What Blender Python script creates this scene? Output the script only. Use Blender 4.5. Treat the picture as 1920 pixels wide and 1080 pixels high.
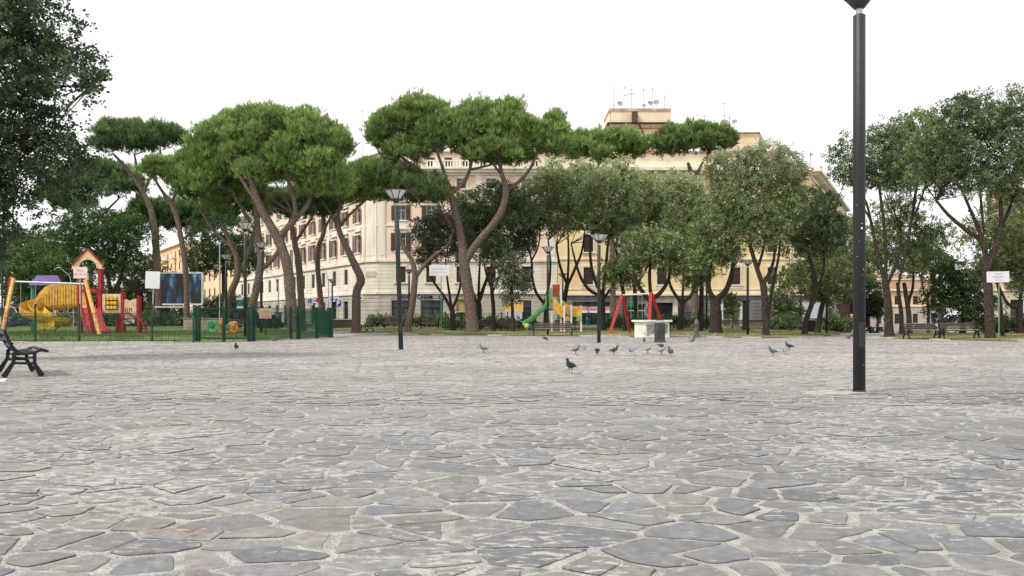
import bpy, bmesh, math, random
import numpy as np
from mathutils import Vector, Matrix, noise as mnoise
from mathutils.geometry import delaunay_2d_cdt

R = math.radians
scene = bpy.context.scene
for o in list(bpy.data.objects):
    bpy.data.objects.remove(o)

# ------------------------------------------------------------------ camera
CAMZ = 0.95
F = 1500.0            # focal length in pixels of the 1920 wide photograph
HZ = 603.0            # row of the horizon
cam_d = bpy.data.cameras.new("camera")
cam = bpy.data.objects.new("camera", cam_d)
scene.collection.objects.link(cam)
cam.location = (0, 0, CAMZ)
cam.rotation_euler = (R(90), 0, 0)
cam_d.sensor_width = 36.0
cam_d.lens = F / 1920 * 36.0
cam_d.shift_y = (HZ - 540) / 1920
cam_d.clip_start = 0.05
cam_d.clip_end = 3000
scene.camera = cam

# ------------------------------------------------------------------ world, sun, exposure
SUN_EL, SUN_AZ = R(50), R(-125)      # azimuth measured from +Y towards +X
world = bpy.data.worlds.new("World")
scene.world = world
world.use_nodes = True
wn = world.node_tree
wn.nodes.clear()
wo = wn.nodes.new("ShaderNodeOutputWorld")
bg = wn.nodes.new("ShaderNodeBackground")
sky = wn.nodes.new("ShaderNodeTexSky")
sky.sky_type = 'NISHITA'
sky.sun_disc = False
sky.sun_elevation = SUN_EL
sky.sun_rotation = SUN_AZ
sky.air_density = 1.0
sky.dust_density = 3.0
mixw = wn.nodes.new("ShaderNodeMixRGB")
mixw.blend_type = 'MIX'
mixw.inputs[0].default_value = 0.86           # high white cloud veil over the blue
wn.links.new(sky.outputs[0], mixw.inputs[1])
cl_tc = wn.nodes.new("ShaderNodeTexCoord")
cl_no = wn.nodes.new("ShaderNodeTexNoise")
cl_no.inputs['Scale'].default_value = 1.3
cl_no.inputs['Detail'].default_value = 4
cl_cr = wn.nodes.new("ShaderNodeValToRGB")
cl_cr.color_ramp.elements[0].position = 0.3
cl_cr.color_ramp.elements[0].color = (11.4, 11.4, 11.4, 1)
cl_cr.color_ramp.elements[1].position = 0.7
cl_cr.color_ramp.elements[1].color = (13.4, 13.3, 13.1, 1)
wn.links.new(cl_tc.outputs['Generated'], cl_no.inputs['Vector'])
wn.links.new(cl_no.outputs['Fac'], cl_cr.inputs['Fac'])
wn.links.new(cl_cr.outputs['Color'], mixw.inputs[2])
wn.links.new(mixw.outputs[0], bg.inputs['Color'])
bg.inputs['Strength'].default_value = 0.108
wn.links.new(bg.outputs[0], wo.inputs[0])

sun_d = bpy.data.lights.new("sun", 'SUN')
sun = bpy.data.objects.new("sun", sun_d)
scene.collection.objects.link(sun)
sun_d.energy = 3.0
sun_d.angle = R(11)
sun_d.color = (1.0, 0.95, 0.88)
sdir = Vector((math.sin(SUN_AZ) * math.cos(SUN_EL), math.cos(SUN_AZ) * math.cos(SUN_EL), math.sin(SUN_EL)))
sun.rotation_euler = sdir.to_track_quat('Z', 'Y').to_euler()
sun.location = (-30, -30, 40)

scene.view_settings.view_transform = 'Standard'
scene.view_settings.look = 'None'
scene.view_settings.exposure = 0.0
scene.view_settings.gamma = 1.0
scene.render.film_transparent = False
scene.cycles.max_bounces = 6
scene.cycles.diffuse_bounces = 3
scene.cycles.glossy_bounces = 2
scene.cycles.transmission_bounces = 4
scene.cycles.transparent_max_bounces = 8
scene.cycles.use_denoising = True

# ------------------------------------------------------------------ materials
MATS = {}
def _nodes(name):
    m = bpy.data.materials.new(name)
    m.use_nodes = True
    nt = m.node_tree
    p = nt.nodes['Principled BSDF']
    return m, nt, p

def mat(name, col, rough=0.7, var=0.15, scale=4.0, bump=0.0, bscale=30.0, metal=0.0, spec=0.3, col2=None, coord='Object', stretch=(1,1,1), detail=5):
    if name in MATS: return MATS[name]
    m, nt, p = _nodes(name)
    N = nt.nodes; L = nt.links
    tc = N.new("ShaderNodeTexCoord")
    mp = N.new("ShaderNodeMapping"); mp.inputs['Scale'].default_value = stretch
    L.new(tc.outputs[coord], mp.inputs[0])
    nz = N.new("ShaderNodeTexNoise"); nz.inputs['Scale'].default_value = scale; nz.inputs['Detail'].default_value = detail
    L.new(mp.outputs[0], nz.inputs['Vector'])
    cr = N.new("ShaderNodeValToRGB")
    c2 = col2 if col2 else tuple(min(1, c * (1 + var)) for c in col)
    c1 = col if col2 else tuple(c * (1 - var) for c in col)
    cr.color_ramp.elements[0].position = 0.35; cr.color_ramp.elements[0].color = (*c1, 1)
    cr.color_ramp.elements[1].position = 0.65; cr.color_ramp.elements[1].color = (*c2, 1)
    L.new(nz.outputs['Fac'], cr.inputs['Fac'])
    L.new(cr.outputs['Color'], p.inputs['Base Color'])
    p.inputs['Roughness'].default_value = rough
    p.inputs['Metallic'].default_value = metal
    p.inputs['Specular IOR Level'].default_value = spec
    if bump > 0:
        n2 = N.new("ShaderNodeTexNoise"); n2.inputs['Scale'].default_value = bscale; n2.inputs['Detail'].default_value = 6
        L.new(mp.outputs[0], n2.inputs['Vector'])
        b = N.new("ShaderNodeBump"); b.inputs['Strength'].default_value = bump; b.inputs['Distance'].default_value = 0.05
        L.new(n2.outputs['Fac'], b.inputs['Height'])
        L.new(b.outputs['Normal'], p.inputs['Normal'])
    MATS[name] = m
    return m

def glass_mat(name, col=(0.03, 0.04, 0.045), rough=0.08):
    if name in MATS: return MATS[name]
    m, nt, p = _nodes(name)
    N = nt.nodes; L = nt.links
    tc = N.new("ShaderNodeTexCoord"); nz = N.new("ShaderNodeTexNoise"); nz.inputs['Scale'].default_value = 0.8
    L.new(tc.outputs['Object'], nz.inputs['Vector'])
    mx = N.new("ShaderNodeMixRGB"); mx.inputs[1].default_value = (*col, 1); mx.inputs[2].default_value = (*[c * 1.8 for c in col], 1)
    L.new(nz.outputs['Fac'], mx.inputs[0]); L.new(mx.outputs[0], p.inputs['Base Color'])
    p.inputs['Roughness'].default_value = rough
    p.inputs['Specular IOR Level'].default_value = 0.5
    MATS[name] = m
    return m

def leaf_mat(name, trans=0.17, rough=0.55):
    """leaf colour comes from the per-leaf 'Col' attribute"""
    if name in MATS: return MATS[name]
    m, nt, p = _nodes(name)
    N = nt.nodes; L = nt.links
    at = N.new("ShaderNodeAttribute"); at.attribute_name = 'Col'
    L.new(at.outputs['Color'], p.inputs['Base Color'])
    p.inputs['Roughness'].default_value = rough
    p.inputs['Specular IOR Level'].default_value = 0.25
    tr = N.new("ShaderNodeBsdfTranslucent")
    hs = N.new("ShaderNodeHueSaturation"); hs.inputs['Value'].default_value = 1.5; hs.inputs['Saturation'].default_value = 1.1
    L.new(at.outputs['Color'], hs.inputs['Color']); L.new(hs.outputs[0], tr.inputs['Color'])
    ms = N.new("ShaderNodeMixShader"); ms.inputs[0].default_value = trans
    L.new(p.outputs[0], ms.inputs[1]); L.new(tr.outputs[0], ms.inputs[2])
    L.new(ms.outputs[0], N['Material Output'].inputs['Surface'])
    MATS[name] = m
    return m

def stone_mat():
    m, nt, p = _nodes('porphyry')
    N = nt.nodes; L = nt.links
    tc = N.new("ShaderNodeTexCoord")
    at = N.new("ShaderNodeAttribute"); at.attribute_name = 'Col'
    # fine grain
    n1 = N.new("ShaderNodeTexNoise"); n1.inputs['Scale'].default_value = 14; n1.inputs['Detail'].default_value = 8; n1.inputs['Roughness'].default_value = 0.7
    L.new(tc.outputs['Object'], n1.inputs['Vector'])
    r1 = N.new("ShaderNodeMapRange"); r1.inputs['From Min'].default_value = 0.3; r1.inputs['From Max'].default_value = 0.7
    r1.inputs['To Min'].default_value = 0.72; r1.inputs['To Max'].default_value = 1.28
    L.new(n1.outputs['Fac'], r1.inputs['Value'])
    mul = N.new("ShaderNodeMixRGB"); mul.blend_type = 'MULTIPLY'; mul.inputs[0].default_value = 1
    L.new(at.outputs['Color'], mul.inputs[1]); L.new(r1.outputs[0], mul.inputs[2])
    # cement smears left on the stones: stretched streaks
    mp = N.new("ShaderNodeMapping"); mp.inputs['Scale'].default_value = (9.0, 20.0, 8); mp.inputs['Rotation'].default_value = (0, 0, 0.35)
    L.new(tc.outputs['Object'], mp.inputs[0])
    n2 = N.new("ShaderNodeTexNoise"); n2.inputs['Scale'].default_value = 1.0; n2.inputs['Detail'].default_value = 7; n2.inputs['Roughness'].default_value = 0.68; n2.inputs['Distortion'].default_value = 0.4
    L.new(mp.outputs[0], n2.inputs['Vector'])
    n3 = N.new("ShaderNodeTexNoise"); n3.inputs['Scale'].default_value = 0.55; n3.inputs['Detail'].default_value = 3
    L.new(tc.outputs['Object'], n3.inputs['Vector'])
    add = N.new("ShaderNodeMath"); add.operation = 'MULTIPLY_ADD'; add.inputs[1].default_value = 0.55
    L.new(n3.outputs['Fac'], add.inputs[0]); L.new(n2.outputs['Fac'], add.inputs[2])
    r2 = N.new("ShaderNodeValToRGB"); r2.color_ramp.elements[0].position = 0.84; r2.color_ramp.elements[0].color = (0, 0, 0, 1)
    r2.color_ramp.elements[1].position = 0.885; r2.color_ramp.elements[1].color = (.8, .8, .8, 1)
    L.new(add.outputs[0], r2.inputs['Fac'])
    mx = N.new("ShaderNodeMixRGB"); mx.inputs[2].default_value = (0.47, 0.455, 0.43, 1)
    L.new(r2.outputs['Color'], mx.inputs[0]); L.new(mul.outputs[0], mx.inputs[1])
    # slab colour blended to a paler tone towards the far part of the square
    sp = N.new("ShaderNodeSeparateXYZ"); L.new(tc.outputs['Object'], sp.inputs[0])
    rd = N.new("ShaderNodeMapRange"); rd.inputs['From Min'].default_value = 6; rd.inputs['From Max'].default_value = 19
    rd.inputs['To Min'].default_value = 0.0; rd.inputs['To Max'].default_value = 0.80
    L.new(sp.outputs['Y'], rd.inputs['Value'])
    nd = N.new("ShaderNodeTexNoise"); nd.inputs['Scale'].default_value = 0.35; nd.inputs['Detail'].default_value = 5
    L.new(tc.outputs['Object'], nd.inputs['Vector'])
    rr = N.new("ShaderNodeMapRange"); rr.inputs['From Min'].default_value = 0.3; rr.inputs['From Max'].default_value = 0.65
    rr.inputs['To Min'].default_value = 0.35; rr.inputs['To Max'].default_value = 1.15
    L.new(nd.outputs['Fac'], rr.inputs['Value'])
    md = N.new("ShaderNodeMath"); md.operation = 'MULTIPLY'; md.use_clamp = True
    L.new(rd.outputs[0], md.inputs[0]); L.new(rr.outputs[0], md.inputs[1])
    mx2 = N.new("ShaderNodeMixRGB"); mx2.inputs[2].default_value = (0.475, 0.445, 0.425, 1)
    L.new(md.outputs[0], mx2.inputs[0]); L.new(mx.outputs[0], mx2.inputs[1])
    # brown dirt and moss lodged in patches
    ns = N.new("ShaderNodeTexNoise"); ns.inputs['Scale'].default_value = 0.42; ns.inputs['Detail'].default_value = 7; ns.inputs['Roughness'].default_value = 0.62
    mps = N.new("ShaderNodeMapping"); mps.inputs['Location'].default_value = (3.1, 7.7, 0); mps.inputs['Scale'].default_value = (0.8, 1.5, 1)
    L.new(tc.outputs['Object'], mps.inputs[0]); L.new(mps.outputs[0], ns.inputs['Vector'])
    rs_ = N.new("ShaderNodeMapRange"); rs_.inputs['From Min'].default_value = 0.57; rs_.inputs['From Max'].default_value = 0.72; rs_.inputs['To Max'].default_value = 0.6
    L.new(ns.outputs['Fac'], rs_.inputs['Value'])
    mx3 = N.new("ShaderNodeMixRGB"); mx3.inputs[2].default_value = (0.17, 0.15, 0.12, 1)
    L.new(rs_.outputs[0], mx3.inputs[0]); L.new(mx2.outputs[0], mx3.inputs[1])
    L.new(mx3.outputs[0], p.inputs['Base Color'])
    p.inputs['Roughness'].default_value = 0.75
    p.inputs['Specular IOR Level'].default_value = 0.25
    b = N.new("ShaderNodeBump"); b.inputs['Strength'].default_value = 0.9; b.inputs['Distance'].default_value = 0.016
    n4 = N.new("ShaderNodeTexNoise"); n4.inputs['Scale'].default_value = 16; n4.inputs['Detail'].default_value = 9; n4.inputs['Roughness'].default_value = 0.65
    L.new(tc.outputs['Object'], n4.inputs['Vector']); L.new(n4.outputs['Fac'], b.inputs['Height'])
    L.new(b.outputs['Normal'], p.inputs['Normal'])
    MATS['porphyry'] = m
    return m

def lawn_mat(name='lawn', ca=(0.12, 0.14, 0.045), cb=(0.18, 0.185, 0.075), cc=(0.33, 0.29, 0.17)):
    m, nt, p = _nodes(name)
    N = nt.nodes; L = nt.links
    tc = N.new("ShaderNodeTexCoord")
    n1 = N.new("ShaderNodeTexNoise"); n1.inputs['Scale'].default_value = 0.35; n1.inputs['Detail'].default_value = 6; n1.inputs['Roughness'].default_value = 0.65
    L.new(tc.outputs['Object'], n1.inputs['Vector'])
    cr = N.new("ShaderNodeValToRGB")
    e = cr.color_ramp.elements
    e[0].position = 0.34; e[0].color = (*ca, 1)
    e[1].position = 0.62; e[1].color = (*cc, 1)
    x = e.new(0.48); x.color = (*cb, 1)
    L.new(n1.outputs['Fac'], cr.inputs['Fac'])
    n2 = N.new("ShaderNodeTexNoise"); n2.inputs['Scale'].default_value = 7; n2.inputs['Detail'].default_value = 8
    L.new(tc.outputs['Object'], n2.inputs['Vector'])
    r = N.new("ShaderNodeMapRange"); r.inputs['From Min'].default_value = 0.3; r.inputs['From Max'].default_value = 0.7; r.inputs['To Min'].default_value = 0.7; r.inputs['To Max'].default_value = 1.35
    L.new(n2.outputs['Fac'], r.inputs['Value'])
    mul = N.new("ShaderNodeMixRGB"); mul.blend_type = 'MULTIPLY'; mul.inputs[0].default_value = 1
    L.new(cr.outputs[0], mul.inputs[1]); L.new(r.outputs[0], mul.inputs[2])
    L.new(mul.outputs[0], p.inputs['Base Color'])
    p.inputs['Roughness'].default_value = 0.95; p.inputs['Specular IOR Level'].default_value = 0.1
    MATS[name] = m
    return m

def bark_mat(name, c1, c2, zs=1.0, xs=9):
    if name in MATS: return MATS[name]
    m, nt, p = _nodes(name)
    N = nt.nodes; L = nt.links
    tc = N.new("ShaderNodeTexCoord"); mp = N.new("ShaderNodeMapping"); mp.inputs['Scale'].default_value = (xs, xs, 1.9 * zs)
    L.new(tc.outputs['Object'], mp.inputs[0])
    v = N.new("ShaderNodeTexVoronoi"); v.feature = 'DISTANCE_TO_EDGE'; v.inputs['Scale'].default_value = 1.0
    nz = N.new("ShaderNodeTexNoise"); nz.inputs['Scale'].default_value = 0.7; nz.inputs['Detail'].default_value = 6
    L.new(mp.outputs[0], nz.inputs['Vector'])
    L.new(mp.outputs[0], v.inputs['Vector'])
    r = N.new("ShaderNodeMapRange"); r.inputs['From Max'].default_value = 0.22
    L.new(v.outputs['Distance'], r.inputs['Value'])
    cr = N.new("ShaderNodeMixRGB"); cr.inputs[1].default_value = (*c1, 1); cr.inputs[2].default_value = (*c2, 1)
    mm = N.new("ShaderNodeMath"); mm.operation = 'MULTIPLY'
    L.new(r.outputs[0], mm.inputs[0]); L.new(nz.outputs['Fac'], mm.inputs[1])
    m2 = N.new("ShaderNodeMath"); m2.operation = 'MULTIPLY'; m2.inputs[1].default_value = 1.7; m2.use_clamp = True
    L.new(mm.outputs[0], m2.inputs[0]); L.new(m2.outputs[0], cr.inputs[0])
    L.new(cr.outputs[0], p.inputs['Base Color'])
    p.inputs['Roughness'].default_value = 0.9; p.inputs['Specular IOR Level'].default_value = 0.15
    b = N.new("ShaderNodeBump"); b.inputs['Strength'].default_value = 0.8; b.inputs['Distance'].default_value = 0.06
    L.new(m2.outputs[0], b.inputs['Height']); L.new(b.outputs['Normal'], p.inputs['Normal'])
    MATS[name] = m
    return m

# ------------------------------------------------------------------ object helpers
COL = scene.collection
def origin(o):
    v = Vector((0, 0, 0))
    while o is not None:
        v = v + o.location; o = o.parent
    return v

def tag(o, label=None, cat=None, group=None, kind=None):
    if label: o['label'] = label
    if cat: o['category'] = cat
    if group: o['group'] = group
    if kind: o['kind'] = kind
    return o

def thing(name, label, cat, loc=(0, 0, 0), rz=0.0, group=None):
    o = bpy.data.objects.new(name, None)
    o.empty_display_size = 0.2
    o.location = loc; o.rotation_euler = (0, 0, rz)
    COL.objects.link(o)
    return tag(o, label, cat, group)

def copy_tree(o, parent=None):
    c = o.copy(); COL.objects.link(c); c.parent = parent
    for ch in o.children: copy_tree(ch, c)
    return c

class MB:
    """collects shapes and links them as ONE mesh object"""
    def __init__(s):
        s.v = []; s.f = []; s.m = []; s.sm = []; s.mi = 0
    def add(s, verts, faces, smooth=False, mi=None):
        b = len(s.v)
        s.v.extend([tuple(v) for v in verts])
        for f in faces:
            s.f.append(tuple(b + i for i in f)); s.m.append(s.mi if mi is None else mi); s.sm.append(smooth)
        return s
    def box(s, c, size, rot=None, mi=None, taper=1.0):
        x, y, z = size[0] / 2, size[1] / 2, size[2] / 2
        vs = []
        for sz in (-1, 1):
            t = taper if sz > 0 else 1.0
            for sx, sy in ((-1, -1), (1, -1), (1, 1), (-1, 1)):
                vs.append(Vector((sx * x * t, sy * y * t, sz * z)))
        if rot is not None:
            if isinstance(rot, (int, float)): rot = Matrix.Rotation(rot, 3, 'Z')
            vs = [rot @ v for v in vs]
        vs = [v + Vector(c) for v in vs]
        return s.add(vs, [(3, 2, 1, 0), (4, 5, 6, 7), (0, 1, 5, 4), (1, 2, 6, 5), (2, 3, 7, 6), (3, 0, 4, 7)], mi=mi)
    def bar(s, a, b, w, h=None, up=(0, 0, 1), mi=None):
        """rectangular bar from a to b, w across, h along 'up'"""
        a = Vector(a); b = Vector(b); h = h or w
        d = (b - a); ln = d.length
        if ln < 1e-6: return s
        d /= ln
        u = Vector(up)
        side = d.cross(u)
        if side.length < 1e-4: side = d.cross(Vector((1, 0, 0)))
        side.normalize(); u = side.cross(d)
        vs = []
        for p in (a, b):
            for i, j in ((-1, -1), (1, -1), (1, 1), (-1, 1)):
                vs.append(p + side * i * w / 2 + u * j * h / 2)
        return s.add(vs, [(3, 2, 1, 0), (4, 5, 6, 7), (0, 1, 5, 4), (1, 2, 6, 5), (2, 3, 7, 6), (3, 0, 4, 7)], mi=mi)
    def tube(s, pts, radii, n=8, cap=True, mi=None, smooth=True, wob=0.0, seed=0):
        pts = [Vector(p) for p in pts]
        if isinstance(radii, (int, float)): radii = [radii] * len(pts)
        vs = []; fs = []
        prev = None
        rnd = random.Random(seed)
        for i, p in enumerate(pts):
            if i == 0: t = pts[1] - p
            elif i == len(pts) - 1: t = p - pts[i - 1]
            else: t = (pts[i + 1] - pts[i - 1])
            t.normalize()
            if prev is None:
                ref = Vector((1, 0, 0)) if abs(t.x) < 0.9 else Vector((0, 1, 0))
                a = t.cross(ref).normalized()
            else:
                a = prev - t * prev.dot(t)
                if a.length < 1e-5: a = t.orthogonal()
                a.normalize()
            prev = a
            b = t.cross(a)
            for k in range(n):
                an = 2 * math.pi * k / n
                rr = radii[i] * (1 + (wob * (rnd.random() * 2 - 1) if wob else 0))
                vs.append(p + (a * math.cos(an) + b * math.sin(an)) * rr)
        for i in range(len(pts) - 1):
            for k in range(n):
                k2 = (k + 1) % n
                fs.append((i * n + k, i * n + k2, (i + 1) * n + k2, (i + 1) * n + k))
        s.add(vs, fs, smooth, mi)
        if cap:
            s.add(vs[:n], [tuple(reversed(range(n)))], False, mi)
            s.add(vs[-n:], [tuple(range(n))], False, mi)
        return s
    def lathe(s, prof, c=(0, 0, 0), n=16, mi=None, smooth=True, sx=1, sy=1, rot0=0.0):
        vs = []; fs = []
        for r, z in prof:
            for k in range(n):
                an = 2 * math.pi * k / n + rot0
                vs.append((c[0] + r * math.cos(an) * sx, c[1] + r * math.sin(an) * sy, c[2] + z))
        m = len(prof)
        for i in range(m - 1):
            for k in range(n):
                k2 = (k + 1) % n
                fs.append((i * n + k, i * n + k2, (i + 1) * n + k2, (i + 1) * n + k))
        fs.append(tuple(reversed(range(n)))); fs.append(tuple((m - 1) * n + k for k in range(n)))
        return s.add(vs, fs, smooth, mi)
    def prism(s, poly, axis_o, ax_u, ax_v, ax_w, depth, mi=None, center=True, smooth=False):
        """2D poly (u,v) extruded by depth along w"""
        O = Vector(axis_o); U = Vector(ax_u); V = Vector(ax_v); W = Vector(ax_w)
        d0, d1 = (-depth / 2, depth / 2) if center else (0, depth)
        n = len(poly)
        vs = [O + U * a + V * b + W * d0 for a, b in poly] + [O + U * a + V * b + W * d1 for a, b in poly]
        fs = [tuple(reversed(range(n))), tuple(range(n, 2 * n))]
        for i in range(n):
            j = (i + 1) % n
            fs.append((i, j, n + j, n + i))
        return s.add(vs, fs, smooth, mi)
    def ribbon(s, path, widths, O, U, V, W, thick, mi=None):
        """polyline in the (u,v) plane with a width per point, extruded by thick along w"""
        n = len(path)
        L_, R_ = [], []
        for i in range(n):
            a = Vector(path[max(i - 1, 0)]); b = Vector(path[min(i + 1, n - 1)])
            t = (b - a).normalized(); nn = Vector((-t.y, t.x))
            w = widths[i] if not isinstance(widths, (int, float)) else widths
            p = Vector(path[i])
            L_.append(p + nn * w / 2); R_.append(p - nn * w / 2)
        for i in range(n - 1):
            poly = [R_[i], R_[i + 1], L_[i + 1], L_[i]]
            s.prism([(q.x, q.y) for q in poly], O, U, V, W, thick, mi)
        return s
    def build(s, name, mats, parent=None, bevel=0.0, segs=1):
        me = bpy.data.meshes.new(name)
        o0 = origin(parent) if parent is not None else Vector((0, 0, 0))
        me.from_pydata([(a - o0.x, b - o0.y, c - o0.z) for a, b, c in s.v], [], s.f)
        if not isinstance(mats, (list, tuple)): mats = [mats]
        for m in mats: me.materials.append(m)
        me.polygons.foreach_set('material_index', s.m)
        me.polygons.foreach_set('use_smooth', s.sm)
        me.update()
        bm = bmesh.new(); bm.from_mesh(me)
        bmesh.ops.recalc_face_normals(bm, faces=bm.faces)
        if bevel > 0:
            bmesh.ops.remove_doubles(bm, verts=bm.verts, dist=1e-5)
            es = [e for e in bm.edges if len(e.link_faces) == 2 and e.calc_face_angle(0) > 0.5]
            bmesh.ops.bevel(bm, geom=es, offset=bevel, segments=segs, affect='EDGES', clamp_overlap=True)
        bm.to_mesh(me); bm.free()
        o = bpy.data.objects.new(name, me)
        COL.objects.link(o)
        o.parent = parent
        return o

def text_mesh(txt, size, name, m, parent, loc, rot, extrude=0.01, bold=0.0, center=True, sx=1.0):
    cu = bpy.data.curves.new(name, 'FONT')
    cu.body = txt; cu.size = size; cu.extrude = extrude; cu.offset = bold
    if center: cu.align_x = 'CENTER'; cu.align_y = 'CENTER'
    to = bpy.data.objects.new(name + "_src", cu)
    COL.objects.link(to)
    bpy.context.view_layer.update()
    me = bpy.data.meshes.new_from_object(to.evaluated_get(bpy.context.evaluated_depsgraph_get()))
    bpy.data.objects.remove(to); bpy.data.curves.remove(cu)
    me.materials.clear(); me.materials.append(m)
    me.name = name
    o = bpy.data.objects.new(name, me); COL.objects.link(o)
    o.parent = parent
    o0 = origin(parent) if parent is not None else Vector((0, 0, 0))
    o.location = Vector(loc) - o0
    o.rotation_euler = rot
    o.scale = (sx, 1, 1)
    return o

def P(px, py, d):
    return Vector(((px - 960) / F * d, d, CAMZ - (py - HZ) / F * d))
def X(px, d): return (px - 960) / F * d

# ------------------------------------------------------------------ ground heights
def sstep(a, b, t):
    t = max(0.0, min(1.0, (t - a) / (b - a))); return t * t * (3 - 2 * t)
def h0(x, y):
    rise = 0.65 * max(0, min(1, (y - 55) / 40))
    drop = -1.2 * max(0, min(1, (y - 62) / 38))
    s = sstep(20, 34, x)
    return rise * (1 - s) + drop * s
LAWNS = {
    'left': ([(-120, 35.6), (-22.8, 35.6), (-15, 35.6), (-12.6, 38.7), (-11.3, 45), (-11.2, 49.5), (-12.0, 53), (-19.5, 70), (-27, 84), (-60, 110), (-120, 130)], 0.25),
    'mid': ([(-16.5, 70), (-14.6, 66), (-10.4, 60), (-7.6, 57), (-3.7, 55), (1.4, 53.3), (7.4, 50), (10.8, 49.2), (14.4, 46.2), (17.5, 48), (20.4, 51.5), (25, 60), (33, 82), (-22, 82)], 0.08),
    'right': ([(20.8, 45.6), (21.6, 43.4), (23, 40), (24, 38), (30, 37.2), (60, 37), (120, 50), (120, 86), (47, 84), (30, 62), (22.5, 49)], 0.08),
}
def seg_d(px, py, ax, ay, bx, by):
    dx, dy = bx - ax, by - ay
    t = max(0, min(1, ((px - ax) * dx + (py - ay) * dy) / (dx * dx + dy * dy)))
    return math.hypot(px - ax - t * dx, py - ay - t * dy)
def inside(x, y, poly):
    c = False; n = len(poly); j = n - 1
    for i in range(n):
        xi, yi = poly[i]; xj, yj = poly[j]
        if (yi > y) != (yj > y) and x < (xj - xi) * (y - yi) / (yj - yi) + xi: c = not c
        j = i
    return c
def lawn_off(x, y):
    for k, (poly, off) in LAWNS.items():
        if inside(x, y, poly):
            d = min(seg_d(x, y, *poly[i], *poly[(i + 1) % len(poly)]) for i in range(len(poly)))
            und = 0.03 * mnoise.noise(Vector((x * 0.25, y * 0.25, 3.0))) * min(1, d)
            return 0.03 + off * sstep(0, 1.6, d) + und
    return 0.0
def G(x, y): return h0(x, y) + lawn_off(x, y)
# ------------------------------------------------------------------ SETTING: ground sheet
rs = np.random.RandomState(7)
random.seed(7)

def grid_mesh(xs, ys, zf):
    vs = [(x, y, zf(x, y)) for y in ys for x in xs]
    nx = len(xs)
    fs = [(j * nx + i, j * nx + i + 1, (j + 1) * nx + i + 1, (j + 1) * nx + i) for j in range(len(ys) - 1) for i in range(nx - 1)]
    return vs, fs
M_asph = mat('asphalt', (0.075, 0.073, 0.07), 0.9, 0.25, 1.2, 0.3, 60)
M_mortar = mat('mortar', (0.36, 0.345, 0.315), 0.95, 0, 9.0, 0.9, 60, col2=(0.58, 0.56, 0.525), coord='Object', detail=9)
xs = [-900, -500, -300, -200, -140] + list(np.arange(-110, 20, 10)) + list(np.arange(20, 36, 2)) + list(np.arange(40, 130, 10)) + [200, 400, 900]
ys = [-60, -20, 0, 20, 40, 55, 62] + list(np.arange(66, 110, 4)) + [140, 200, 300, 500, 900, 1800]
b = MB(); b.add(*grid_mesh(xs, ys, lambda x, y: h0(x, y) - 0.02))
tag(b.build('ground', M_asph), kind='structure')

# mortar bed of the square, 4 mm and more over the ground, where no lawn lies
b = MB(); b.add(*grid_mesh(list(np.arange(-120, 121, 8.0)), [-12, 0, 20, 40, 55, 58, 62, 66, 70, 76], lambda x, y: h0(x, y)))
tag(b.build('piazza_bed', M_mortar), kind='structure')

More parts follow.
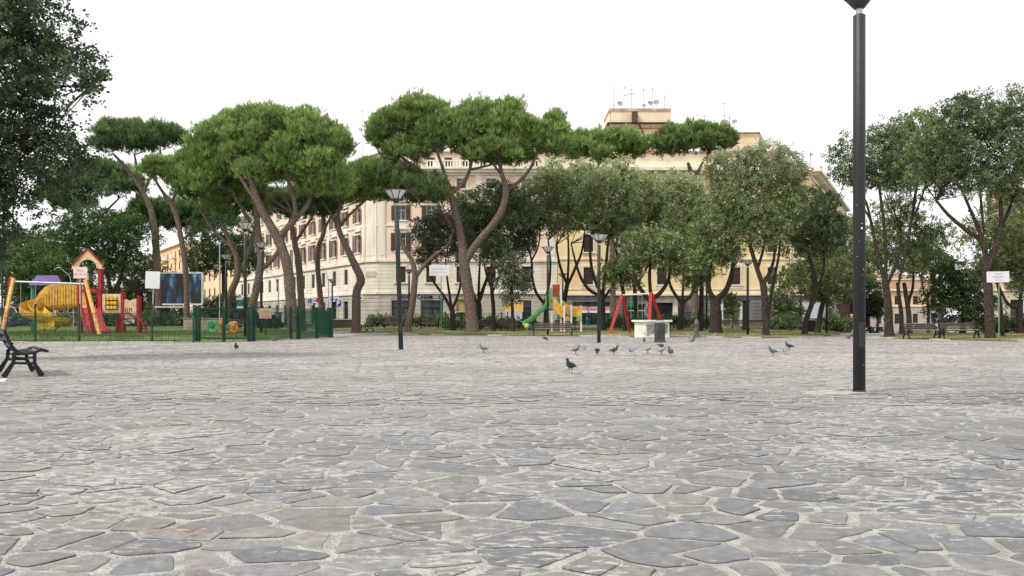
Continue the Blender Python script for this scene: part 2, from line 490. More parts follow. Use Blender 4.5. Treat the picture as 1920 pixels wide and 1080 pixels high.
# ---- crazy paving: irregular porphyry slabs cut out of a jittered cell pattern
def edge_y(x):
    """far edge of the square along the lawns"""
    pts = [(-60, 35.6), (-15, 35.6), (-12.6, 38.7), (-11.2, 49), (-11.1, 60.5), (-10.4, 60), (-7.6, 57), (-3.7, 55), (1.4, 53.3), (7.4, 50), (10.8, 49.2), (14.4, 46.2), (20.4, 51.5), (20.7, 60), (20.9, 45.5), (23, 40), (24, 38), (60, 37)]
    for i in range(len(pts) - 1):
        a, c = pts[i], pts[i + 1]
        if a[0] <= x <= c[0]: return a[1] + (c[1] - a[1]) * (x - a[0]) / (c[0] - a[0])
    return 36
CELL = 0.22
def build_paving():
    half = lambda y: 0.70 * y + 3.5
    ny = int(60 / CELL); 
    sites = {}
    rr = random.Random(11)
    for j in range(0, ny + 4):
        y0 = 1.2 + j * CELL
        w = half(y0) + 1.5
        i0, i1 = int(-w / CELL), int(w / CELL)
        for i in range(i0, i1 + 1):
            if rr.random() < 0.20: continue           # missing sites leave bigger slabs
            x = i * CELL + (0.5 * CELL if j % 2 else 0) + rr.uniform(-0.44, 0.44) * CELL
            y = y0 + rr.uniform(-0.44, 0.44) * CELL
            sites[(i, j)] = (x, y, rr.uniform(-0.012, 0.012), rr.random())
    V = []; FA = []; MI = []; COLS = []
    pal = [(0.232, 0.222, 0.22), (0.222, 0.219, 0.225), (0.242, 0.226, 0.22), (0.208, 0.207, 0.212), (0.235, 0.224, 0.218), (0.225, 0.219, 0.216), (0.245, 0.226, 0.217), (0.195, 0.197, 0.204)]
    ax, ay = 1.0, 1.35     # slabs are a little longer across the view
    for (i, j), (sx, sy, pw, rv) in sites.items():
        if abs(sx) > half(sy) or sy > edge_y(sx) + 0.1 or sy < 1.5: continue
        if any(inside(sx, sy, LAWNS[k][0]) for k in LAWNS) if sy > 34 else False: continue
        poly = [(sx - 1, sy - 1), (sx + 1, sy - 1), (sx + 1, sy + 1), (sx - 1, sy + 1)]
        for dj in range(-3, 4):
            for di in range(-3, 4):
                if di == 0 and dj == 0: continue
                q = sites.get((i + di, j + dj))
                if q is None: continue
                dx, dy = (q[0] - sx) * ax, (q[1] - sy) * ay
                L2 = dx * dx + dy * dy
                if L2 > 0.75: continue
                # joint width depends on the pair, some hairline some wide with mortar
                hsh = math.sin((sx + q[0]) * 12.9898 + (sy + q[1]) * 78.233) * 43758.5453
                hsh -= math.floor(hsh)
                gap = 0.005 + 0.032 * hsh ** 1.15
                L1 = math.sqrt(L2)
                # plane: points p with (p-s).(d') <= c in the metric space
                nx_, ny_ = dx * ax, dy * ay
                nn = math.hypot(nx_, ny_)
                c = (L2 / 2 + (pw - q[2]) * L1) / nn - gap
                nx_ /= nn; ny_ /= nn
                out = []
                m = len(poly); ok = False
                ds = [(p[0] - sx) * nx_ + (p[1] - sy) * ny_ - c for p in poly]
                if max(ds) <= 0: continue
                for k in range(m):
                    a = poly[k]; bb = poly[(k + 1) % m]; da = ds[k]; db = ds[(k + 1) % m]
                    if da <= 0: out.append(a)
                    if (da <= 0) != (db <= 0):
                        t = da / (da - db); out.append((a[0] + (bb[0] - a[0]) * t, a[1] + (bb[1] - a[1]) * t))
                poly = out
                if len(poly) < 3: break
            if len(poly) < 3: break
        if len(poly) < 3: continue
        # drop tiny edges, roughen the outline
        res = []
        near = sy < 16
        m = len(poly)
        for k in range(m):
            a = poly[k]; bb = poly[(k + 1) % m]
            ln = math.hypot(bb[0] - a[0], bb[1] - a[1])
            if ln < 0.02: continue
            rnd_ = 0.14 + 0.1 * rr.random()
            t0 = min(0.009 / ln, 0.3)
            if sy < 30:
                pa = (a[0] + (bb[0] - a[0]) * t0, a[1] + (bb[1] - a[1]) * t0)
                res.append(pa)
            else: res.append(a)
            if near:
                ns = max(1, int(ln / (0.05 if sy < 8 else 0.1)))
                for q in range(1, ns):
                    t = t0 + (1 - 2 * t0) * q / ns
                    jx = rr.uniform(-1, 1) * 0.0065
                    res.append((a[0] + (bb[0] - a[0]) * t - (bb[1] - a[1]) / ln * jx, a[1] + (bb[1] - a[1]) * t + (bb[0] - a[0]) / ln * jx))
            if sy < 30:
                res.append((bb[0] - (bb[0] - a[0]) * t0, bb[1] - (bb[1] - a[1]) * t0))
        if len(res) < 3: continue
        n = len(res)
        zt = 0.003 + 0.0065 * rr.random() ** 1.6
        tx, ty = rr.uniform(-1, 1) * 0.010, rr.uniform(-1, 1) * 0.010
        zg = h0(sx, sy)
        c = pal[int(rv * len(pal))]
        tint = mnoise.noise(Vector((sx * 0.13, sy * 0.13, 9.0)))
        br = 0.94 + 0.15 * rr.uniform(-1, 1) + 0.12 * tint
        warm = 0.006 * tint
        c = ((c[0] + warm) * br, c[1] * br, (c[2] - warm) * br)
        base = len(V)
        for p in res:
            V.append((p[0], p[1], zg + zt + (p[0] - sx) * tx + (p[1] - sy) * ty))
        if sy < 9:       # worn, rounded arris
            cx = sum(p[0] for p in res) / n; cy = sum(p[1] for p in res) / n
            for p in res:
                dx, dy = p[0] - cx, p[1] - cy; dl = math.hypot(dx, dy) + 1e-6
                V.append((p[0] + dx / dl * 0.004, p[1] + dy / dl * 0.004, zg + zt - 0.004 + (p[0] - sx) * tx + (p[1] - sy) * ty))
        ring = len(V) - n
        for p in res:
            V.append((p[0] * 1.0, p[1], zg - 0.012))
        FA.append(tuple(range(base, base + n))); MI.append(0); COLS.append(c)
        if ring != base:
            for k in range(n):
                k2 = (k + 1) % n
                FA.append((base + k, ring + k, ring + k2, base + k2)); MI.append(0); COLS.append(c)
        low = len(V) - n
        for k in range(n):
            k2 = (k + 1) % n
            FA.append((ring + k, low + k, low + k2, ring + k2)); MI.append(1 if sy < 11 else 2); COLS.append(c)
    me = bpy.data.meshes.new('paving')
    me.from_pydata(V, [], FA)
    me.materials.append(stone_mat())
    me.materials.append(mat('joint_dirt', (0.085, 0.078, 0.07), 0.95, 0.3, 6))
    me.materials.append(mat('joint_pale', (0.22, 0.205, 0.19), 0.95, 0.3, 6))  # paler joint sides for the farther slabs
    me.polygons.foreach_set('material_index', MI)
    at = me.attributes.new('Col', 'FLOAT_COLOR', 'FACE')
    arr = np.ones((len(COLS), 4), dtype=np.float32); arr[:, :3] = np.array(COLS, dtype=np.float32)
    at.data.foreach_set('color', arr.ravel())
    me.update()
    o = bpy.data.objects.new('paving', me); COL.objects.link(o)
    tag(o, kind='structure')
    print('paving faces', len(FA))
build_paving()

# ---- lawns
lawn_mat()
lawn_mat('lawn_green', (0.07, 0.12, 0.035), (0.10, 0.145, 0.045), (0.17, 0.19, 0.08))
M_kerb = mat('kerb_stone', (0.40, 0.39, 0.36), 0.85, 0.2, 3.0, 0.3, 20)
def resample(poly, step):
    out = []
    n = len(poly)
    for i in range(n):
        a = poly[i]; c = poly[(i + 1) % n]; ln = math.hypot(c[0] - a[0], c[1] - a[1]); k = max(1, int(ln / step))
        for q in range(k): out.append((a[0] + (c[0] - a[0]) * q / k, a[1] + (c[1] - a[1]) * q / k))
    return out
for k, (poly, off) in LAWNS.items():
    bd = resample(poly, 1.2)
    pts = [Vector(p) for p in bd]
    nb = len(pts)
    x0 = min(p[0] for p in poly); x1 = max(p[0] for p in poly); y0 = min(p[1] for p in poly); y1 = max(p[1] for p in poly)
    x0 = max(x0, -75); x1 = min(x1, 75)
    y = y0
    while y < y1:
        x = x0; st = 0.8 if y < 60 else 2.5
        while x < x1:
            if inside(x, y, poly) and min(seg_d(x, y, *poly[i], *poly[(i + 1) % len(poly)]) for i in range(len(poly))) > 0.3:
                pts.append(Vector((x + random.uniform(-.1, .1), y + random.uniform(-.1, .1))))
            x += st
        y += st
    vo, eo, fo, *_ = delaunay_2d_cdt(pts, [], [list(range(nb))], 1, 1e-5)
    b = MB()
    b.add([(p.x, p.y, h0(p.x, p.y) + max(0.03, lawn_off(p.x, p.y))) for p in vo], [tuple(f) for f in fo], smooth=True)
    tag(b.build('lawn', MATS['lawn_green' if k == 'left' else 'lawn']), kind='structure')
    # stone edging along the visible front of the lawn
    b = MB()
    front = {'left': poly[0:7], 'mid': poly[1:12], 'right': poly[-1:] + poly[0:6]}[k]
    for i in range(len(front) - 1):
        a = Vector(front[i]); c = Vector(front[i + 1]); ln = (c - a).length; n = max(1, int(ln / 1.0))
        if a.x < -70 or c.x > 70:
            n = max(1, int(ln / 4))
        for q in range(n):
            if random.random() < (0.0 if k == 'left' else 0.45): continue
            p = a.lerp(c, q / n + 0.01 / n); r_ = a.lerp(c, (q + 1) / n - 0.01 / n)
            hh = random.uniform(-0.012, 0.012)
            b.bar((p.x, p.y - 0.04, h0(p.x, p.y) + 0.0 + hh), (r_.x, r_.y - 0.04, h0(r_.x, r_.y) + 0.0 + hh), 0.14, 0.12)
    tag(b.build('kerb', M_kerb, bevel=0.01), kind='structure')

# grass blades and weeds on the lawns
def blades(n, sampler, name, hgt, wid, cols):
    pts = []
    while len(pts) < n:
        x, y = sampler()
        l = lawn_off(x, y)
        if l > 0.02:
            dn = mnoise.noise(Vector((x * 0.5, y * 0.5, 1.0)))
            if random.random() < 0.55 + dn: pts.append((x, y, h0(x, y) + l))
    p = np.array(pts); N = len(p)
    an = rs.uniform(0, 2 * np.pi, N); H = hgt * rs.uniform(0.4, 1.3, N)
    lean = rs.uniform(0, 0.5, N) * H; la = rs.uniform(0, 2 * np.pi, N)
    sx = np.stack([np.cos(an), np.sin(an), np.zeros(N)], 1) * wid / 2
    v0 = p - sx; v1 = p + sx; v2 = p + np.stack([np.cos(la) * lean, np.sin(la) * lean, H], 1)
    v0[:, 2] -= 0.02; v1[:, 2] -= 0.02
    V = np.stack([v0, v1, v2], 1).reshape(-1, 3)
    c = np.array(cols)[rs.randint(0, len(cols), N)] * rs.uniform(0.75, 1.25, (N, 1))
    return mesh_np(name, V, 3, c, leaf_mat('leaf'))

def mesh_np(name, V, k, cols, material, parent=None, o0=None):
    """V: (N*k,3) vertices of N separate k-gons"""
    n = len(V) // k
    me = bpy.data.meshes.new(name)
    if o0 is not None: V = V - np.array(o0)
    me.vertices.add(n * k); me.loops.add(n * k); me.polygons.add(n)
    me.vertices.foreach_set('co', V.astype(np.float32).ravel())
    me.loops.foreach_set('vertex_index', np.arange(n * k, dtype=np.int32))
    me.polygons.foreach_set('loop_start', np.arange(0, n * k, k, dtype=np.int32))
    me.polygons.foreach_set('loop_total', np.full(n, k, dtype=np.int32))
    me.update(calc_edges=True)
    at = me.attributes.new('Col', 'FLOAT_COLOR', 'FACE')
    arr = np.ones((n, 4), dtype=np.float32); arr[:, :3] = cols
    at.data.foreach_set('color', arr.ravel())
    me.materials.append(material)
    o = bpy.data.objects.new(name, me); COL.objects.link(o); o.parent = parent
    return o
GC = [(0.13, 0.16, 0.05), (0.17, 0.19, 0.07), (0.25, 0.24, 0.12), (0.32, 0.28, 0.16), (0.14, 0.17, 0.06)]
def samp_left(): return random.uniform(-34, -11), 35.5 + 22 * random.random() ** 1.3
def samp_mid(): return random.uniform(-16, 26), 46 + 30 * random.random() ** 1.2
def samp_right(): return random.uniform(20, 42), 37 + 25 * random.random() ** 1.3
for nm, s_, cnt in (('a', samp_left, 26000), ('b', samp_mid, 34000), ('c', samp_right, 16000)):
    tag(blades(cnt, s_, 'grass', 0.075, 0.028, [(0.08, 0.13, 0.035), (0.11, 0.16, 0.05), (0.15, 0.18, 0.07), (0.07, 0.11, 0.035)] if nm == 'a' else GC), {'a': 'short green grass of the fenced playground on the left', 'b': 'patchy dry green grass under the trees in the middle', 'c': 'patchy grass behind the two benches on the right'}[nm], 'grass', kind='stuff')

# ------------------------------------------------------------------ trees
def rand_dirs(n):
    v = rs.normal(size=(n, 3)); return v / np.linalg.norm(v, axis=1, keepdims=True)
def unit(a): return a / (np.linalg.norm(a, axis=1, keepdims=True) + 1e-9)

def crown(ells, kind, d, parent, dens=1.0, sub=None, cols=None, pale=None, leaf=None, name='crown'):
    """foliage made of many small leaves/needle tufts on the shells of clumps spread over the ellipsoids"""
    E = [(np.array(c, float), np.array(r, float)) for c, r in ells]
    subs = []
    for ei, (c, r) in enumerate(E):
        sr = sub if sub else (0.34 if kind == 'pine' else 0.40) * min(r[0], r[2] * 1.2)
        sr = max(0.35, min(sr, 1.25))
        area = 4 * np.pi * ((r[0] * r[1]) ** 1.6 / 3 + 2 * (r[0] * r[2]) ** 1.6 / 3) ** (1 / 1.6)
        n = max(5, int(area / (sr * sr * (2.8 if kind == 'pine' else 3.5))))
        dd = rand_dirs(n * 2)
        if kind == 'pine': dd = dd[dd[:, 2] > -0.45]
        dd = dd[:n]
        rr = rs.uniform(0.62, 1.0, (len(dd), 1))
        cen = c + dd * r * rr * (1 - 0.5 * sr / r.mean()) * np.where(rs.uniform(0, 1, (len(dd), 1)) < 0.18, 1.16, 1.0)
        for q in range(len(dd)):
            deep = False
            for ej, (c2, r2) in enumerate(E):
                if ej != ei and np.linalg.norm((cen[q] - c2) / r2) < 0.45: deep = True
            if deep: continue
            s = sr * rs.uniform(0.5, 1.3)
            subs.append((cen[q], s, dd[q], rs.uniform(-1, 1)))
    centers = np.array([s_[0] for s_ in subs]); radii = np.array([s_[1] for s_ in subs]); sh = np.array([s_[3] for s_ in subs])
    if leaf is None: leaf = max(0.10, (0.0026 if kind == 'pine' else 0.0023) * d)
    PT = []; DR = []; SH = []; RZ = []
    NL = 13
    for ci in range(len(subs)):
        r_ = radii[ci]
        if kind == 'pine':
            n = int(dens * 4 * np.pi * r_ * r_ * 0.62 / (0.30 * leaf * leaf * 9)) + 6
            dv = rand_dirs(n); dv[:, 2] = dv[:, 2] * 0.75 + 0.28; dv = unit(dv)
        else:
            n = int(dens * 4 * np.pi * r_ * r_ * 1.0 / (leaf * leaf * 0.75 * NL)) + 5
            dv = rand_dirs(n); dv[:, 2] += 0.15; dv = unit(dv)
        lump = 1 + 0.26 * np.sin(dv[:, 0] * 5 + ci) * np.cos(dv[:, 1] * 4 + 2 * ci) + 0.15 * np.sin(dv[:, 2] * 7 + ci * 3)
        rad = r_ * lump * (1 - 0.45 * rs.uniform(0, 1, n) ** 2)
        rad *= np.where((rs.uniform(0, 1, n) < 0.10) & (dv[:, 2] > -0.1), rs.uniform(1.08, 1.5 if kind == 'pine' else 1.6, n), 1.0)
        p = centers[ci] + dv * rad[:, None] * np.array([1, 1, 0.82])
        PT.append(p); DR.append(dv); SH.append(np.full(n, sh[ci])); RZ.append(dv[:, 2])
    PT = np.concatenate(PT); DR = np.concatenate(DR); SH = np.concatenate(SH); RZ = np.concatenate(RZ)
    # drop foliage buried inside neighbouring clumps
    keep = np.ones(len(PT), bool)
    for ci in range(len(subs)):
        dd = np.linalg.norm((PT - centers[ci]) / np.array([1, 1, 0.82]), axis=1)
        keep &= ~((dd < radii[ci] * 0.52))
    PT, DR, SH, RZ = PT[keep], DR[keep], SH[keep], RZ[keep]
    cols = np.array(cols)
    o0 = origin(parent)
    n = len(PT)
    if kind == 'pine':
        nb = 9
        ax = unit(DR * 0.45 + np.array([0, 0, 0.9]) + rs.normal(size=(n, 3)) * 0.25)
        P_ = np.repeat(PT, nb, 0); A = np.repeat(ax, nb, 0); m = len(P_)
        bd = unit(A + rs.normal(size=(m, 3)) * 0.34)
        ln = leaf * 2.9 * rs.uniform(0.6, 1.3, (m, 1))
        wd = leaf * 0.17
        sd = unit(np.cross(bd, rand_dirs(m))) * wd
        root = P_ + rs.normal(size=(m, 3)) * leaf * 0.25
        mid = root + bd * ln * 0.55
        V = np.stack([root, mid + sd, root + bd * ln, mid - sd], 1).reshape(-1, 3)
        ccol = cols[rs.randint(0, len(cols), n)] * (1 + 0.25 * SH[:, None]) * rs.uniform(0.8, 1.2, (n, 1))
        c = np.repeat(ccol, nb, 0) * rs.uniform(0.85, 1.15, (m, 1))
    else:
        # every twig end carries a sprig of leaves; gaps stay between the sprigs
        cc = (cols[rs.randint(0, len(cols), n)] * rs.uniform(0.6, 1.35, (n, 1)))
        cr_ = leaf * rs.uniform(0.9, 1.7, (n, 1))
        ax = unit(DR * 0.6 + np.array([0, 0, 0.55]) + rs.normal(size=(n, 3)) * 0.3)
        PT = np.repeat(PT, NL, 0); DR = np.repeat(DR, NL, 0); SH = np.repeat(SH, NL); RZ = np.repeat(RZ, NL); cc = np.repeat(cc, NL, 0); ax = np.repeat(ax, NL, 0); cr_ = np.repeat(cr_, NL, 0)
        n = len(PT)
        off_ = unit(rs.normal(size=(n, 3)) + ax * 0.7)
        PT = PT + off_ * cr_ * rs.uniform(0.1, 1.0, (n, 1)) + ax * cr_ * rs.uniform(0, 0.9, (n, 1))
        A = unit(off_ * 0.8 + ax * 0.5 + rs.normal(size=(n, 3)) * 0.35)
        sd = unit(np.cross(A, rand_dirs(n)))
        ln = leaf * rs.uniform(0.7, 1.35, (n, 1)); wd = ln * rs.uniform(0.24, 0.36, (n, 1))
        root = PT
        mid = root + A * ln * 0.5 + np.array([0, 0, 0.0])
        tip = root + A * ln + np.array([0, 0, -1]) * ln * 0.12
        V = np.stack([root, mid + sd * wd, tip, mid - sd * wd], 1).reshape(-1, 3)
        c = cc * (1 + 0.30 * SH[:, None]) * rs.uniform(0.8, 1.25, (n, 1))
        if pale is not None:      # young silvery shoots on top, brightened further to paint in lit crown tops
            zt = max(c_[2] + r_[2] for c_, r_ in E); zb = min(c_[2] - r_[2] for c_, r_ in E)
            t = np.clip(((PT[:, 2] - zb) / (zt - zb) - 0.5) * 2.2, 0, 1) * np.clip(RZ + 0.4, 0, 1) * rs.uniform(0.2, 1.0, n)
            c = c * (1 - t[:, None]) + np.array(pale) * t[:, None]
    c = c * (1.25 if kind == 'pine' else 1.15)
    if kind == 'pine':        # fresh yellow green needles, paled on upward tufts to paint in sunlit tops
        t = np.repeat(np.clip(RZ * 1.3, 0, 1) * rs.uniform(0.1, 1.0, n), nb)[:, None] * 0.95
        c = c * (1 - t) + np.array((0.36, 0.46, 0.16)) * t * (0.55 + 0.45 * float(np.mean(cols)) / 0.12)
    c = np.clip(c, 0.005, 0.6)
    return mesh_np(name, V, 4, c, leaf_mat('needles', 0.15) if kind == 'pine' else leaf_mat('leaf'), parent, (o0.x, o0.y, o0.z)), centers

M_pinebark = bark_mat('pine_bark', (0.11, 0.08, 0.065), (0.28, 0.21, 0.17), 1.6, 16)
M_oakbark = bark_mat('oak_bark', (0.03, 0.024, 0.02), (0.125, 0.098, 0.078), 2.4, 24)
M_palebark = bark_mat('brown_bark', (0.04, 0.03, 0.024), (0.12, 0.09, 0.07), 2.0, 20)
PINE_COL = [(0.145, 0.215, 0.06), (0.12, 0.18, 0.052), (0.18, 0.26, 0.07), (0.09, 0.14, 0.045)]
PINE_DARK = [(0.055, 0.10, 0.042), (0.07, 0.125, 0.047), (0.042, 0.08, 0.038)]
OAK_COL = [(0.14, 0.185, 0.075), (0.175, 0.22, 0.095), (0.095, 0.13, 0.055), (0.23, 0.27, 0.13)]
OAK_DARK = [(0.08, 0.115, 0.05), (0.11, 0.15, 0.065), (0.05, 0.075, 0.036), (0.15, 0.19, 0.09)]
OAK_YEL = [(0.11, 0.14, 0.05), (0.15, 0.18, 0.07), (0.08, 0.10, 0.045), (0.18, 0.20, 0.09)]
BUSH_GR = [(0.055, 0.10, 0.03), (0.075, 0.13, 0.035), (0.045, 0.08, 0.03)]

def smooth_path(pts, radii, k=3):
    P_ = [Vector(p) for p in pts]
    if len(P_) < 3: return P_, radii
    out = []; rr = []
    for i in range(len(P_) - 1):
        p0 = P_[max(i - 1, 0)]; p1 = P_[i]; p2 = P_[i + 1]; p3 = P_[min(i + 2, len(P_) - 1)]
        for q in range(k):
            t = q / k
            v = 0.5 * ((2 * p1) + (p2 - p0) * t + (2 * p0 - 5 * p1 + 4 * p2 - p3) * t * t + (3 * p1 - 3 * p2 + p3 - p0) * t ** 3)
            out.append(v); rr.append(radii[i] + (radii[i + 1] - radii[i]) * t)
    out.append(P_[-1]); rr.append(radii[-1])
    return out, rr

def tree(name, label, kind, base, d, stems, ells, cols=None, bark=None, group=None, dens=1.0, pale=None, sub=None, leaf=None, deep=0.85, twigs=5):
    """base px; stems: lists of (px,py,width_px[,depth offset m]); ells: (cx,cy,rx,ry[,depth offset]) in photograph pixels at distance d"""
    bx = X(base, d); bz = G(bx, d)
    t = thing(name, label, 'tree', (bx, d, bz), group=group)
    b = MB()
    rnd = random.Random(int(base * 7 + d))
    first = True
    tops = []
    for st in stems:
        pts = []; rad = []
        n = len(st)
        drift = rnd.uniform(-0.6, 0.6)
        for i, q in enumerate(st):
            p = P(q[0], q[1], d)
            off = q[3] if len(q) > 3 else (0 if first else drift * i / max(1, n - 1) * 1.5)
            p.y += off
            if first and i == 0: p = Vector((bx + (q[0] - base) / F * d, d, bz - 0.15))
            pts.append(p); rad.append(q[2] / F * d / 2 * (0.80 if kind == 'pine' else 0.70))
        sp, sr = smooth_path(pts, rad, 4)
        if first:
            sr[0] *= 1.25
            if len(sr) > 1: sr[1] *= 1.12
        b.tube(sp, sr, 10, wob=0.07, seed=int(base) + n)
        tops.append((sp[-1], sr[-1]))
        first = False
    E = []
    for e in ells:
        c = P(e[0], e[1], d); c.y += e[4] if len(e) > 4 else 0
        gr = 1.12 if kind == 'oak' else 1.02
        rx = e[2] / F * d * gr; rz = e[3] / F * d * gr
        ry = max(min(rx * deep, rx * 1.1), rz * 0.7)
        E.append(((c.x, c.y, c.z), (rx, ry, rz)))
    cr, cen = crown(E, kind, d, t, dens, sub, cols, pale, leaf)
    # limbs and twigs running into the crown
    for tp, tr in tops[1:] if len(tops) > 1 else tops:
        dist = np.linalg.norm(cen - np.array(tp), axis=1)
        idx = np.argsort(dist)[:max(twigs * 3, 6)]
        pick = rs.choice(idx, min(twigs, len(idx)), replace=False)
        for k in pick:
            e = Vector(cen[k]); mid = (Vector(tp) + e) / 2 + Vector((rnd.uniform(-.2, .2), rnd.uniform(-.2, .2), rnd.uniform(-0.25, 0.05)))
            r0 = max(0.02, tr * 0.65)
            b.tube([tp, mid, e], [r0, r0 * 0.6, 0.015], 5)
    b.build('trunk', bark or (M_pinebark if kind == 'pine' else M_oakbark), t)
    return t
# ------------------------------------------------------------------ the trees, one by one
GP = 'umbrella pines around the square'
GO = 'holm oaks around the square'
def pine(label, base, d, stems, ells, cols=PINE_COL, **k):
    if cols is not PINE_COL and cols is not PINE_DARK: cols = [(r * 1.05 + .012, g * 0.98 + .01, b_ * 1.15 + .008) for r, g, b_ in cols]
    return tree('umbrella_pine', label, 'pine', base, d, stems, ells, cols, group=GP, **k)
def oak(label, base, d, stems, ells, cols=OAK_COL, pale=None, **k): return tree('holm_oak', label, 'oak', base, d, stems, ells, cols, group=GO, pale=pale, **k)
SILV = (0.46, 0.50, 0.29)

oak('huge dark evergreen whose foliage fills the top left corner of the photo', -190, 19,
    [[(-190, 660, 55), (-180, 480, 48), (-160, 330, 40), (-120, 200, 26), (-60, 120, 14)], [(-170, 400, 24), (-90, 330, 16), (0, 300, 9), (90, 270, 5)], [(-180, 450, 22), (-90, 420, 14), (0, 400, 8)], [(-120, 200, 16), (0, 160, 10), (90, 150, 5), (140, 140, 2)]],
    [(0, 130, 108, 106), (35, 270, 106, 92), (-90, 180, 180, 220), (10, 390, 78, 62), (88, 165, 68, 54), (-140, 20, 190, 150), (35, 20, 62, 60), (160, 138, 34, 32), (105, 330, 50, 55), (-60, 400, 110, 90), (85, 75, 55, 42)],
    cols=[(0.045, 0.073, 0.034), (0.065, 0.095, 0.045), (0.03, 0.05, 0.025), (0.09, 0.12, 0.06)], dens=0.8, sub=0.62, leaf=0.085, twigs=9, deep=0.75)

pine('tall slender umbrella pine with a flat dark crown beside the top left evergreen', 297, 72,
     [[(297, 612, 20), (298, 560, 18), (294, 500, 17), (291, 440, 16), (282, 390, 13), (262, 350, 10), (232, 310, 7), (212, 288, 5)], [(264, 355, 9), (255, 320, 6), (246, 288, 4)], [(268, 362, 8), (284, 325, 6), (300, 285, 4)]],
     [(225, 270, 54, 33), (262, 264, 50, 30), (305, 264, 40, 30)], cols=PINE_DARK)
pine('light green young umbrella pine with a forked trunk between two taller pines on the left', 350, 66,
     [[(350, 606, 14), (350, 540, 12), (345, 480, 12), (332, 410, 11), (320, 380, 10)], [(320, 380, 8), (300, 350, 6), (290, 325, 4)], [(320, 380, 7), (338, 350, 5), (345, 320, 4)]],
     [(310, 322, 42, 27), (350, 340, 32, 24)], cols=[(0.12, 0.21, 0.04), (0.14, 0.235, 0.05), (0.09, 0.16, 0.035)])
pine('dark umbrella pine partly behind the top left evergreen', 172, 86,
     [[(172, 606, 12), (168, 480, 11), (150, 410, 9), (128, 378, 6)], [(160, 440, 7), (190, 400, 6), (215, 370, 4)]],
     [(160, 352, 66, 42), (220, 350, 50, 38), (195, 334, 46, 28), (120, 380, 50, 34)], cols=PINE_DARK)
pine('low dark umbrella pine behind the slender pines on the left', 372, 92,
     [[(372, 605, 11), (376, 540, 10), (352, 490, 9), (335, 440, 7)], [(352, 490, 7), (340, 450, 5), (380, 430, 4)]],
     [(290, 405, 48, 30), (345, 415, 55, 38), (395, 410, 48, 34)], cols=PINE_DARK)
pine('umbrella pine with a forked leaning trunk just behind the green gate', 422, 58,
     [[(422, 614, 18), (426, 570, 17), (434, 546, 16), (445, 517, 15), (444, 485, 13), (436, 465, 11), (425, 440, 9), (415, 415, 6)], [(445, 515, 10), (458, 490, 9), (470, 450, 7), (476, 420, 5)], [(436, 465, 8), (400, 430, 6), (385, 400, 4)]],
     [(395, 365, 62, 38), (445, 385, 60, 38), (400, 325, 50, 36)], cols=[(0.085, 0.155, 0.035), (0.105, 0.18, 0.04), (0.06, 0.11, 0.03)])
pine('umbrella pine with a side limb rising from a low fork right of the gate post', 466, 55,
     [[(466, 614, 20), (473, 572, 19), (481, 542, 18), (489, 490, 17), (484, 440, 15), (480, 390, 12), (476, 350, 9)], [(492, 503, 11), (508, 488, 11), (521, 470, 10), (532, 440, 8), (548, 400, 6)], [(484, 440, 9), (460, 400, 7), (440, 360, 5)]],
     [(400, 300, 62, 55), (450, 260, 68, 48), (430, 345, 72, 50), (470, 320, 70, 55)])
pine('big leaning umbrella pine with a thick forked trunk inside the fenced playground', 552, 50,
     [[(552, 624, 26), (545, 560, 25), (539, 500, 24), (520, 446, 22), (490, 392, 18), (471, 335, 13), (462, 290, 8)], [(521, 446, 15), (552, 410, 14), (577, 375, 11), (580, 330, 8), (590, 300, 5)], [(555, 405, 11), (552, 370, 10), (544, 338, 9), (545, 300, 6)], [(490, 392, 11), (455, 340, 8), (430, 300, 5)]],
     [(500, 245, 80, 40), (560, 262, 75, 48), (620, 290, 46, 58), (540, 320, 90, 55), (600, 345, 55, 48), (470, 275, 60, 50)])
pine('thin trunked umbrella pine right behind the thick forked pine of the playground', 566, 62,
     [[(566, 610, 17), (565, 570, 16), (560, 495, 15), (552, 452, 13), (545, 405, 10), (548, 370, 7)], [(553, 455, 8), (580, 420, 6), (600, 395, 4)]],
     [(520, 385, 60, 34), (575, 390, 56, 34)], cols=PINE_DARK)
pine('curved narrow umbrella pine standing before the long side of the pink building', 603, 66,
     [[(603, 610, 13), (602, 570, 13), (596, 505, 12), (597, 464, 11), (607, 434, 10), (604, 402, 8), (588, 372, 6)], [(607, 434, 6), (622, 400, 5), (632, 375, 4)]],
     [(600, 362, 50, 34), (645, 372, 36, 28)])
pine('umbrella pine with a bent trunk in front of the corner of the pink building', 667, 61,
     [[(667, 614, 21), (668, 585, 20), (669, 547, 19), (677, 524, 19), (664, 494, 17), (650, 464, 14), (637, 436, 13), (634, 405, 10), (640, 375, 7)], [(636, 430, 8), (620, 400, 6), (605, 375, 4)], [(636, 425, 8), (660, 400, 6), (690, 375, 4)]],
     [(650, 350, 52, 36), (690, 335, 45, 34), (610, 368, 42, 24), (715, 365, 32, 28)], cols=[(0.10, 0.18, 0.035), (0.13, 0.22, 0.04), (0.07, 0.13, 0.03)])
pine('small forked umbrella pine with a low dark crown right of the leaning lamp', 768, 60,
     [[(768, 618, 18), (765, 612, 17), (772, 577, 16), (778, 520, 15), (772, 488, 11), (755, 460, 9), (746, 430, 7), (740, 400, 5)], [(778, 522, 11), (793, 500, 9), (815, 478, 8), (838, 460, 6), (850, 430, 4)]],
     [(755, 352, 46, 42), (800, 370, 48, 42), (735, 330, 34, 28)], cols=[(0.06, 0.11, 0.032), (0.08, 0.14, 0.035), (0.05, 0.09, 0.03)])
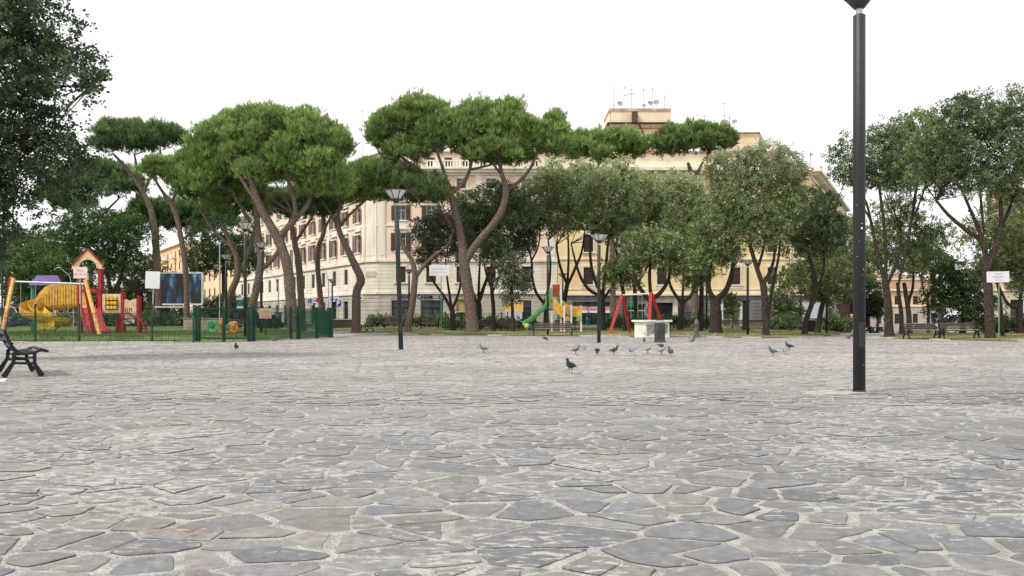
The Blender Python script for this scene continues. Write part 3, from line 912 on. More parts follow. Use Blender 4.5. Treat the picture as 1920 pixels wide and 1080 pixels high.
pine('largest umbrella pine of the square with a trunk split in two long limbs', 886, 60,
     [[(886, 620, 31), (882, 575, 28), (874, 525, 27), (869, 482, 24), (864, 440, 18), (854, 400, 17), (845, 362, 16), (839, 345, 13)],
      [(872, 492, 19), (893, 458, 18), (924, 422, 17), (944, 388, 16), (948, 355, 14), (940, 325, 10), (936, 300, 7)],
      [(842, 352, 10), (812, 335, 9), (775, 312, 7), (745, 290, 5)], [(840, 350, 10), (832, 320, 8), (822, 290, 6)], [(846, 362, 11), (868, 345, 10), (881, 320, 8), (886, 295, 6)],
      [(948, 358, 9), (975, 340, 8), (994, 318, 7), (1006, 292, 5)], [(942, 330, 7), (928, 312, 5), (918, 295, 4)], [(884, 318, 6), (912, 312, 5), (935, 308, 3)]],
     [(735, 250, 52, 44), (785, 232, 60, 42), (835, 262, 62, 48), (885, 240, 58, 48), (945, 245, 64, 52), (985, 262, 50, 46), (1040, 268, 28, 58), (760, 285, 48, 30), (930, 292, 70, 26)], dens=1.1, twigs=6)
pine('umbrella pine crown in front of the yellow roof, left of the roof tower', 1150, 82,
     [[(1150, 606, 14), (1148, 480, 13), (1144, 380, 11), (1140, 330, 8)], [(1142, 345, 7), (1120, 318, 5)], [(1142, 345, 7), (1175, 315, 5)]],
     [(1110, 288, 50, 36), (1160, 280, 52, 32), (1080, 280, 30, 30)])
pine('umbrella pine crown in front of the yellow roof, right of the roof tower', 1303, 82,
     [[(1303, 606, 16), (1302, 480, 15), (1300, 380, 13), (1297, 332, 11), (1290, 305, 7)], [(1298, 338, 9), (1312, 318, 7), (1322, 300, 4)], [(1338, 400, 9), (1334, 330, 7), (1340, 300, 5)]],
     [(1260, 275, 42, 32), (1305, 268, 55, 32), (1345, 270, 36, 30)], cols=[(0.09, 0.16, 0.035), (0.11, 0.185, 0.04), (0.05, 0.09, 0.03)])

# broadleaved trees and bushes on the far left
def bush(label, base, d, ells, cols=BUSH_GR, name='evergreen_tree', stems=None, **k):
    if stems is None: stems = [[(base, 606, 14), (base + 2, 560, 12), (ells[0][0], ells[0][1] + ells[0][3] * 0.4, 8)]]
    return tree(name, label, 'oak', base, d, stems, ells, cols, M_palebark, **k)
bush('round mid green tree above the playground tower with several thin stems', 205, 72, [(185, 435, 66, 48), (235, 448, 52, 48), (145, 450, 46, 38), (205, 480, 60, 34)], stems=[[(205, 608, 12), (207, 560, 11), (200, 500, 9), (190, 450, 6)], [(215, 606, 9), (222, 540, 8), (236, 490, 6), (240, 455, 4)], [(207, 560, 7), (230, 520, 7), (262, 560, 8)]], dens=0.9)
bush('lighter green tree behind the purple roof of the playground', 70, 80, [(75, 500, 60, 42), (125, 515, 56, 38), (30, 515, 48, 42)], cols=[(0.08, 0.135, 0.035), (0.10, 0.16, 0.045), (0.06, 0.10, 0.03)], dens=0.9)
bush('dark tree at the left edge behind the light pole', 10, 88, [(15, 475, 56, 42), (60, 462, 42, 30), (-50, 500, 60, 60), (105, 465, 36, 28)], cols=OAK_DARK, dens=0.9)
bush('dark green dense tree behind the billboard pines', 418, 86, [(418, 455, 60, 48), (380, 475, 34, 40), (455, 480, 34, 34)], cols=[(0.045, 0.085, 0.03), (0.06, 0.105, 0.035)], dens=0.9)
bush('feathery green oleander right of the playground tower', 262, 78, [(262, 520, 40, 34), (230, 545, 40, 35), (300, 545, 26, 32)], cols=[(0.085, 0.13, 0.05), (0.11, 0.16, 0.065), (0.06, 0.09, 0.035)], name='oleander', dens=0.9)
bush('dark shrub filling the gap behind the playground slides', 140, 84, [(100, 555, 60, 36), (165, 550, 52, 40), (50, 565, 50, 30), (215, 575, 40, 26)], cols=OAK_DARK, name='evergreen_shrub', dens=0.8)
bush('dark shrub behind the playground stairs and blank sign', 300, 84, [(262, 582, 36, 22), (305, 578, 34, 24)], cols=OAK_DARK, name='evergreen_shrub', dens=0.8)

# holm oaks in the middle
oak('small grey green holm oak with a three way fork behind the white notice board', 849, 64,
    [[(849, 612, 16), (849, 590, 15), (845, 574, 14)], [(845, 578, 9), (832, 555, 8), (812, 528, 6), (800, 500, 4)], [(846, 576, 8), (842, 545, 7), (838, 515, 5), (836, 480, 3)], [(848, 578, 8), (858, 555, 7), (864, 528, 6), (866, 490, 4)]],
    [(805, 440, 32, 34), (845, 455, 40, 36), (800, 480, 26, 22), (825, 420, 30, 20)], cols=[(0.11, 0.125, 0.085), (0.14, 0.155, 0.11), (0.08, 0.095, 0.06)], dens=0.8)
oak('dark broad holm oak right behind the largest umbrella pine', 897, 67,
    [[(897, 611, 20), (897, 585, 19), (896, 568, 18)], [(896, 572, 11), (905, 545, 10), (916, 515, 7), (930, 480, 5)], [(894, 570, 10), (886, 545, 8), (880, 510, 6), (872, 470, 4)], [(897, 570, 8), (898, 530, 7), (900, 480, 4)]],
    [(915, 395, 60, 38), (900, 440, 52, 46), (950, 415, 52, 46), (960, 455, 40, 38), (870, 400, 36, 36)], cols=OAK_DARK)
oak('slim holm oak with a straight trunk between the big pine and the slide', 926, 62,
    [[(926, 615, 12), (925, 575, 11), (922, 540, 10), (925, 510, 7)], [(923, 548, 7), (935, 520, 6), (948, 480, 4)], [(923, 545, 6), (912, 515, 5), (905, 480, 3)]],
    [(950, 370, 38, 28), (925, 470, 30, 30), (975, 400, 34, 34)], cols=OAK_DARK)
oak('little holm oak with pale leaves growing low in front of the yellow poster', 962, 61,
    [[(962, 614, 11), (961, 585, 9), (959, 545, 7), (962, 500, 5), (963, 480, 3)]],
    [(952, 520, 22, 26), (972, 535, 20, 26), (962, 495, 22, 22), (955, 560, 16, 16)], cols=[(0.13, 0.15, 0.10), (0.16, 0.18, 0.12), (0.09, 0.10, 0.065)], dens=0.6)
oak('holm oak with long bare curving limbs left of the small slide', 1022, 65,
    [[(1022, 612, 15), (1024, 590, 14), (1020, 565, 13)], [(1020, 568, 9), (1005, 548, 8), (998, 520, 7), (996, 485, 6), (985, 455, 4)], [(1022, 565, 8), (1030, 530, 7), (1032, 490, 6), (1028, 450, 4)], [(996, 490, 5), (1010, 460, 4), (1012, 420, 3)]],
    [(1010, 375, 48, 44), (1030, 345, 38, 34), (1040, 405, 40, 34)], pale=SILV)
oak('holm oak with crossing limbs right above the red board of the small slide', 1060, 70,
    [[(1056, 610, 14), (1058, 570, 13), (1064, 530, 12)], [(1064, 535, 8), (1078, 505, 8), (1092, 470, 6), (1098, 430, 4)], [(1062, 530, 8), (1050, 500, 7), (1042, 460, 5)], [(1064, 530, 7), (1066, 480, 6), (1064, 430, 4)]],
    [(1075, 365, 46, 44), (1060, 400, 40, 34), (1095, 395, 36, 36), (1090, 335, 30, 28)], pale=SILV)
oak('holm oak with a low thick fork right behind the middle lamp', 1130, 64,
    [[(1130, 612, 18), (1129, 580, 17), (1128, 550, 16)], [(1128, 556, 10), (1105, 543, 9), (1090, 520, 8), (1080, 490, 6), (1072, 455, 4)], [(1128, 552, 10), (1112, 515, 9), (1106, 470, 7), (1110, 430, 5)], [(1130, 555, 10), (1136, 500, 9), (1140, 455, 7), (1146, 425, 5)], [(1131, 560, 8), (1150, 530, 6), (1165, 470, 5)]],
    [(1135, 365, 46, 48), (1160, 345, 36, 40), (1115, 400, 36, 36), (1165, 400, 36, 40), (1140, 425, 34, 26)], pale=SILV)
oak('leafy leaning holm oak left of the red swing', 1170, 63,
    [[(1172, 612, 12), (1170, 560, 11), (1160, 500, 9), (1153, 455, 6)], [(1166, 530, 7), (1180, 490, 6), (1192, 450, 4)]],
    [(1160, 490, 28, 32), (1145, 520, 22, 22), (1178, 520, 24, 26)], dens=0.7)
oak('holm oak with a pale domed crown above the red swing', 1196, 70,
    [[(1196, 610, 13), (1192, 570, 12), (1190, 540, 10), (1186, 500, 8), (1200, 450, 5)], [(1190, 540, 7), (1215, 500, 6), (1232, 460, 4)]],
    [(1205, 375, 42, 44), (1235, 365, 34, 36), (1190, 420, 34, 32), (1228, 410, 34, 34)], pale=SILV)
oak('wide forked holm oak right over the white stone block', 1222, 60,
    [[(1222, 618, 26), (1222, 590, 24), (1221, 560, 22)], [(1221, 566, 13), (1203, 547, 11), (1190, 525, 9), (1182, 490, 7)], [(1222, 562, 13), (1242, 545, 11), (1256, 520, 9), (1262, 480, 7)], [(1221, 560, 10), (1218, 520, 9), (1222, 480, 7)]],
    [(1200, 465, 34, 30), (1240, 470, 42, 40), (1270, 490, 34, 30), (1190, 495, 26, 24)])
oak('thin branchy holm oak right of the portal of the yellow building', 1276, 66,
    [[(1275, 612, 15), (1278, 585, 14), (1280, 565, 13)], [(1279, 570, 9), (1262, 545, 8), (1255, 520, 6), (1258, 480, 4)], [(1281, 568, 9), (1298, 550, 8), (1306, 520, 6), (1310, 480, 4)], [(1280, 566, 7), (1280, 530, 6), (1282, 470, 4)]],
    [(1285, 395, 48, 50), (1270, 355, 36, 26), (1310, 410, 36, 42), (1300, 455, 40, 34)], pale=SILV)
oak('holm oak with a thick smooth trunk dividing like a goblet', 1342, 57,
    [[(1342, 622, 31), (1342, 590, 29), (1341, 560, 27)], [(1340, 562, 15), (1328, 542, 13), (1328, 515, 11), (1332, 480, 9), (1328, 440, 6)], [(1342, 562, 17), (1360, 545, 15), (1370, 515, 13), (1374, 480, 11), (1368, 440, 8), (1370, 410, 5)], [(1374, 490, 9), (1386, 460, 7), (1390, 430, 5)]],
    [(1335, 440, 44, 40), (1320, 480, 40, 34), (1355, 405, 40, 40), (1360, 470, 36, 30)], dens=1.0)
oak('slender stem of a holm oak right beside the goblet shaped trunk', 1313, 62,
    [[(1313, 614, 14), (1315, 570, 13), (1316, 520, 11), (1316, 470, 8)]],
    [(1320, 500, 26, 30), (1300, 520, 24, 22)], dens=0.7)
oak('tallest holm oak of the middle with a broad silvery crown over twin stems', 1436, 49,
    [[(1436, 632, 19), (1435, 590, 18), (1433, 550, 18), (1430, 530, 17)], [(1430, 534, 13), (1417, 500, 12), (1405, 465, 10), (1398, 420, 7)], [(1432, 532, 12), (1448, 505, 9), (1458, 475, 7), (1462, 430, 5)], [(1446, 628, 8, 0.6), (1448, 580, 8, 0.6), (1456, 530, 8, 0.6), (1466, 480, 7, 0.6), (1470, 430, 5, 0.6)], [(1420, 505, 8), (1430, 465, 7), (1432, 420, 5)]],
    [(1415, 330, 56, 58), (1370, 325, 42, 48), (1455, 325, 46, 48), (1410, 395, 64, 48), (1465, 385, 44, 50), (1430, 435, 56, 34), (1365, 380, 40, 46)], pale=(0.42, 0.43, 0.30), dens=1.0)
oak('dark leaning holm oak left of the advertising board', 1508, 53,
    [[(1508, 627, 15), (1512, 600, 14), (1522, 570, 13), (1530, 540, 12), (1524, 505, 9), (1512, 465, 6)], [(1530, 545, 8), (1545, 510, 7), (1548, 470, 5)]],
    [(1520, 400, 48, 44), (1540, 440, 40, 40), (1500, 450, 36, 44), (1550, 400, 30, 34)], cols=OAK_DARK)
oak('holm oak with yellowish leaves in front of the advertising board', 1540, 58,
    [[(1532, 618, 15), (1538, 590, 14), (1545, 560, 12), (1550, 520, 9)], [(1545, 560, 7), (1530, 530, 6), (1510, 510, 4)]],
    [(1490, 525, 34, 26), (1540, 500, 44, 40), (1530, 545, 34, 20), (1570, 540, 30, 34)], cols=OAK_YEL, dens=0.7)
oak('old broad holm oak with a stout dark trunk left of the big lamp post', 1585, 76,
    [[(1585, 610, 24), (1584, 590, 26), (1583, 570, 26)], [(1580, 575, 14), (1568, 550, 12), (1560, 510, 8)], [(1584, 572, 14), (1588, 535, 12), (1590, 490, 8)], [(1588, 575, 14), (1602, 550, 11), (1608, 505, 8)]],
    [(1585, 470, 42, 44), (1560, 500, 34, 36), (1610, 500, 34, 40), (1590, 430, 26, 26)])
bush('dark rounded tree across the street right of the big lamp post', 1625, 110, [(1626, 562, 24, 40), (1610, 575, 20, 28), (1640, 575, 12, 26)], cols=[(0.03, 0.06, 0.032), (0.045, 0.08, 0.038)])
bush('loose dark shrub growing between the corner tree and the advertising board', 1470, 72, [(1475, 565, 22, 36), (1490, 590, 20, 18), (1465, 600, 20, 12)], cols=OAK_DARK, name='evergreen_shrub', dens=0.7)
bush('young thin tree in front of the shop with the white frame', 1372, 68, [(1366, 560, 12, 12), (1376, 575, 14, 14), (1372, 590, 10, 10)], cols=OAK_COL, name='young_tree', dens=0.35, stems=[[(1373, 616, 3), (1372, 590, 3), (1368, 552, 2)]])

# right hand group
oak('holm oak with a reddish straight trunk close to the right of the big lamp post', 1668, 47,
    [[(1668, 632, 26), (1666, 600, 22), (1664, 560, 19), (1660, 530, 17)], [(1660, 535, 11), (1650, 490, 10), (1640, 440, 8), (1628, 380, 6), (1610, 350, 4)], [(1661, 530, 10), (1658, 480, 9), (1652, 420, 8), (1640, 350, 6)], [(1664, 535, 8), (1690, 480, 7), (1700, 430, 5)], [(1636, 420, 5), (1612, 385, 5), (1590, 350, 4)]],
    [(1590, 310, 32, 48), (1650, 300, 42, 42), (1625, 335, 30, 34), (1675, 330, 36, 34), (1665, 270, 34, 30)], dens=0.75, cols=OAK_DARK + OAK_COL[:1])
oak('holm oak with a slim dark limb reaching straight up in the right group', 1695, 52,
    [[(1690, 622, 12), (1690, 590, 11), (1686, 560, 10), (1683, 530, 9)], [(1684, 535, 6), (1700, 470, 8), (1712, 410, 8), (1722, 350, 7), (1730, 310, 5)], [(1712, 410, 5), (1728, 365, 5), (1735, 330, 4)]],
    [(1700, 290, 50, 46), (1735, 320, 42, 40), (1690, 340, 38, 26), (1720, 255, 46, 40), (1760, 270, 40, 44)], dens=0.85)
oak('double stemmed holm oak right behind the left park bench', 1708, 55,
    [[(1706, 620, 14), (1704, 590, 13), (1700, 560, 12), (1695, 530, 9)], [(1710, 618, 9, 0.5), (1710, 570, 9, 0.5), (1718, 540, 7, 0.5), (1720, 510, 5, 0.5)]],
    [(1690, 415, 50, 44), (1660, 450, 40, 38), (1725, 450, 46, 42), (1700, 485, 46, 30), (1655, 490, 34, 30)], cols=OAK_COL + OAK_YEL[:2], dens=0.7)
oak('small round holm oak with thin twisted branches between the two park benches', 1740, 60,
    [[(1740, 614, 8), (1741, 580, 7), (1738, 560, 6)], [(1738, 562, 4), (1728, 535, 4), (1724, 510, 3)], [(1739, 560, 4), (1750, 530, 4), (1752, 505, 3)]],
    [(1745, 480, 38, 30), (1725, 500, 26, 22), (1768, 500, 22, 24)], cols=OAK_DARK, dens=0.8)
bush('dense rounded green shrub tree behind the right park bench', 1805, 56, [(1800, 525, 44, 40), (1775, 565, 42, 40), (1825, 560, 34, 46), (1805, 580, 50, 28)], cols=[(0.05, 0.08, 0.03), (0.07, 0.105, 0.035), (0.035, 0.06, 0.025)], dens=0.9)
oak('massive holm oak with a thick furrowed trunk beside the right notice board', 1857, 41,
    [[(1857, 638, 27), (1855, 600, 24), (1853, 550, 23), (1849, 505, 22)], [(1850, 510, 14), (1846, 455, 13), (1820, 430, 11), (1790, 400, 9), (1770, 370, 6)], [(1848, 470, 12), (1838, 430, 10), (1822, 385, 8), (1810, 350, 5)], [(1852, 505, 14), (1868, 455, 12), (1872, 410, 10), (1866, 360, 8)], [(1870, 440, 9), (1890, 400, 8), (1905, 350, 6)], [(1846, 440, 7), (1840, 390, 7), (1836, 340, 5)]],
    [(1775, 270, 52, 46), (1810, 225, 58, 40), (1860, 235, 52, 48), (1905, 260, 60, 60), (1850, 300, 60, 44), (1790, 320, 46, 34), (1925, 340, 60, 55), (1830, 200, 34, 28), (1900, 205, 40, 30), (1740, 300, 40, 40), (1800, 345, 50, 34), (1870, 350, 50, 40)], dens=0.85, sub=0.6, twigs=8, cols=[(0.09, 0.125, 0.055), (0.12, 0.16, 0.072), (0.06, 0.085, 0.04), (0.16, 0.20, 0.095)])
oak('leafy yellow green holm oak just left of the right notice board', 1838, 46,
    [[(1880, 624, 10), (1878, 590, 9), (1872, 540, 7), (1860, 490, 5)], [(1872, 540, 5), (1850, 500, 4)]],
    [(1850, 455, 46, 38), (1885, 480, 38, 40), (1842, 500, 28, 26), (1905, 440, 42, 40), (1925, 500, 30, 40)], cols=OAK_YEL, dens=0.7)
oak('forked holm oak at the right edge in front of the balconied building', 1912, 57,
    [[(1912, 616, 17), (1911, 590, 15), (1910, 575, 14)], [(1908, 578, 10), (1890, 570, 9), (1878, 550, 7), (1868, 525, 5)], [(1911, 575, 9), (1916, 545, 8), (1920, 500, 5)]],
    [(1890, 405, 46, 34), (1930, 430, 44, 60), (1870, 505, 28, 22), (1930, 520, 40, 40)], dens=0.7)
# ------------------------------------------------------------------ BUILDINGS
M_peach = mat('peach_plaster', (0.76, 0.56, 0.43), 0.9, 0, 0.7, 0.08, 20, col2=(0.88, 0.69, 0.55), detail=9, stretch=(1, 1, 0.35))
M_cream = mat('cream_stucco', (0.70, 0.63, 0.52), 0.9, 0, 0.8, 0.08, 20, col2=(0.84, 0.79, 0.68), detail=9, stretch=(1, 1, 0.35))
M_stone = mat('travertine', (0.42, 0.38, 0.32), 0.85, 0, 0.8, 0.1, 20, col2=(0.56, 0.51, 0.43), detail=7)
M_yell = mat('ochre_plaster', (0.76, 0.57, 0.30), 0.9, 0, 0.7, 0.08, 20, col2=(0.86, 0.69, 0.41), detail=9, stretch=(1, 1, 0.35))
M_dkst = mat('dark_rusticated_stone', (0.15, 0.145, 0.135), 0.85, 0, 0.9, 0.1, 20, col2=(0.235, 0.225, 0.21))
M_tile = mat('terracotta_tiles', (0.32, 0.17, 0.10), 0.85, 0.3, 3.0, 0.3, 30)
M_shut = mat('brown_shutter', (0.06, 0.038, 0.03), 0.6, 0.25, 1.5)
M_sash = mat('white_sash', (0.62, 0.60, 0.56), 0.5, 0.1, 2)
M_pane = glass_mat('window_glass')
M_roofgrey = mat('roof_concrete', (0.45, 0.36, 0.25), 0.9, 0.25, 1.0)
M_iron = mat('dark_iron', (0.03, 0.032, 0.033), 0.5, 0.2, 6, metal=0.3)
M_paleMetal = mat('pale_metal', (0.55, 0.56, 0.56), 0.5, 0.15, 4, metal=0.2)
M_dark_in = mat('shop_dark', (0.02, 0.022, 0.025), 0.4, 0.4, 2)
Z3 = Vector((0, 0, 1))

class Facade:
    """local frame of one wall: u along the wall, seen left to right from outside"""
    def __init__(s, O, ang, width):
        s.O = Vector((O[0], O[1], 0)); s.ang = ang; s.w = width
        s.U = Vector((math.cos(ang), math.sin(ang), 0)); s.N = s.U.cross(Z3)
    def p(s, u, z, n=0.0): return s.O + s.U * u + Z3 * z + s.N * n
    def box(s, b, u0, u1, z0, z1, n0, n1, mi=None):
        c = s.p((u0 + u1) / 2, (z0 + z1) / 2, (n0 + n1) / 2)
        rot = Matrix((s.U, s.N, Z3)).transposed()
        b.box(c, (u1 - u0, abs(n1 - n0), z1 - z0), rot, mi)
    def wall(s, b, bands, ops, rec=0.25):
        us = sorted({0.0, s.w} | {o[0] for o in ops} | {o[1] for o in ops})
        zs = sorted({z for bd in bands for z in bd[:2]} | {o[2] for o in ops} | {o[3] for o in ops})
        for i in range(len(us) - 1):
            for j in range(len(zs) - 1):
                uc, zc = (us[i] + us[i + 1]) / 2, (zs[j] + zs[j + 1]) / 2
                if us[i + 1] - us[i] < 1e-6 or zs[j + 1] - zs[j] < 1e-6: continue
                if any(o[0] < uc < o[1] and o[2] < zc < o[3] for o in ops): continue
                mi = None
                for bd in bands:
                    if bd[0] <= zc <= bd[1]: mi = bd[2]
                if mi is None: continue
                b.add([s.p(us[i], zs[j]), s.p(us[i + 1], zs[j]), s.p(us[i + 1], zs[j + 1]), s.p(us[i], zs[j + 1])], [(0, 1, 2, 3)], mi=mi)
        for o in ops:
            mi = 0
            for bd in bands:
                if bd[0] <= (o[2] + o[3]) / 2 <= bd[1]: mi = bd[2]
            q = [(o[0], o[2]), (o[1], o[2]), (o[1], o[3]), (o[0], o[3])]
            for k in range(4):
                a, c = q[k], q[(k + 1) % 4]
                b.add([s.p(*a), s.p(*c), s.p(c[0], c[1], -rec), s.p(a[0], a[1], -rec)], [(0, 1, 2, 3)], mi=mi)
    def courses(s, b, z0, z1, hh, gap, pr, ops, mi, margin=0.12):
        z = z0
        while z + hh <= z1 + 0.01:
            cuts = sorted([(o[0] - margin, o[1] + margin) for o in ops if o[2] - margin < z + hh and o[3] + margin > z])
            u = 0.0
            for c in cuts + [(s.w, s.w)]:
                if c[0] - u > 0.15: s.box(b, u + 0.005, c[0], z + gap / 2, z + hh - gap / 2, 0.0, pr, mi)
                u = max(u, c[1])
            z += hh

def window_proto(kind, w, h, surround, name='window'):
    """window facing -Y at the origin of its sill centre; returned object has pane/shutter children"""
    b = MB()
    f = 0.07
    if surround:
        s_ = 0.16
        b.box((-w / 2 - s_ / 2, -0.035, h / 2), (s_, 0.07, h), mi=1); b.box((w / 2 + s_ / 2, -0.035, h / 2), (s_, 0.07, h), mi=1)
        b.box((0, -0.05, h + 0.13), (w + 2 * s_ + 0.1, 0.10, 0.26), mi=1)
        b.box((0, -0.10, -0.07), (w + 2 * s_ + 0.16, 0.20, 0.14), mi=1)
        if surround > 1:
            b.box((0, -0.13, h + 0.45), (w + 0.7, 0.30, 0.14), mi=1)
            b.box((0, -0.04, -0.55), (w + 0.3, 0.08, 0.75), mi=1)
    y = 0.20
    for x in (-w / 2 + f / 2, w / 2 - f / 2, 0): b.box((x, y, h / 2), (f, 0.05, h))
    for z in (f / 2, h - f / 2, h * 0.68): b.box((0, y - 0.004, z), (w, 0.045, f * 0.8))
    o = b.build(name, [M_sash, M_cream])
    g = MB(); g.box((0, y + 0.035, h / 2), (w, 0.012, h)); g.build('pane', M_pane, o)
    if kind in ('open', 'ajar', 'shut'):
        for sgn in (-1, 1):
            m = MB(); lw = w / 2
            if kind == 'open': x0, y0, ang = sgn * (w / 2 + 0.02), -0.09, 0.0 if sgn > 0 else math.pi
            elif kind == 'ajar': x0, y0, ang = sgn * w / 2, -0.04, (R(-28) if sgn > 0 else math.pi + R(28))
            else: x0, y0, ang = sgn * w / 2, 0.05, (math.pi if sgn > 0 else 0.0)
            rot = Matrix.Rotation(ang, 3, 'Z'); c0 = Vector((x0, y0, 0))
            def pc(lx, ly, lz): return c0 + rot @ Vector((lx, ly, lz))
            m.box(pc(0.03, 0, h / 2), (0.06, 0.045, h), rot); m.box(pc(lw - 0.03, 0, h / 2), (0.06, 0.045, h), rot)
            for z in (0.04, h * 0.5, h - 0.04): m.box(pc(lw / 2, 0, z), (lw - 0.12, 0.045, 0.08), rot)
            n = int(h / 0.10)
            for k in range(n):
                m.box(pc(lw / 2, 0, (k + 0.5) * h / n), (lw - 0.12, 0.02, h / n * 0.72), rot)
            m.build('shutter', M_shut, o)
    return o

def place(proto, parent, fac, u, z, first_used, sc=None):
    """window object copied onto a wall"""
    o = copy_tree(proto, parent)
    o.location = fac.p(u, z) - origin(parent)
    o.rotation_euler = (0, 0, fac.ang)
    return o
PROTOS = []
def proto(kind, w, h, sur, name='window'):
    o = window_proto(kind, w, h, sur, name); PROTOS.append(o); return o
def kill(o):
    for c in list(o.children): kill(c)
    bpy.data.objects.remove(o)

w_open_a = proto('open', 1.15, 2.15, 2); w_open_b = proto('open', 1.1, 1.75, 2); w_top = proto('plain', 1.2, 1.2, 1)
w_shut_a = proto('shut', 1.2, 1.9, 1); w_ajar_a = proto('ajar', 1.15, 2.15, 2); w_ajar_b = proto('ajar', 1.1, 1.8, 2)
w_shut_c = proto('shut', 1.15, 2.1, 1); w_mezz = proto('shut', 0.95, 1.85, 0)

def shopfront(name, w, h, parent, fac, u, z, frame=M_iron, label=None):
    b = MB()
    def bx(u0, u1, z0, z1, n0, n1, mi=0): fac.box(b, u0, u1, z0, z1, n0, n1, mi)
    bx(u - w / 2, u - w / 2 + 0.08, z, z + h, -0.24, -0.16); bx(u + w / 2 - 0.08, u + w / 2, z, z + h, -0.24, -0.16)
    bx(u - 0.04, u + 0.04, z, z + h * 0.68, -0.235, -0.165); bx(u - w / 2 + 0.08, u + w / 2 - 0.08, z + h * 0.68, z + h * 0.72, -0.235, -0.165)
    o = b.build(name, frame, parent)
    g = MB(); fac.box(g, u - w / 2, u + w / 2, z, z + h, -0.30, -0.27); g.build('pane', M_pane, o)
    if label: o['label'] = label
    return o

# ---------------- pink corner building
B1 = thing('apartment_building', 'large peach and cream corner building with brown shutters and a bank on its ground floor', 'building', (-15.9, 95, 0.5))
LD = R(34)
fr = Facade((-15.9, 95), 0, 21.3)
Bc = Vector((-17.5, 95.9))
ch = Facade((Bc.x, Bc.y), math.atan2(95 - Bc.y, -15.9 - Bc.x), math.hypot(1.6, 0.9))
Ldir = Vector((-math.sin(LD), math.cos(LD)))
LW = 57.0
Lend = Bc + Ldir * LW
lf = Facade((Lend.x, Lend.y), math.atan2(-Ldir.y, -Ldir.x), LW)
wl = MB()
bands = [(-1.5, 4.3, 0), (4.3, 8.2, 1), (8.2, 18.9, 2)]
rows = [(5.6, 7.5), (9.35, 11.5), (13.0, 14.75), (16.75, 17.95)]
fcols = [2.7, 6.3, 9.9, 13.4, 17.6]
fops = []
for i, u in enumerate(fcols):
    for z0, z1 in rows:
        w = 1.15 if z0 < 16 else 1.2
        fops.append((u - w / 2, u + w / 2, z0, z1))
shop_f = [(2.9, 2.6), (6.4, 2.6), (17.4, 1.6)]
for u, w in shop_f: fops.append((u - w / 2, u + w / 2, 0.55, 3.5))
fops.append((9.3, 12.2, 0.5, 3.6))
fr.wall(wl, bands, fops)
ch.wall(wl, bands, [])
lcols = [LW - 2.3 - 3.9 * k for k in range(14)]
lops = []
for u in lcols:
    for z0, z1 in rows: lops.append((u - 0.55, u + 0.55, z0, z1))
    lops.append((u - 0.75, u + 0.75, 0.7, 3.5))
lf.wall(wl, bands, lops)
# rustication, ledges, pilasters, cornice
for f_, o_ in ((fr, fops), (ch, []), (lf, lops)):
    f_.courses(wl, 0.9, 4.2, 0.47, 0.05, 0.06, o_, 0)
    f_.courses(wl, 4.45, 8.0, 0.42, 0.045, 0.045, o_, 1)
    f_.box(wl, 0, f_.w, 4.22, 4.42, 0, 0.22, 1); f_.box(wl, 0, f_.w, 8.05, 8.35, 0, 0.25, 1)
    f_.box(wl, 0, f_.w, 12.3, 12.5, 0, 0.10, 1); f_.box(wl, 0, f_.w, 15.6, 15.8, 0, 0.12, 1)
    f_.box(wl, 0, f_.w, 18.3, 18.6, 0, 0.20, 1); f_.box(wl, 0, f_.w, 18.6, 18.95, 0, 0.60, 1); f_.box(wl, 0, f_.w, 18.95, 19.2, 0, 0.9, 1)
for f_, us in ((fr, [0.45, 12.0, 20.6]), (ch, [f_.w / 2 for f_ in (ch,)]), (lf, [LW - 0.5, LW - 11.9, LW - 25.6, LW - 39.2, LW - 52.9])):
    for u in us:
        hw = 0.75 if f_ is ch else 0.42
        f_.box(wl, u - hw, u + hw, 8.35, 18.3, 0, 0.13, 1)
        f_.box(wl, u - hw * 0.62, u + hw * 0.62, 8.8, 17.9, 0.13, 0.17, 1)
wl.build('wall', [M_stone, M_cream, M_peach], B1)
# solid body, attic and roof
bd = MB()
plan = [(-15.5, 95.5), (5.3, 95.5), (5.3, 128), (-30, 158), (Lend.x + 0.8, Lend.y + 0.4), (Bc.x + 0.5, Bc.y + 0.6)]
bd.prism(plan, (0, 0, 0), (1, 0, 0), (0, 1, 0), (0, 0, 1), 19.0, center=False)
bd.build('inner_body', M_dark_in, B1)
at_ = MB()
plan2 = [(-15.2, 96.6), (5.2, 96.6), (5.2, 128), (-30, 157), (Lend.x + 1.8, Lend.y + 1.2), (Bc.x + 1.2, Bc.y + 1.6)]
at_.prism(plan2, (0, 0, 19.0), (1, 0, 0), (0, 1, 0), (0, 0, 1), 2.4, center=False, mi=0)
at_.prism([(x, y) for x, y in [(-15.4, 96.3), (5.25, 96.3), (5.25, 128.3), (-30, 157.3), (Lend.x + 1.5, Lend.y + 1.0), (Bc.x + 1.0, Bc.y + 1.4)]], (0, 0, 21.42), (1, 0, 0), (0, 1, 0), (0, 0, 1), 0.22, center=False, mi=1)
for k in range(26):
    p = lf.p(LW - 1.2 - 2.1 * k, 20.2, -0.95); at_.box(p, (1.0, 0.12, 1.1), lf.ang, mi=2)
for k in range(9): at_.box((-14 + 2.1 * k, 96.58, 20.2), (0.9, 0.1, 1.1), mi=2)
at_.build('attic', [M_peach, M_cream, M_shut], B1)
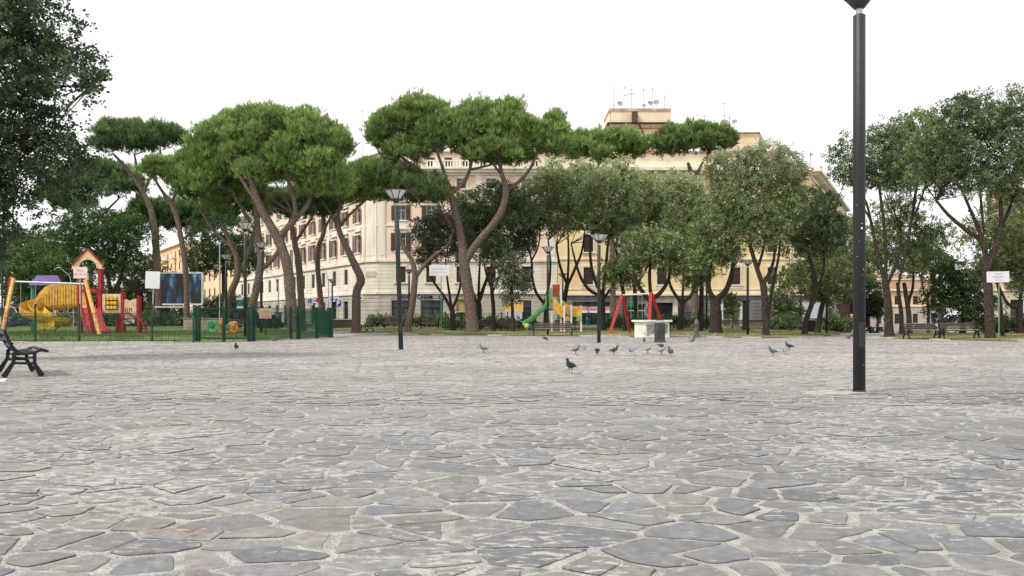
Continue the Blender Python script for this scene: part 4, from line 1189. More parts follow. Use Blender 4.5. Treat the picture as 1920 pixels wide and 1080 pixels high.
# balustrade over the cornice
bl = MB()
for f_ in (fr, lf):
    f_.box(bl, 0.2, f_.w - 0.2, 19.95, 20.07, 0.25, 0.42)
    f_.box(bl, 0.2, f_.w - 0.2, 19.2, 19.3, 0.25, 0.42)
    n = int(f_.w / 0.35)
    for k in range(n):
        u = 0.3 + k * (f_.w - 0.6) / n
        wd = 0.5 if k % 9 == 0 else 0.12
        f_.box(bl, u, u + min(wd, 0.3), 19.3, 19.95, 0.27, 0.40)
bl.build('balustrade', M_cream, B1)
ri = random.Random(3)
for i, u in enumerate(fcols):
    place(w_shut_a, B1, fr, u, 5.6, 0)
    place(w_open_a, B1, fr, u, 9.35, 0); place(w_open_b, B1, fr, u, 13.0, 0); place(w_top, B1, fr, u, 16.75, 0)
for i, u in enumerate(lcols):
    place(w_mezz, B1, lf, u, 5.6, 0)
    place(w_ajar_a if ri.random() < 0.7 else w_shut_c, B1, lf, u, 9.35, 0)
    place(w_ajar_b, B1, lf, u, 13.0, 0); place(w_top, B1, lf, u, 16.75, 0)
for u, w in shop_f: shopfront('shop_window', w, 2.95, B1, fr, u, 0.55)
for i, u in enumerate(lcols[:9]):
    shopfront('shop_window', 1.5, 2.8, B1, lf, u, 0.7)
# arched portal
b = MB(); fr.box(b, 9.3, 12.2, 0.5, 3.6, -0.28, -0.2); b.build('entrance_door', mat('ochre_door', (0.42, 0.27, 0.10), 0.6, 0.2, 2), B1)
# posters in the bank windows
M_poster = mat('pale_blue_poster', (0.55, 0.68, 0.70), 0.6, 0, 5, col2=(0.25, 0.50, 0.58))
for u in (2.0, 3.6, 5.7, 7.0):
    b = MB(); fr.box(b, u - 0.28, u + 0.28, 0.75, 1.45, -0.262, -0.255); b.build('window_poster', M_poster, B1)
M_blue = mat('sign_blue', (0.015, 0.025, 0.16), 0.4, 0.1, 3)
M_ltblue = mat('sign_lightblue', (0.08, 0.15, 0.40), 0.4, 0.1, 3)
M_white = mat('white_paint', (0.72, 0.72, 0.71), 0.5, 0.05, 3)
bs = thing('bank_sign', 'blue bank lettering with a diamond emblem over the two dark shop windows', 'shop sign', fr.p(4.9, 3.85, 0.1))
text_mesh('BANCA CARIM', 0.62, 'lettering', M_blue, bs, fr.p(4.4, 3.87, 0.10), (R(90), 0, 0), 0.03, 0.012)
b = MB(); c = fr.p(7.6, 3.87, 0.10)
b.prism([(-.42, 0), (0, -.4), (.42, 0), (0, .4)], c, (1, 0, 0), (0, 0, 1), (0, -1, 0), 0.05, mi=0)
b.prism([(-.22, 0), (0, -.21), (.22, 0), (0, .21)], c + Vector((0, -0.03, 0)), (1, 0, 0), (0, 0, 1), (0, -1, 0), 0.03, mi=1)
b.lathe([(0.0, 0), (0.09, 0.0), (0.09, 0.02), (0, 0.02)], (0, 0, 0), 12)  # round dot, moved below
for i in range(len(b.v) - 48, len(b.v)):
    x, y, z = b.v[i]; b.v[i] = (c.x + x, c.y - 0.05 - z, c.z + y)
b.build('diamond_emblem', [M_blue, M_white], bs)
for k, u in enumerate((LW - 2.2, LW - 9.9, LW - 17.8)):
    s_ = thing('bank_sign', ['small blue bank lettering on a white band nearest the building corner', 'small blue bank lettering on the long side, behind the bent pine', 'small blue bank lettering on the long side, left of the parking sign'][k], 'shop sign', lf.p(u, 3.8, 0.15), group='bank signs on the long side')
    b = MB(); lf.box(b, u - 1.7, u + 1.7, 3.55, 4.1, 0.07, 0.14); b.build('sign_band', M_white, s_)
    text_mesh('BANCA CARIM', 0.42, 'lettering', M_ltblue, s_, lf.p(u, 3.82, 0.16), (R(90), 0, lf.ang), 0.012, 0.008)
b = MB(); ch.box(b, 0.1, 1.6, 6.3, 6.9, 0.05, 0.11); o = b.build('street_plate', M_stone, B1)

# ---------------- ochre building on the right
B4 = thing('apartment_building', 'long ochre yellow building with a dark grey rusticated ground floor and roof towers', 'building', (5.4, 95, 0.5))
yf = Facade((5.46, 95), 0, 30.04)
sdir4 = Vector((0.465, 0.885)).normalized()
ys_ = Facade((35.5, 95), math.atan2(sdir4.y, sdir4.x), 20)
wl = MB()
yb = [(-2.5, 4.1, 0), (4.1, 18.2, 1)]
ycols = [3.6 + 4.37 * k for k in range(7)]
yrows = [(5.35, 7.35), (9.2, 11.3), (12.9, 14.8), (16.0, 17.2)]
yops = []
for u in ycols[:6] + [28.6]:
    for z0, z1 in yrows: yops.append((u - 0.6, u + 0.6, z0, z1))
yshops = [(4.0, 4.4, 0.5, 3.3), (9.3, 2.2, 0.5, 3.0), (12.35, 2.4, 0.4, 3.2), (20.6, 2.0, 0.5, 3.1), (26.0, 2.4, 0.5, 3.0)]
for u, w, z0, z1 in yshops: yops.append((u - w / 2, u + w / 2, z0, z1))
yf.wall(wl, yb, yops)
sops = [(u - 0.55, u + 0.55, z0, z1) for u in (2.5, 6, 9.5, 13, 16.5) for z0, z1 in yrows]
ys_.wall(wl, yb, sops)
for f_, o_ in ((yf, yops), (ys_, sops)):
    f_.courses(wl, 0.6, 4.0, 0.42, 0.055, 0.06, o_, 0)
    f_.box(wl, 0, f_.w, 4.05, 4.3, 0, 0.3, 2); f_.box(wl, 0, f_.w, 4.75, 4.88, 0, 0.08, 2)
    f_.box(wl, 0, f_.w, 8.3, 8.5, 0, 0.12, 2); f_.box(wl, 0, f_.w, 12.0, 12.2, 0, 0.12, 2)
    f_.box(wl, 0, f_.w, 17.9, 18.3, 0, 0.15, 2); f_.box(wl, 0, f_.w, 18.75, 19.1, 0, 1.1, 2); f_.box(wl, 0, f_.w, 18.3, 18.75, 0, 0.10, 1)
    n = int(f_.w / 1.35)
    for k in range(n): f_.box(wl, 0.5 + k * 1.35, 0.85 + k * 1.35, 18.42, 18.75, 0.10, 0.85, 2)
for u in ycols[:6] + [28.6]: yf.box(wl, u - 0.78, u + 0.78, 4.88, 5.28, 0.0, 0.12, 2)
wl.build('wall', [M_dkst, M_yell, M_cream], B4)
bd = MB()
bd.prism([(5.6, 95.5), (35.0, 95.5), (43.6, 112.4), (30, 128), (5.6, 128)], (0, 0, -1), (1, 0, 0), (0, 1, 0), (0, 0, 1), 19.9, center=False)
bd.build('inner_body', M_dark_in, B4)
rf = MB()
rf.prism([(5.5, 95.4), (35.2, 95.4), (43.9, 112.5), (30, 128.1), (5.5, 128.1)], (0, 0, 19.1), (1, 0, 0), (0, 1, 0), (0, 0, 1), 0.25, center=False, mi=0)
rf.prism([(5.6, 100), (33, 100), (38, 112), (30, 127), (5.6, 127)], (0, 0, 19.35), (1, 0, 0), (0, 1, 0), (0, 0, 1), 2.6, center=False, mi=1)
rf.prism([(5.5, 99.5), (33.3, 99.5), (38.5, 112), (30, 127.4), (5.5, 127.4)], (0, 0, 21.95), (1, 0, 0), (0, 1, 0), (0, 0, 1), 0.2, center=False, mi=2)
rf.build('attic', [M_cream, mat('roof_cream_ochre', (0.76, 0.68, 0.53), 0.9, 0.1, 0.6), M_tile], B4)
# big roof tower
DT = 106.0
def px_box(b, x0, x1, y0, y1, d, dep, mi=None):
    a = P(x0, y1, d); c = P(x1, y0, d)
    b.box(((a.x + c.x) / 2, d + dep / 2, (a.z + c.z) / 2), (c.x - a.x, dep, c.z - a.z), mi=mi)
M_tow = mat('tower_plaster', (0.70, 0.56, 0.38), 0.9, 0, 0.5, 0.1, 20, col2=(0.80, 0.67, 0.48))
M_towst = mat('stained_parapet', (0.30, 0.25, 0.20), 0.9, 0, 1.2, col2=(0.55, 0.45, 0.33), detail=8)
b = MB()
px_box(b, 1140, 1264, 240, 345, DT, 8, 0); px_box(b, 1137, 1267, 236, 240, DT - .3, 8.6, 1); px_box(b, 1143, 1258, 208, 236, DT + .3, 6, 0)
px_box(b, 1142, 1259, 203, 208, DT + .2, 6.2, 2); px_box(b, 1139, 1262, 229, 231, DT - .1, 7, 3)
px_box(b, 1139, 1140.5, 231, 236, DT - .05, 0.1, 3); px_box(b, 1260, 1261.5, 231, 236, DT - .05, 0.1, 3)
tw = b.build('roof_tower', [M_tow, M_tile, M_towst, M_iron], B4)
b = MB(); px_box(b, 1186, 1196, 209, 229, DT - .5, 0.75); b.build('chimney', mat('rusty_box', (0.10, 0.06, 0.045), 0.8, 0.4, 3), tw)
b = MB(); b.tube([P(1195, 229, DT - .45), P(1199, 234, DT - .5), P(1207, 252, DT - .45), P(1207, 300, DT - .3)], 0.10, 8); b.build('drain_pipe', M_iron, tw)
# second roof block
b = MB(); px_box(b, 1376, 1424, 249, 330, 108, 7, 0); px_box(b, 1374, 1426, 247, 249, 107.7, 7.6, 2); px_box(b, 1340, 1372, 262, 330, 110, 6, 0)
a0 = P(1424, 249, 108); a1 = P(1448, 272, 116)
b.prism([(0, 0), (7, 0), (7, -1.6), (0, -1.6)], (a0.x, 108.2, a0.z), (0.40, 0.91, 0), (0, 0, 1), (0.91, -0.4, 0), 0.3, mi=2)
b.prism([(0, -1.4), (8, -1.4), (8, -7), (0, -7)], (a0.x, 108.0, a0.z), (0.40, 0.91, 0), (0, 0, 1), (0.91, -0.4, 0), 0.3, mi=1)
b.build('penthouse', [M_tow, M_shut, M_towst], B4)
for u in ycols[:6] + [28.6]:
    place(w_shut_c, B4, yf, u, 5.35, 0); place(w_shut_c, B4, yf, u, 9.2, 0); place(w_ajar_b, B4, yf, u, 12.9, 0); place(w_top, B4, yf, u, 16.0, 0)
for u in (2.5, 6, 9.5, 13, 16.5):
    for z0, pr in zip([r_[0] for r_ in yrows], (w_mezz, w_shut_c, w_ajar_b, w_top)): place(pr, B4, ys_, u, z0, 0)
shopfront('shop_window', 4.4, 2.8, B4, yf, 4.0, 0.5, M_iron)
shopfront('shop_window', 2.2, 2.5, B4, yf, 9.3, 0.5, M_sash)
shopfront('shop_window', 2.0, 2.6, B4, yf, 20.6, 0.5, M_white, 'dark shop window in a broad white frame')
shopfront('shop_window', 2.4, 2.5, B4, yf, 26.0, 0.5, M_sash)
b = MB()
yf.box(b, 19.35, 19.6, 0.45, 3.35, -0.02, 0.12); yf.box(b, 21.6, 21.85, 0.45, 3.35, -0.02, 0.12); yf.box(b, 19.6, 21.6, 3.1, 3.35, -0.02, 0.12)
b.build('shop_frame', M_white, B4)
b = MB(); yf.box(b, 19.7, 21.5, 2.2, 2.9, -0.15, -0.05); b.build('shop_fascia', M_iron, B4)
text_mesh('ei Cards', 0.5, 'shop_lettering', M_white, B4, yf.p(20.6, 2.5, -0.03), (R(90), 0, 0), 0.01, 0.006)
# portal with door
b = MB()
yf.box(b, 10.55, 11.1, 0.4, 4.0, 0.0, 0.35); yf.box(b, 13.6, 14.15, 0.4, 4.0, 0.0, 0.35); yf.box(b, 11.1, 13.6, 3.2, 4.0, 0.0, 0.25); yf.box(b, 10.2, 14.5, 4.0, 4.25, 0.0, 0.95)
pt = b.build('portal', M_cream, B4)
b = MB(); yf.box(b, 11.15, 13.55, 0.4, 3.2, -0.28, -0.2); b.build('door', mat('green_black_door', (0.018, 0.03, 0.025), 0.5, 0.2, 2), pt)
# shop awning, round sign
aw = thing('shop_awning', 'dark red patterned awning with a white hem over the shop behind the small slide', 'awning', yf.p(4.0, 2.5, 0.3))
b = MB()
for k in range(16):
    u0 = 1.9 + k * 0.265
    q = [yf.p(u0, 2.75, 0.1), yf.p(u0 + 0.265, 2.75, 0.1), yf.p(u0 + 0.265, 2.25, 1.3), yf.p(u0, 2.25, 1.3)]
    q2 = [v - Vector((0, 0, 0.03)) for v in q]
    b.add(q + q2, [(0, 1, 2, 3), (7, 6, 5, 4), (0, 4, 5, 1), (1, 5, 6, 2), (2, 6, 7, 3), (3, 7, 4, 0)], mi=0)
    b.add([yf.p(u0, 2.24, 1.3), yf.p(u0 + 0.265, 2.24, 1.3), yf.p(u0 + 0.265, 1.98, 1.32), yf.p(u0, 1.98, 1.32)], [(0, 1, 2, 3)], mi=1)
b.build('canopy', [mat('awning_red', (0.28, 0.03, 0.035), 0.7, 0, 2.2, col2=(0.42, 0.30, 0.29)), M_white], aw)
b = MB()
for u in (2.0, 6.0): b.bar(yf.p(u, 2.2, 0.07), yf.p(u, 2.2, 1.28), 0.04)
b.build('arm', M_paleMetal, aw)
M_green = mat('sign_green', (0.02, 0.16, 0.07), 0.5, 0.1, 3)
for px, py, lab in ((1149, 573, 'round green shop sign left of the red swing'), (1184, 571, 'square green shop sign between the legs of the red swing')):
    s_ = thing('shop_sign', lab, 'shop sign', P(px, py, 93.9), group='green shop signs')
    b = MB(); c = P(px, py, 94.2)
    if px == 1149: b.prism([(0.42 * math.cos(k * math.pi / 12), 0.42 * math.sin(k * math.pi / 12)) for k in range(24)], c, (1, 0, 0), (0, 0, 1), (0, 1, 0), 0.12)
    else: b.box(c, (1.4, 0.12, 0.55))
    b.build('sign_face', M_green, s_)
    b = MB(); b.bar(c + Vector((0, 0.05, 0)), c + Vector((0, 0.85, 0.0)), 0.05); b.build('bracket', M_iron, s_)
# yellow poster panel and white notice under it
ps = thing('shop_poster', 'yellow poster panel with a white lower half on the ground floor wall', 'poster', P(968, 580, 94.8))
b = MB(); px_box(b, 946, 981, 566, 585, 94.7, 0.06, 0); px_box(b, 946, 981, 585, 608, 94.72, 0.05, 1); b.build('panel', [mat('poster_yellow', (0.75, 0.42, 0.03), 0.6, 0, 1, col2=(0.8, 0.62, 0.3)), mat('poster_white', (0.65, 0.68, 0.74), 0.6, 0.05, 2)], ps)

# ---------------- further buildings
def simple_building(label, O, ang, width, depth, z1, wallm, cols_n, rows_, z0=-1.5, roofm=None, cornice=True, win=None, back=None, opw=1.1, balc=False):
    f_ = Facade(O, ang, width)
    t = thing('apartment_building', label, 'building', (O[0], O[1], 0.3))
    ops = []
    for k in range(cols_n):
        u = (k + 0.5) * width / cols_n
        for r0, r1 in rows_: ops.append((u - opw / 2, u + opw / 2, r0, r1))
    side_l = Facade((O[0] - f_.N.x * depth, O[1] - f_.N.y * depth), ang - math.pi / 2, depth)
    e = f_.p(width, 0); side_r = Facade((e.x, e.y), ang + math.pi / 2, depth)
    wl = MB()
    f_.wall(wl, [(z0, 4.2, 0), (4.2, z1, 1)], ops)
    ns = max(1, int(depth / 4.5))
    sops = [((k + 0.5) * depth / ns - opw / 2, (k + 0.5) * depth / ns + opw / 2, r0, r1) for k in range(ns) for r0, r1 in rows_]
    for s_ in (side_l, side_r): s_.wall(wl, [(z0, 4.2, 0), (4.2, z1, 1)], sops)
    for s_ in (f_, side_l, side_r):
        s_.box(wl, 0, s_.w, 4.1, 4.3, 0, 0.15, 2)
        if cornice: s_.box(wl, -0.3, s_.w + 0.3, z1 - 0.1, z1 + 0.3, -0.2, 0.55, 2)
    wl.build('wall', [M_stone, wallm, M_cream], t)
    b = MB(); q = [f_.p(0.3, 0, -0.3), f_.p(width - 0.3, 0, -0.3), f_.p(width - 0.3, 0, -depth), f_.p(0.3, 0, -depth)]
    b.prism([(v.x, v.y) for v in q], (0, 0, z0), (1, 0, 0), (0, 1, 0), (0, 0, 1), z1 - z0 - 0.1, center=False)
    b.build('inner_body', M_dark_in, t)
    b = MB(); q = [f_.p(-0.3, 0, 0.3), f_.p(width + 0.3, 0, 0.3), f_.p(width + 0.3, 0, -depth - .3), f_.p(-0.3, 0, -depth - .3)]
    c = sum((v for v in q), Vector()) / 4
    vs = [v + Z3 * (z1 + 0.3) for v in q] + [c.lerp(v, 0.35) + Z3 * (z1 + 1.9) for v in q]
    b.add(vs, [(3, 2, 1, 0), (4, 5, 6, 7), (0, 1, 5, 4), (1, 2, 6, 5), (2, 3, 7, 6), (3, 0, 4, 7)])
    b.build('roof', roofm or M_tile, t)
    for o in ops: place(win or w_mezz, t, f_, (o[0] + o[1]) / 2, o[2], 0)
    for s_ in (side_l, side_r):
        for o in sops: place(win or w_mezz, t, s_, (o[0] + o[1]) / 2, o[2], 0)
    if balc:
        for k in range(cols_n):
            u = (k + 0.5) * width / cols_n
            if k % 2: continue
            for r0, r1 in rows_[1:]:
                b = MB(); f_.box(b, u - 1.3, u + 1.3, r0 - 0.25, r0 - 0.1, 0, 1.0); f_.box(b, u - 1.3, u + 1.3, r0 - 0.1, r0 + 0.8, 0.9, 0.97)
                b.build('balcony', M_cream, t)
    return t, f_
E1 = Bc + Ldir * 94
t, f_ = simple_building('lower cream yellow building with a flat cornice beyond the peach building', (E1.x, E1.y), lf.ang, 35.5, 18, 12.3, mat('light_ochre', (0.80, 0.60, 0.38), 0.9, 0.08, 0.5), 9, [(1.2, 3.4), (5.6, 7.5), (9.0, 10.9)])
E2 = Bc + Ldir * 146
simple_building('tall ochre building with balconies at the far end of the left street', (E2.x, E2.y), lf.ang, 44, 18, 18.6, mat('deep_ochre', (0.80, 0.56, 0.33), 0.9, 0.08, 0.5), 10, [(1.2, 3.4), (5.6, 7.5), (9.2, 11.1), (12.8, 14.7), (15.8, 17.3)], balc=True)
e4 = ys_.p(20.6, 0)
simple_building('narrow cream building behind the right end of the ochre building', (e4.x + 0.3, e4.y), ys_.ang, 21, 14, 19.2, mat('sand_plaster', (0.70, 0.60, 0.44), 0.9, 0.08, 0.5), 6, [(1.2, 3.4), (5.6, 7.5), (9.2, 11.1), (12.8, 14.7), (16.2, 17.6)], z0=-3)
simple_building('distant pale yellow palace with a red tiled roof seen between the right trunks', (89, 215), R(-4), 24, 18, 12.2, mat('pale_yellow_plaster', (0.80, 0.62, 0.38), 0.9, 0.08, 0.5), 6, [(1.0, 3.2), (5.0, 7.0), (8.6, 10.4)], z0=-4)
simple_building('distant lower ochre house left of the pale yellow palace', (76, 170), R(3), 16, 14, 7.6, mat('warm_sand', (0.78, 0.56, 0.34), 0.9, 0.08, 0.5), 4, [(0.5, 2.6), (4.6, 6.4)], z0=-4)
simple_building('distant tall sand coloured house just right of the big lamp post', (57.6, 135), R(60), 26, 12, 10.5, mat('sand_two', (0.74, 0.60, 0.42), 0.9, 0.08, 0.5), 6, [(0.2, 2.4), (4.6, 6.4), (8.0, 9.6)], z0=-4)
t, f_ = simple_building('tall pinkish building with balconies behind the trees at the right edge', (49.8, 83), R(-31), 26, 24, 14.6, mat('dusty_pink_plaster', (0.62, 0.45, 0.34), 0.9, 0.1, 0.5), 6, [(0.8, 3.2), (5.4, 7.6), (9.0, 11.0), (12.2, 13.8)], z0=-3, balc=True, roofm=M_tile)
for o in PROTOS: kill(o)

# ---------------- satellite dishes and aerials on the roofs
def dish(px, py, d, r, label, az):
    c = P(px, py, d); base = c.z - 1.0
    t = thing('satellite_dish', label, 'satellite dish', (c.x, d, base), group='satellite dishes on the ochre roof')
    b = MB(); n = 18
    rot = Matrix.Rotation(az, 3, 'Z') @ Matrix.Rotation(R(68), 3, 'X')
    vs = []; fs = []
    for j in range(5):
        rr = r * j / 4
        for k in range(n):
            vs.append(c + rot @ Vector((rr * math.cos(2 * math.pi * k / n), rr * math.sin(2 * math.pi * k / n), 0.28 * rr * rr / r)))
    for j in range(4):
        for k in range(n): fs.append((j * n + k, j * n + (k + 1) % n, (j + 1) * n + (k + 1) % n, (j + 1) * n + k))
    b.add(vs, fs, True); b.build('bowl', mat('dish_grey', (0.30, 0.29, 0.27), 0.6, 0.15, 3), t)
    b = MB(); b.tube([c + rot @ Vector((0, -r, 0.1)), c + rot @ Vector((0, 0, 0.75 * r + .2))], 0.02, 5); b.box(c + rot @ Vector((0, 0, 0.75 * r + .2)), (0.12, 0.12, 0.15), rot); b.build('feed_arm', M_paleMetal, t)
    b = MB(); b.tube([(c.x, d + 0.1, base - 0.5), (c.x, d + 0.1, c.z)], 0.035, 6); b.build('mast', M_paleMetal, t)
for i, (px, py, r) in enumerate(((1162.5, 195, 0.40), (1208, 198, 0.30), (1219, 194, 0.38), (1230.5, 192.5, 0.40))):
    dish(px, py, 107, r, ['satellite dish alone on the left of the roof tower top', 'smallest low dish of the three close together on the roof tower', 'middle one of the three dishes close together on the roof tower', 'rightmost and highest dish on the roof tower'][i], R([10, -20, 15, -10][i]))
for i, (px, py, r) in enumerate(((1344, 233, 0.28), (1359, 232, 0.62), (1377.5, 228.5, 0.36))):
    dish(px, py, 112, r, ['small low dish behind the right pine crown on the roof', 'big dark ringed dish above the right pine crown', 'pale dish right of the big ringed dish on the roof'][i], R([5, 0, -25][i]))
M_mast = mat('mast_grey', (0.16, 0.165, 0.17), 0.5, 0.15, 4)
def aerial(px, ytop, ybase, d, label, arms):
    a = P(px, ybase, d); c = P(px, ytop, d)
    t = thing('roof_aerial', label, 'aerial', (a.x, d, a.z), group='thin television aerials on the roofs')
    b = MB(); b.tube([a - Z3 * 0.6, c], 0.032, 5); b.build('mast', M_mast, t)
    b = MB()
    for z, w in arms:
        zz = a.z + (c.z - a.z) * z
        b.bar((a.x - w / 2, d, zz), (a.x + w / 2, d, zz), 0.03)
        for q in (-0.45, -0.15, 0.15, 0.45): b.bar((a.x + q * w, d - 0.25, zz), (a.x + q * w, d + 0.25, zz), 0.024)
    b.build('antenna', M_mast, t)
for i, (px, yt, yb_, d, l, ar) in enumerate((
    (1150.5, 162, 203, 108, 'tall thin aerial at the left end of the roof tower', [(.15, .5)]), (1172, 163, 203, 108, 'aerial with a small head behind the left dish of the roof tower', [(.95, .4), (.6, .9)]),
    (1184, 166, 203, 107.5, 'double aerial with short bars in the middle of the roof tower', [(.7, 1.2), (.75, .8), (.95, .4)]), (1207, 165, 203, 108, 'bare aerial just left of the three dishes', [(.9, .2)]),
    (1223.5, 164, 203, 108, 'bare aerial rising between the two right dishes', [(.92, .3)]), (1246, 178, 203, 107, 'bent armed aerial at the right end of the roof tower', [(.85, 1.0)]),
    (1307, 208, 245, 112, 'short aerial left of the right pine crown on the roof', [(.8, .4)]), (1321, 212, 245, 112, 'aerial with two bars above the right pine crown', [(.8, .9), (.6, .6)]),
    (1358.5, 193, 240, 113, 'tallest aerial above the big ringed dish', [(.98, 1.0), (.5, .8)]), (1368, 212, 245, 112, 'aerial between the ringed dish and the pale dish', [(.7, .6)]),
    (880, 172, 285, 100, 'thin aerial poking out above the largest pine', [(.95, .4)]), (679, 205, 290, 100, 'thin aerial above the corner of the peach building', [(.97, .4)]),
    (1520, 282, 318, 97, 'aerial on the right end of the ochre roof', [(.8, .6)]), (1144, 205, 240, 105, 'small aerial on the ledge left of the roof tower', [(.8, .3)]))):
    aerial(px, yt, yb_, d, l, ar)
# ------------------------------------------------------------------ STREET FURNITURE
M_pole = mat('anthracite_pole', (0.020, 0.023, 0.025), 0.5, 0.35, 1.2, 0.05, 20, spec=0.5, stretch=(1, 1, 0.4))
M_lampglass = mat('lamp_glass', (0.62, 0.60, 0.60), 0.25, 0.06, 2, spec=0.5)
M_wood = mat('weathered_slats', (0.13, 0.10, 0.085), 0.75, 0, 3, 0.2, 30, col2=(0.23, 0.185, 0.16), stretch=(1, 6, 6))
M_green_metal = mat('green_metal', (0.008, 0.052, 0.028), 0.45, 0.25, 2.0)
M_red = mat('play_red', (0.34, 0.02, 0.03), 0.5, 0.35, 5)
M_redsw = mat('swing_red', (0.45, 0.05, 0.045), 0.5, 0.3, 5)
M_yel = mat('play_yellow', (0.60, 0.35, 0.06), 0.5, 0.25, 4)
M_yel2 = mat('play_bright_yellow', (0.68, 0.43, 0.04), 0.5, 0.22, 4)
M_purple = mat('play_purple', (0.12, 0.07, 0.22), 0.5, 0.15, 2)
M_crm = mat('play_cream', (0.62, 0.46, 0.26), 0.6, 0.2, 4)
M_pgreen = mat('play_green', (0.12, 0.34, 0.12), 0.5, 0.22, 4)
M_grey = mat('galvanised', (0.42, 0.45, 0.46), 0.45, 0.12, 3, metal=0.4)
M_orange = mat('play_orange', (0.75, 0.25, 0.04), 0.5, 0.1, 2)

# ---- lamps
def lamp_proto():
    t = thing('street_lamp', 'x', 'street lamp')
    b = MB(); b.lathe([(0.078, -0.05), (0.078, 4.84), (0.07, 4.85)], n=24)
    b.lathe([(0.0781, 0), (0.0785, 0.002)], n=24)
    po_ = b.build('pole', M_pole, t)
    b = MB(); b.lathe([(0.084, -0.02), (0.086, 0.03), (0.0795, 0.04)], n=24); b.build('base_collar', mat('rusty_collar', (0.05, 0.035, 0.028), 0.8, 0.4, 8), po_)
    b = MB(); b.box((0.0, -0.0775, 0.75), (0.075, 0.008, 0.32)); b.build('access_door', M_pole, po_, bevel=0.002)
    b = MB(); b.tube([(0, 0, 4.84), (0, 0, 4.95)], 0.042, 16); b.build('neck', M_grey, t)
    b = MB()
    b.lathe([(0.05, 4.93), (0.07, 4.94), (0.17, 5.06), (0.165, 5.07), (0.05, 5.0)], n=24)
    n = 8
    for k in range(n):
        an = 2 * math.pi * (k + 0.5) / n; c, s = math.cos(an), math.sin(an)
        b.bar((0.165 * c, 0.165 * s, 5.06), (0.405 * c, 0.405 * s, 5.34), 0.022, 0.02)
    b.lathe([(0.395, 5.335), (0.43, 5.335), (0.43, 5.355), (0.395, 5.355)], n=32)
    fr_ = b.build('lantern_frame', M_pole, t)
    b = MB(); b.lathe([(0.155, 5.065), (0.39, 5.34), (0.38, 5.34), (0.15, 5.07)], n=8, smooth=False, rot0=R(22.5)); b.build('glass', M_lampglass, fr_)
    b = MB(); b.lathe([(0.0, 5.40), (0.2, 5.385), (0.42, 5.355), (0.42, 5.345), (0.0, 5.345)], n=32); b.build('lid', mat('lid_grey', (0.25, 0.25, 0.25), 0.5, 0.1, 2), t)
    return t
LP = lamp_proto()
lamps = [(1611, None, 10.63, 'big near street lamp post on the right with paint flecks', 0, 1.035), (752, None, 26.9, 'slightly leaning street lamp in front of the peach building', -1.9, 1.0), (1123, 440, 35.6, 'street lamp standing among the pigeons left of the litter bin', 0, 1),
         (460, 418, 40, 'street lamp inside the playground behind the green gate', 0, 1), (490, 455, 47, 'street lamp between the pine trunks with its lantern at mid trunk height', 0, 1), (424, 478, 54, 'small distant lamp in front of the leaning pine near the billboard', 0, 1),
         (623, 524, 78, 'far thin lamp beside the parking sign', 0, 1), (767, 505, 67, 'far lamp in front of the bank, partly behind a pine trunk', 0, 1), (1027, 463, 54, 'lamp rising through the small green slide', 0, 1),
         (1055, 513, 74, 'far lamp with its lantern just above the red board of the slide', 0, 1), (1402, 488, 52, 'lamp on the lawn left of the tallest middle oak', 0, 1), (1550, 504, 58, 'lamp in front of the right end of the advertising board', 0, 1),
         (1502, 524, 72, 'lamp in front of the left end of the advertising board', 0, 1), (1325, 517, 68, 'far lamp half hidden behind the goblet shaped trunk', 0, 1)]
for i, (px, yt, d, lab, lean, sc) in enumerate(lamps):
    o = LP if i == 0 else copy_tree(LP)
    z = G(X(px, d), d)
    o.location = (X(px, d), d, z); o['label'] = lab; o['group'] = 'street lamps of the square'
    if yt: sc = (CAMZ + (HZ - yt) / F * d - z) / 5.36
    o.scale = (1, 1, sc) if i else (1.0, 1.0, sc)
    o.rotation_euler = (0, R(lean), R(7 * i))
# specks of paint and a small plate on the near pole
b = MB(); rr_ = random.Random(5)
np_ = lamps[0]
for k in range(14):
    an = R(-90 + rr_.uniform(-70, 70)); z = rr_.choice([rr_.uniform(0.2, 1.6), rr_.gauss(1.55, 0.12), rr_.gauss(2.1, 0.2)])
    s = rr_.uniform(0.002, 0.006)
    c = Vector((math.cos(an) * 0.0788, math.sin(an) * 0.0788, z / 1.035))
    b.box(c, (s * rr_.uniform(.6, 2), 0.002, s * rr_.uniform(.8, 3)), an + R(90))
b.box((0, -0.0795, 2.18 / 1.035 + 0.06), (0.02, 0.004, 0.004)); b.box((0.0, -0.0795, 2.12 / 1.035 + 0.06), (0.022, 0.003, 0.026))
o = b.build('paint_fleck', M_white); o.parent = LP
# cement patch at the foot of the near lamp
b = MB(); pc = []
for k in range(26):
    an = 2 * math.pi * k / 26; rr2 = (0.62 if math.cos(an) < 0 else 0.35) * rr_.uniform(0.7, 1.1)
    pc.append((math.cos(an) * rr2, math.sin(an) * rr2 * 0.55))
x0_ = X(1611, 10.63)
b.prism(pc, (x0_ - 0.25, 10.55, 0.012), (1, 0, 0), (0, 1, 0), (0, 0, 1), 0.016)
tag(b.build('cement_patch', mat('pale_cement', (0.38, 0.365, 0.345), 0.95, 0.2, 5, 0.5, 30)), kind='structure')

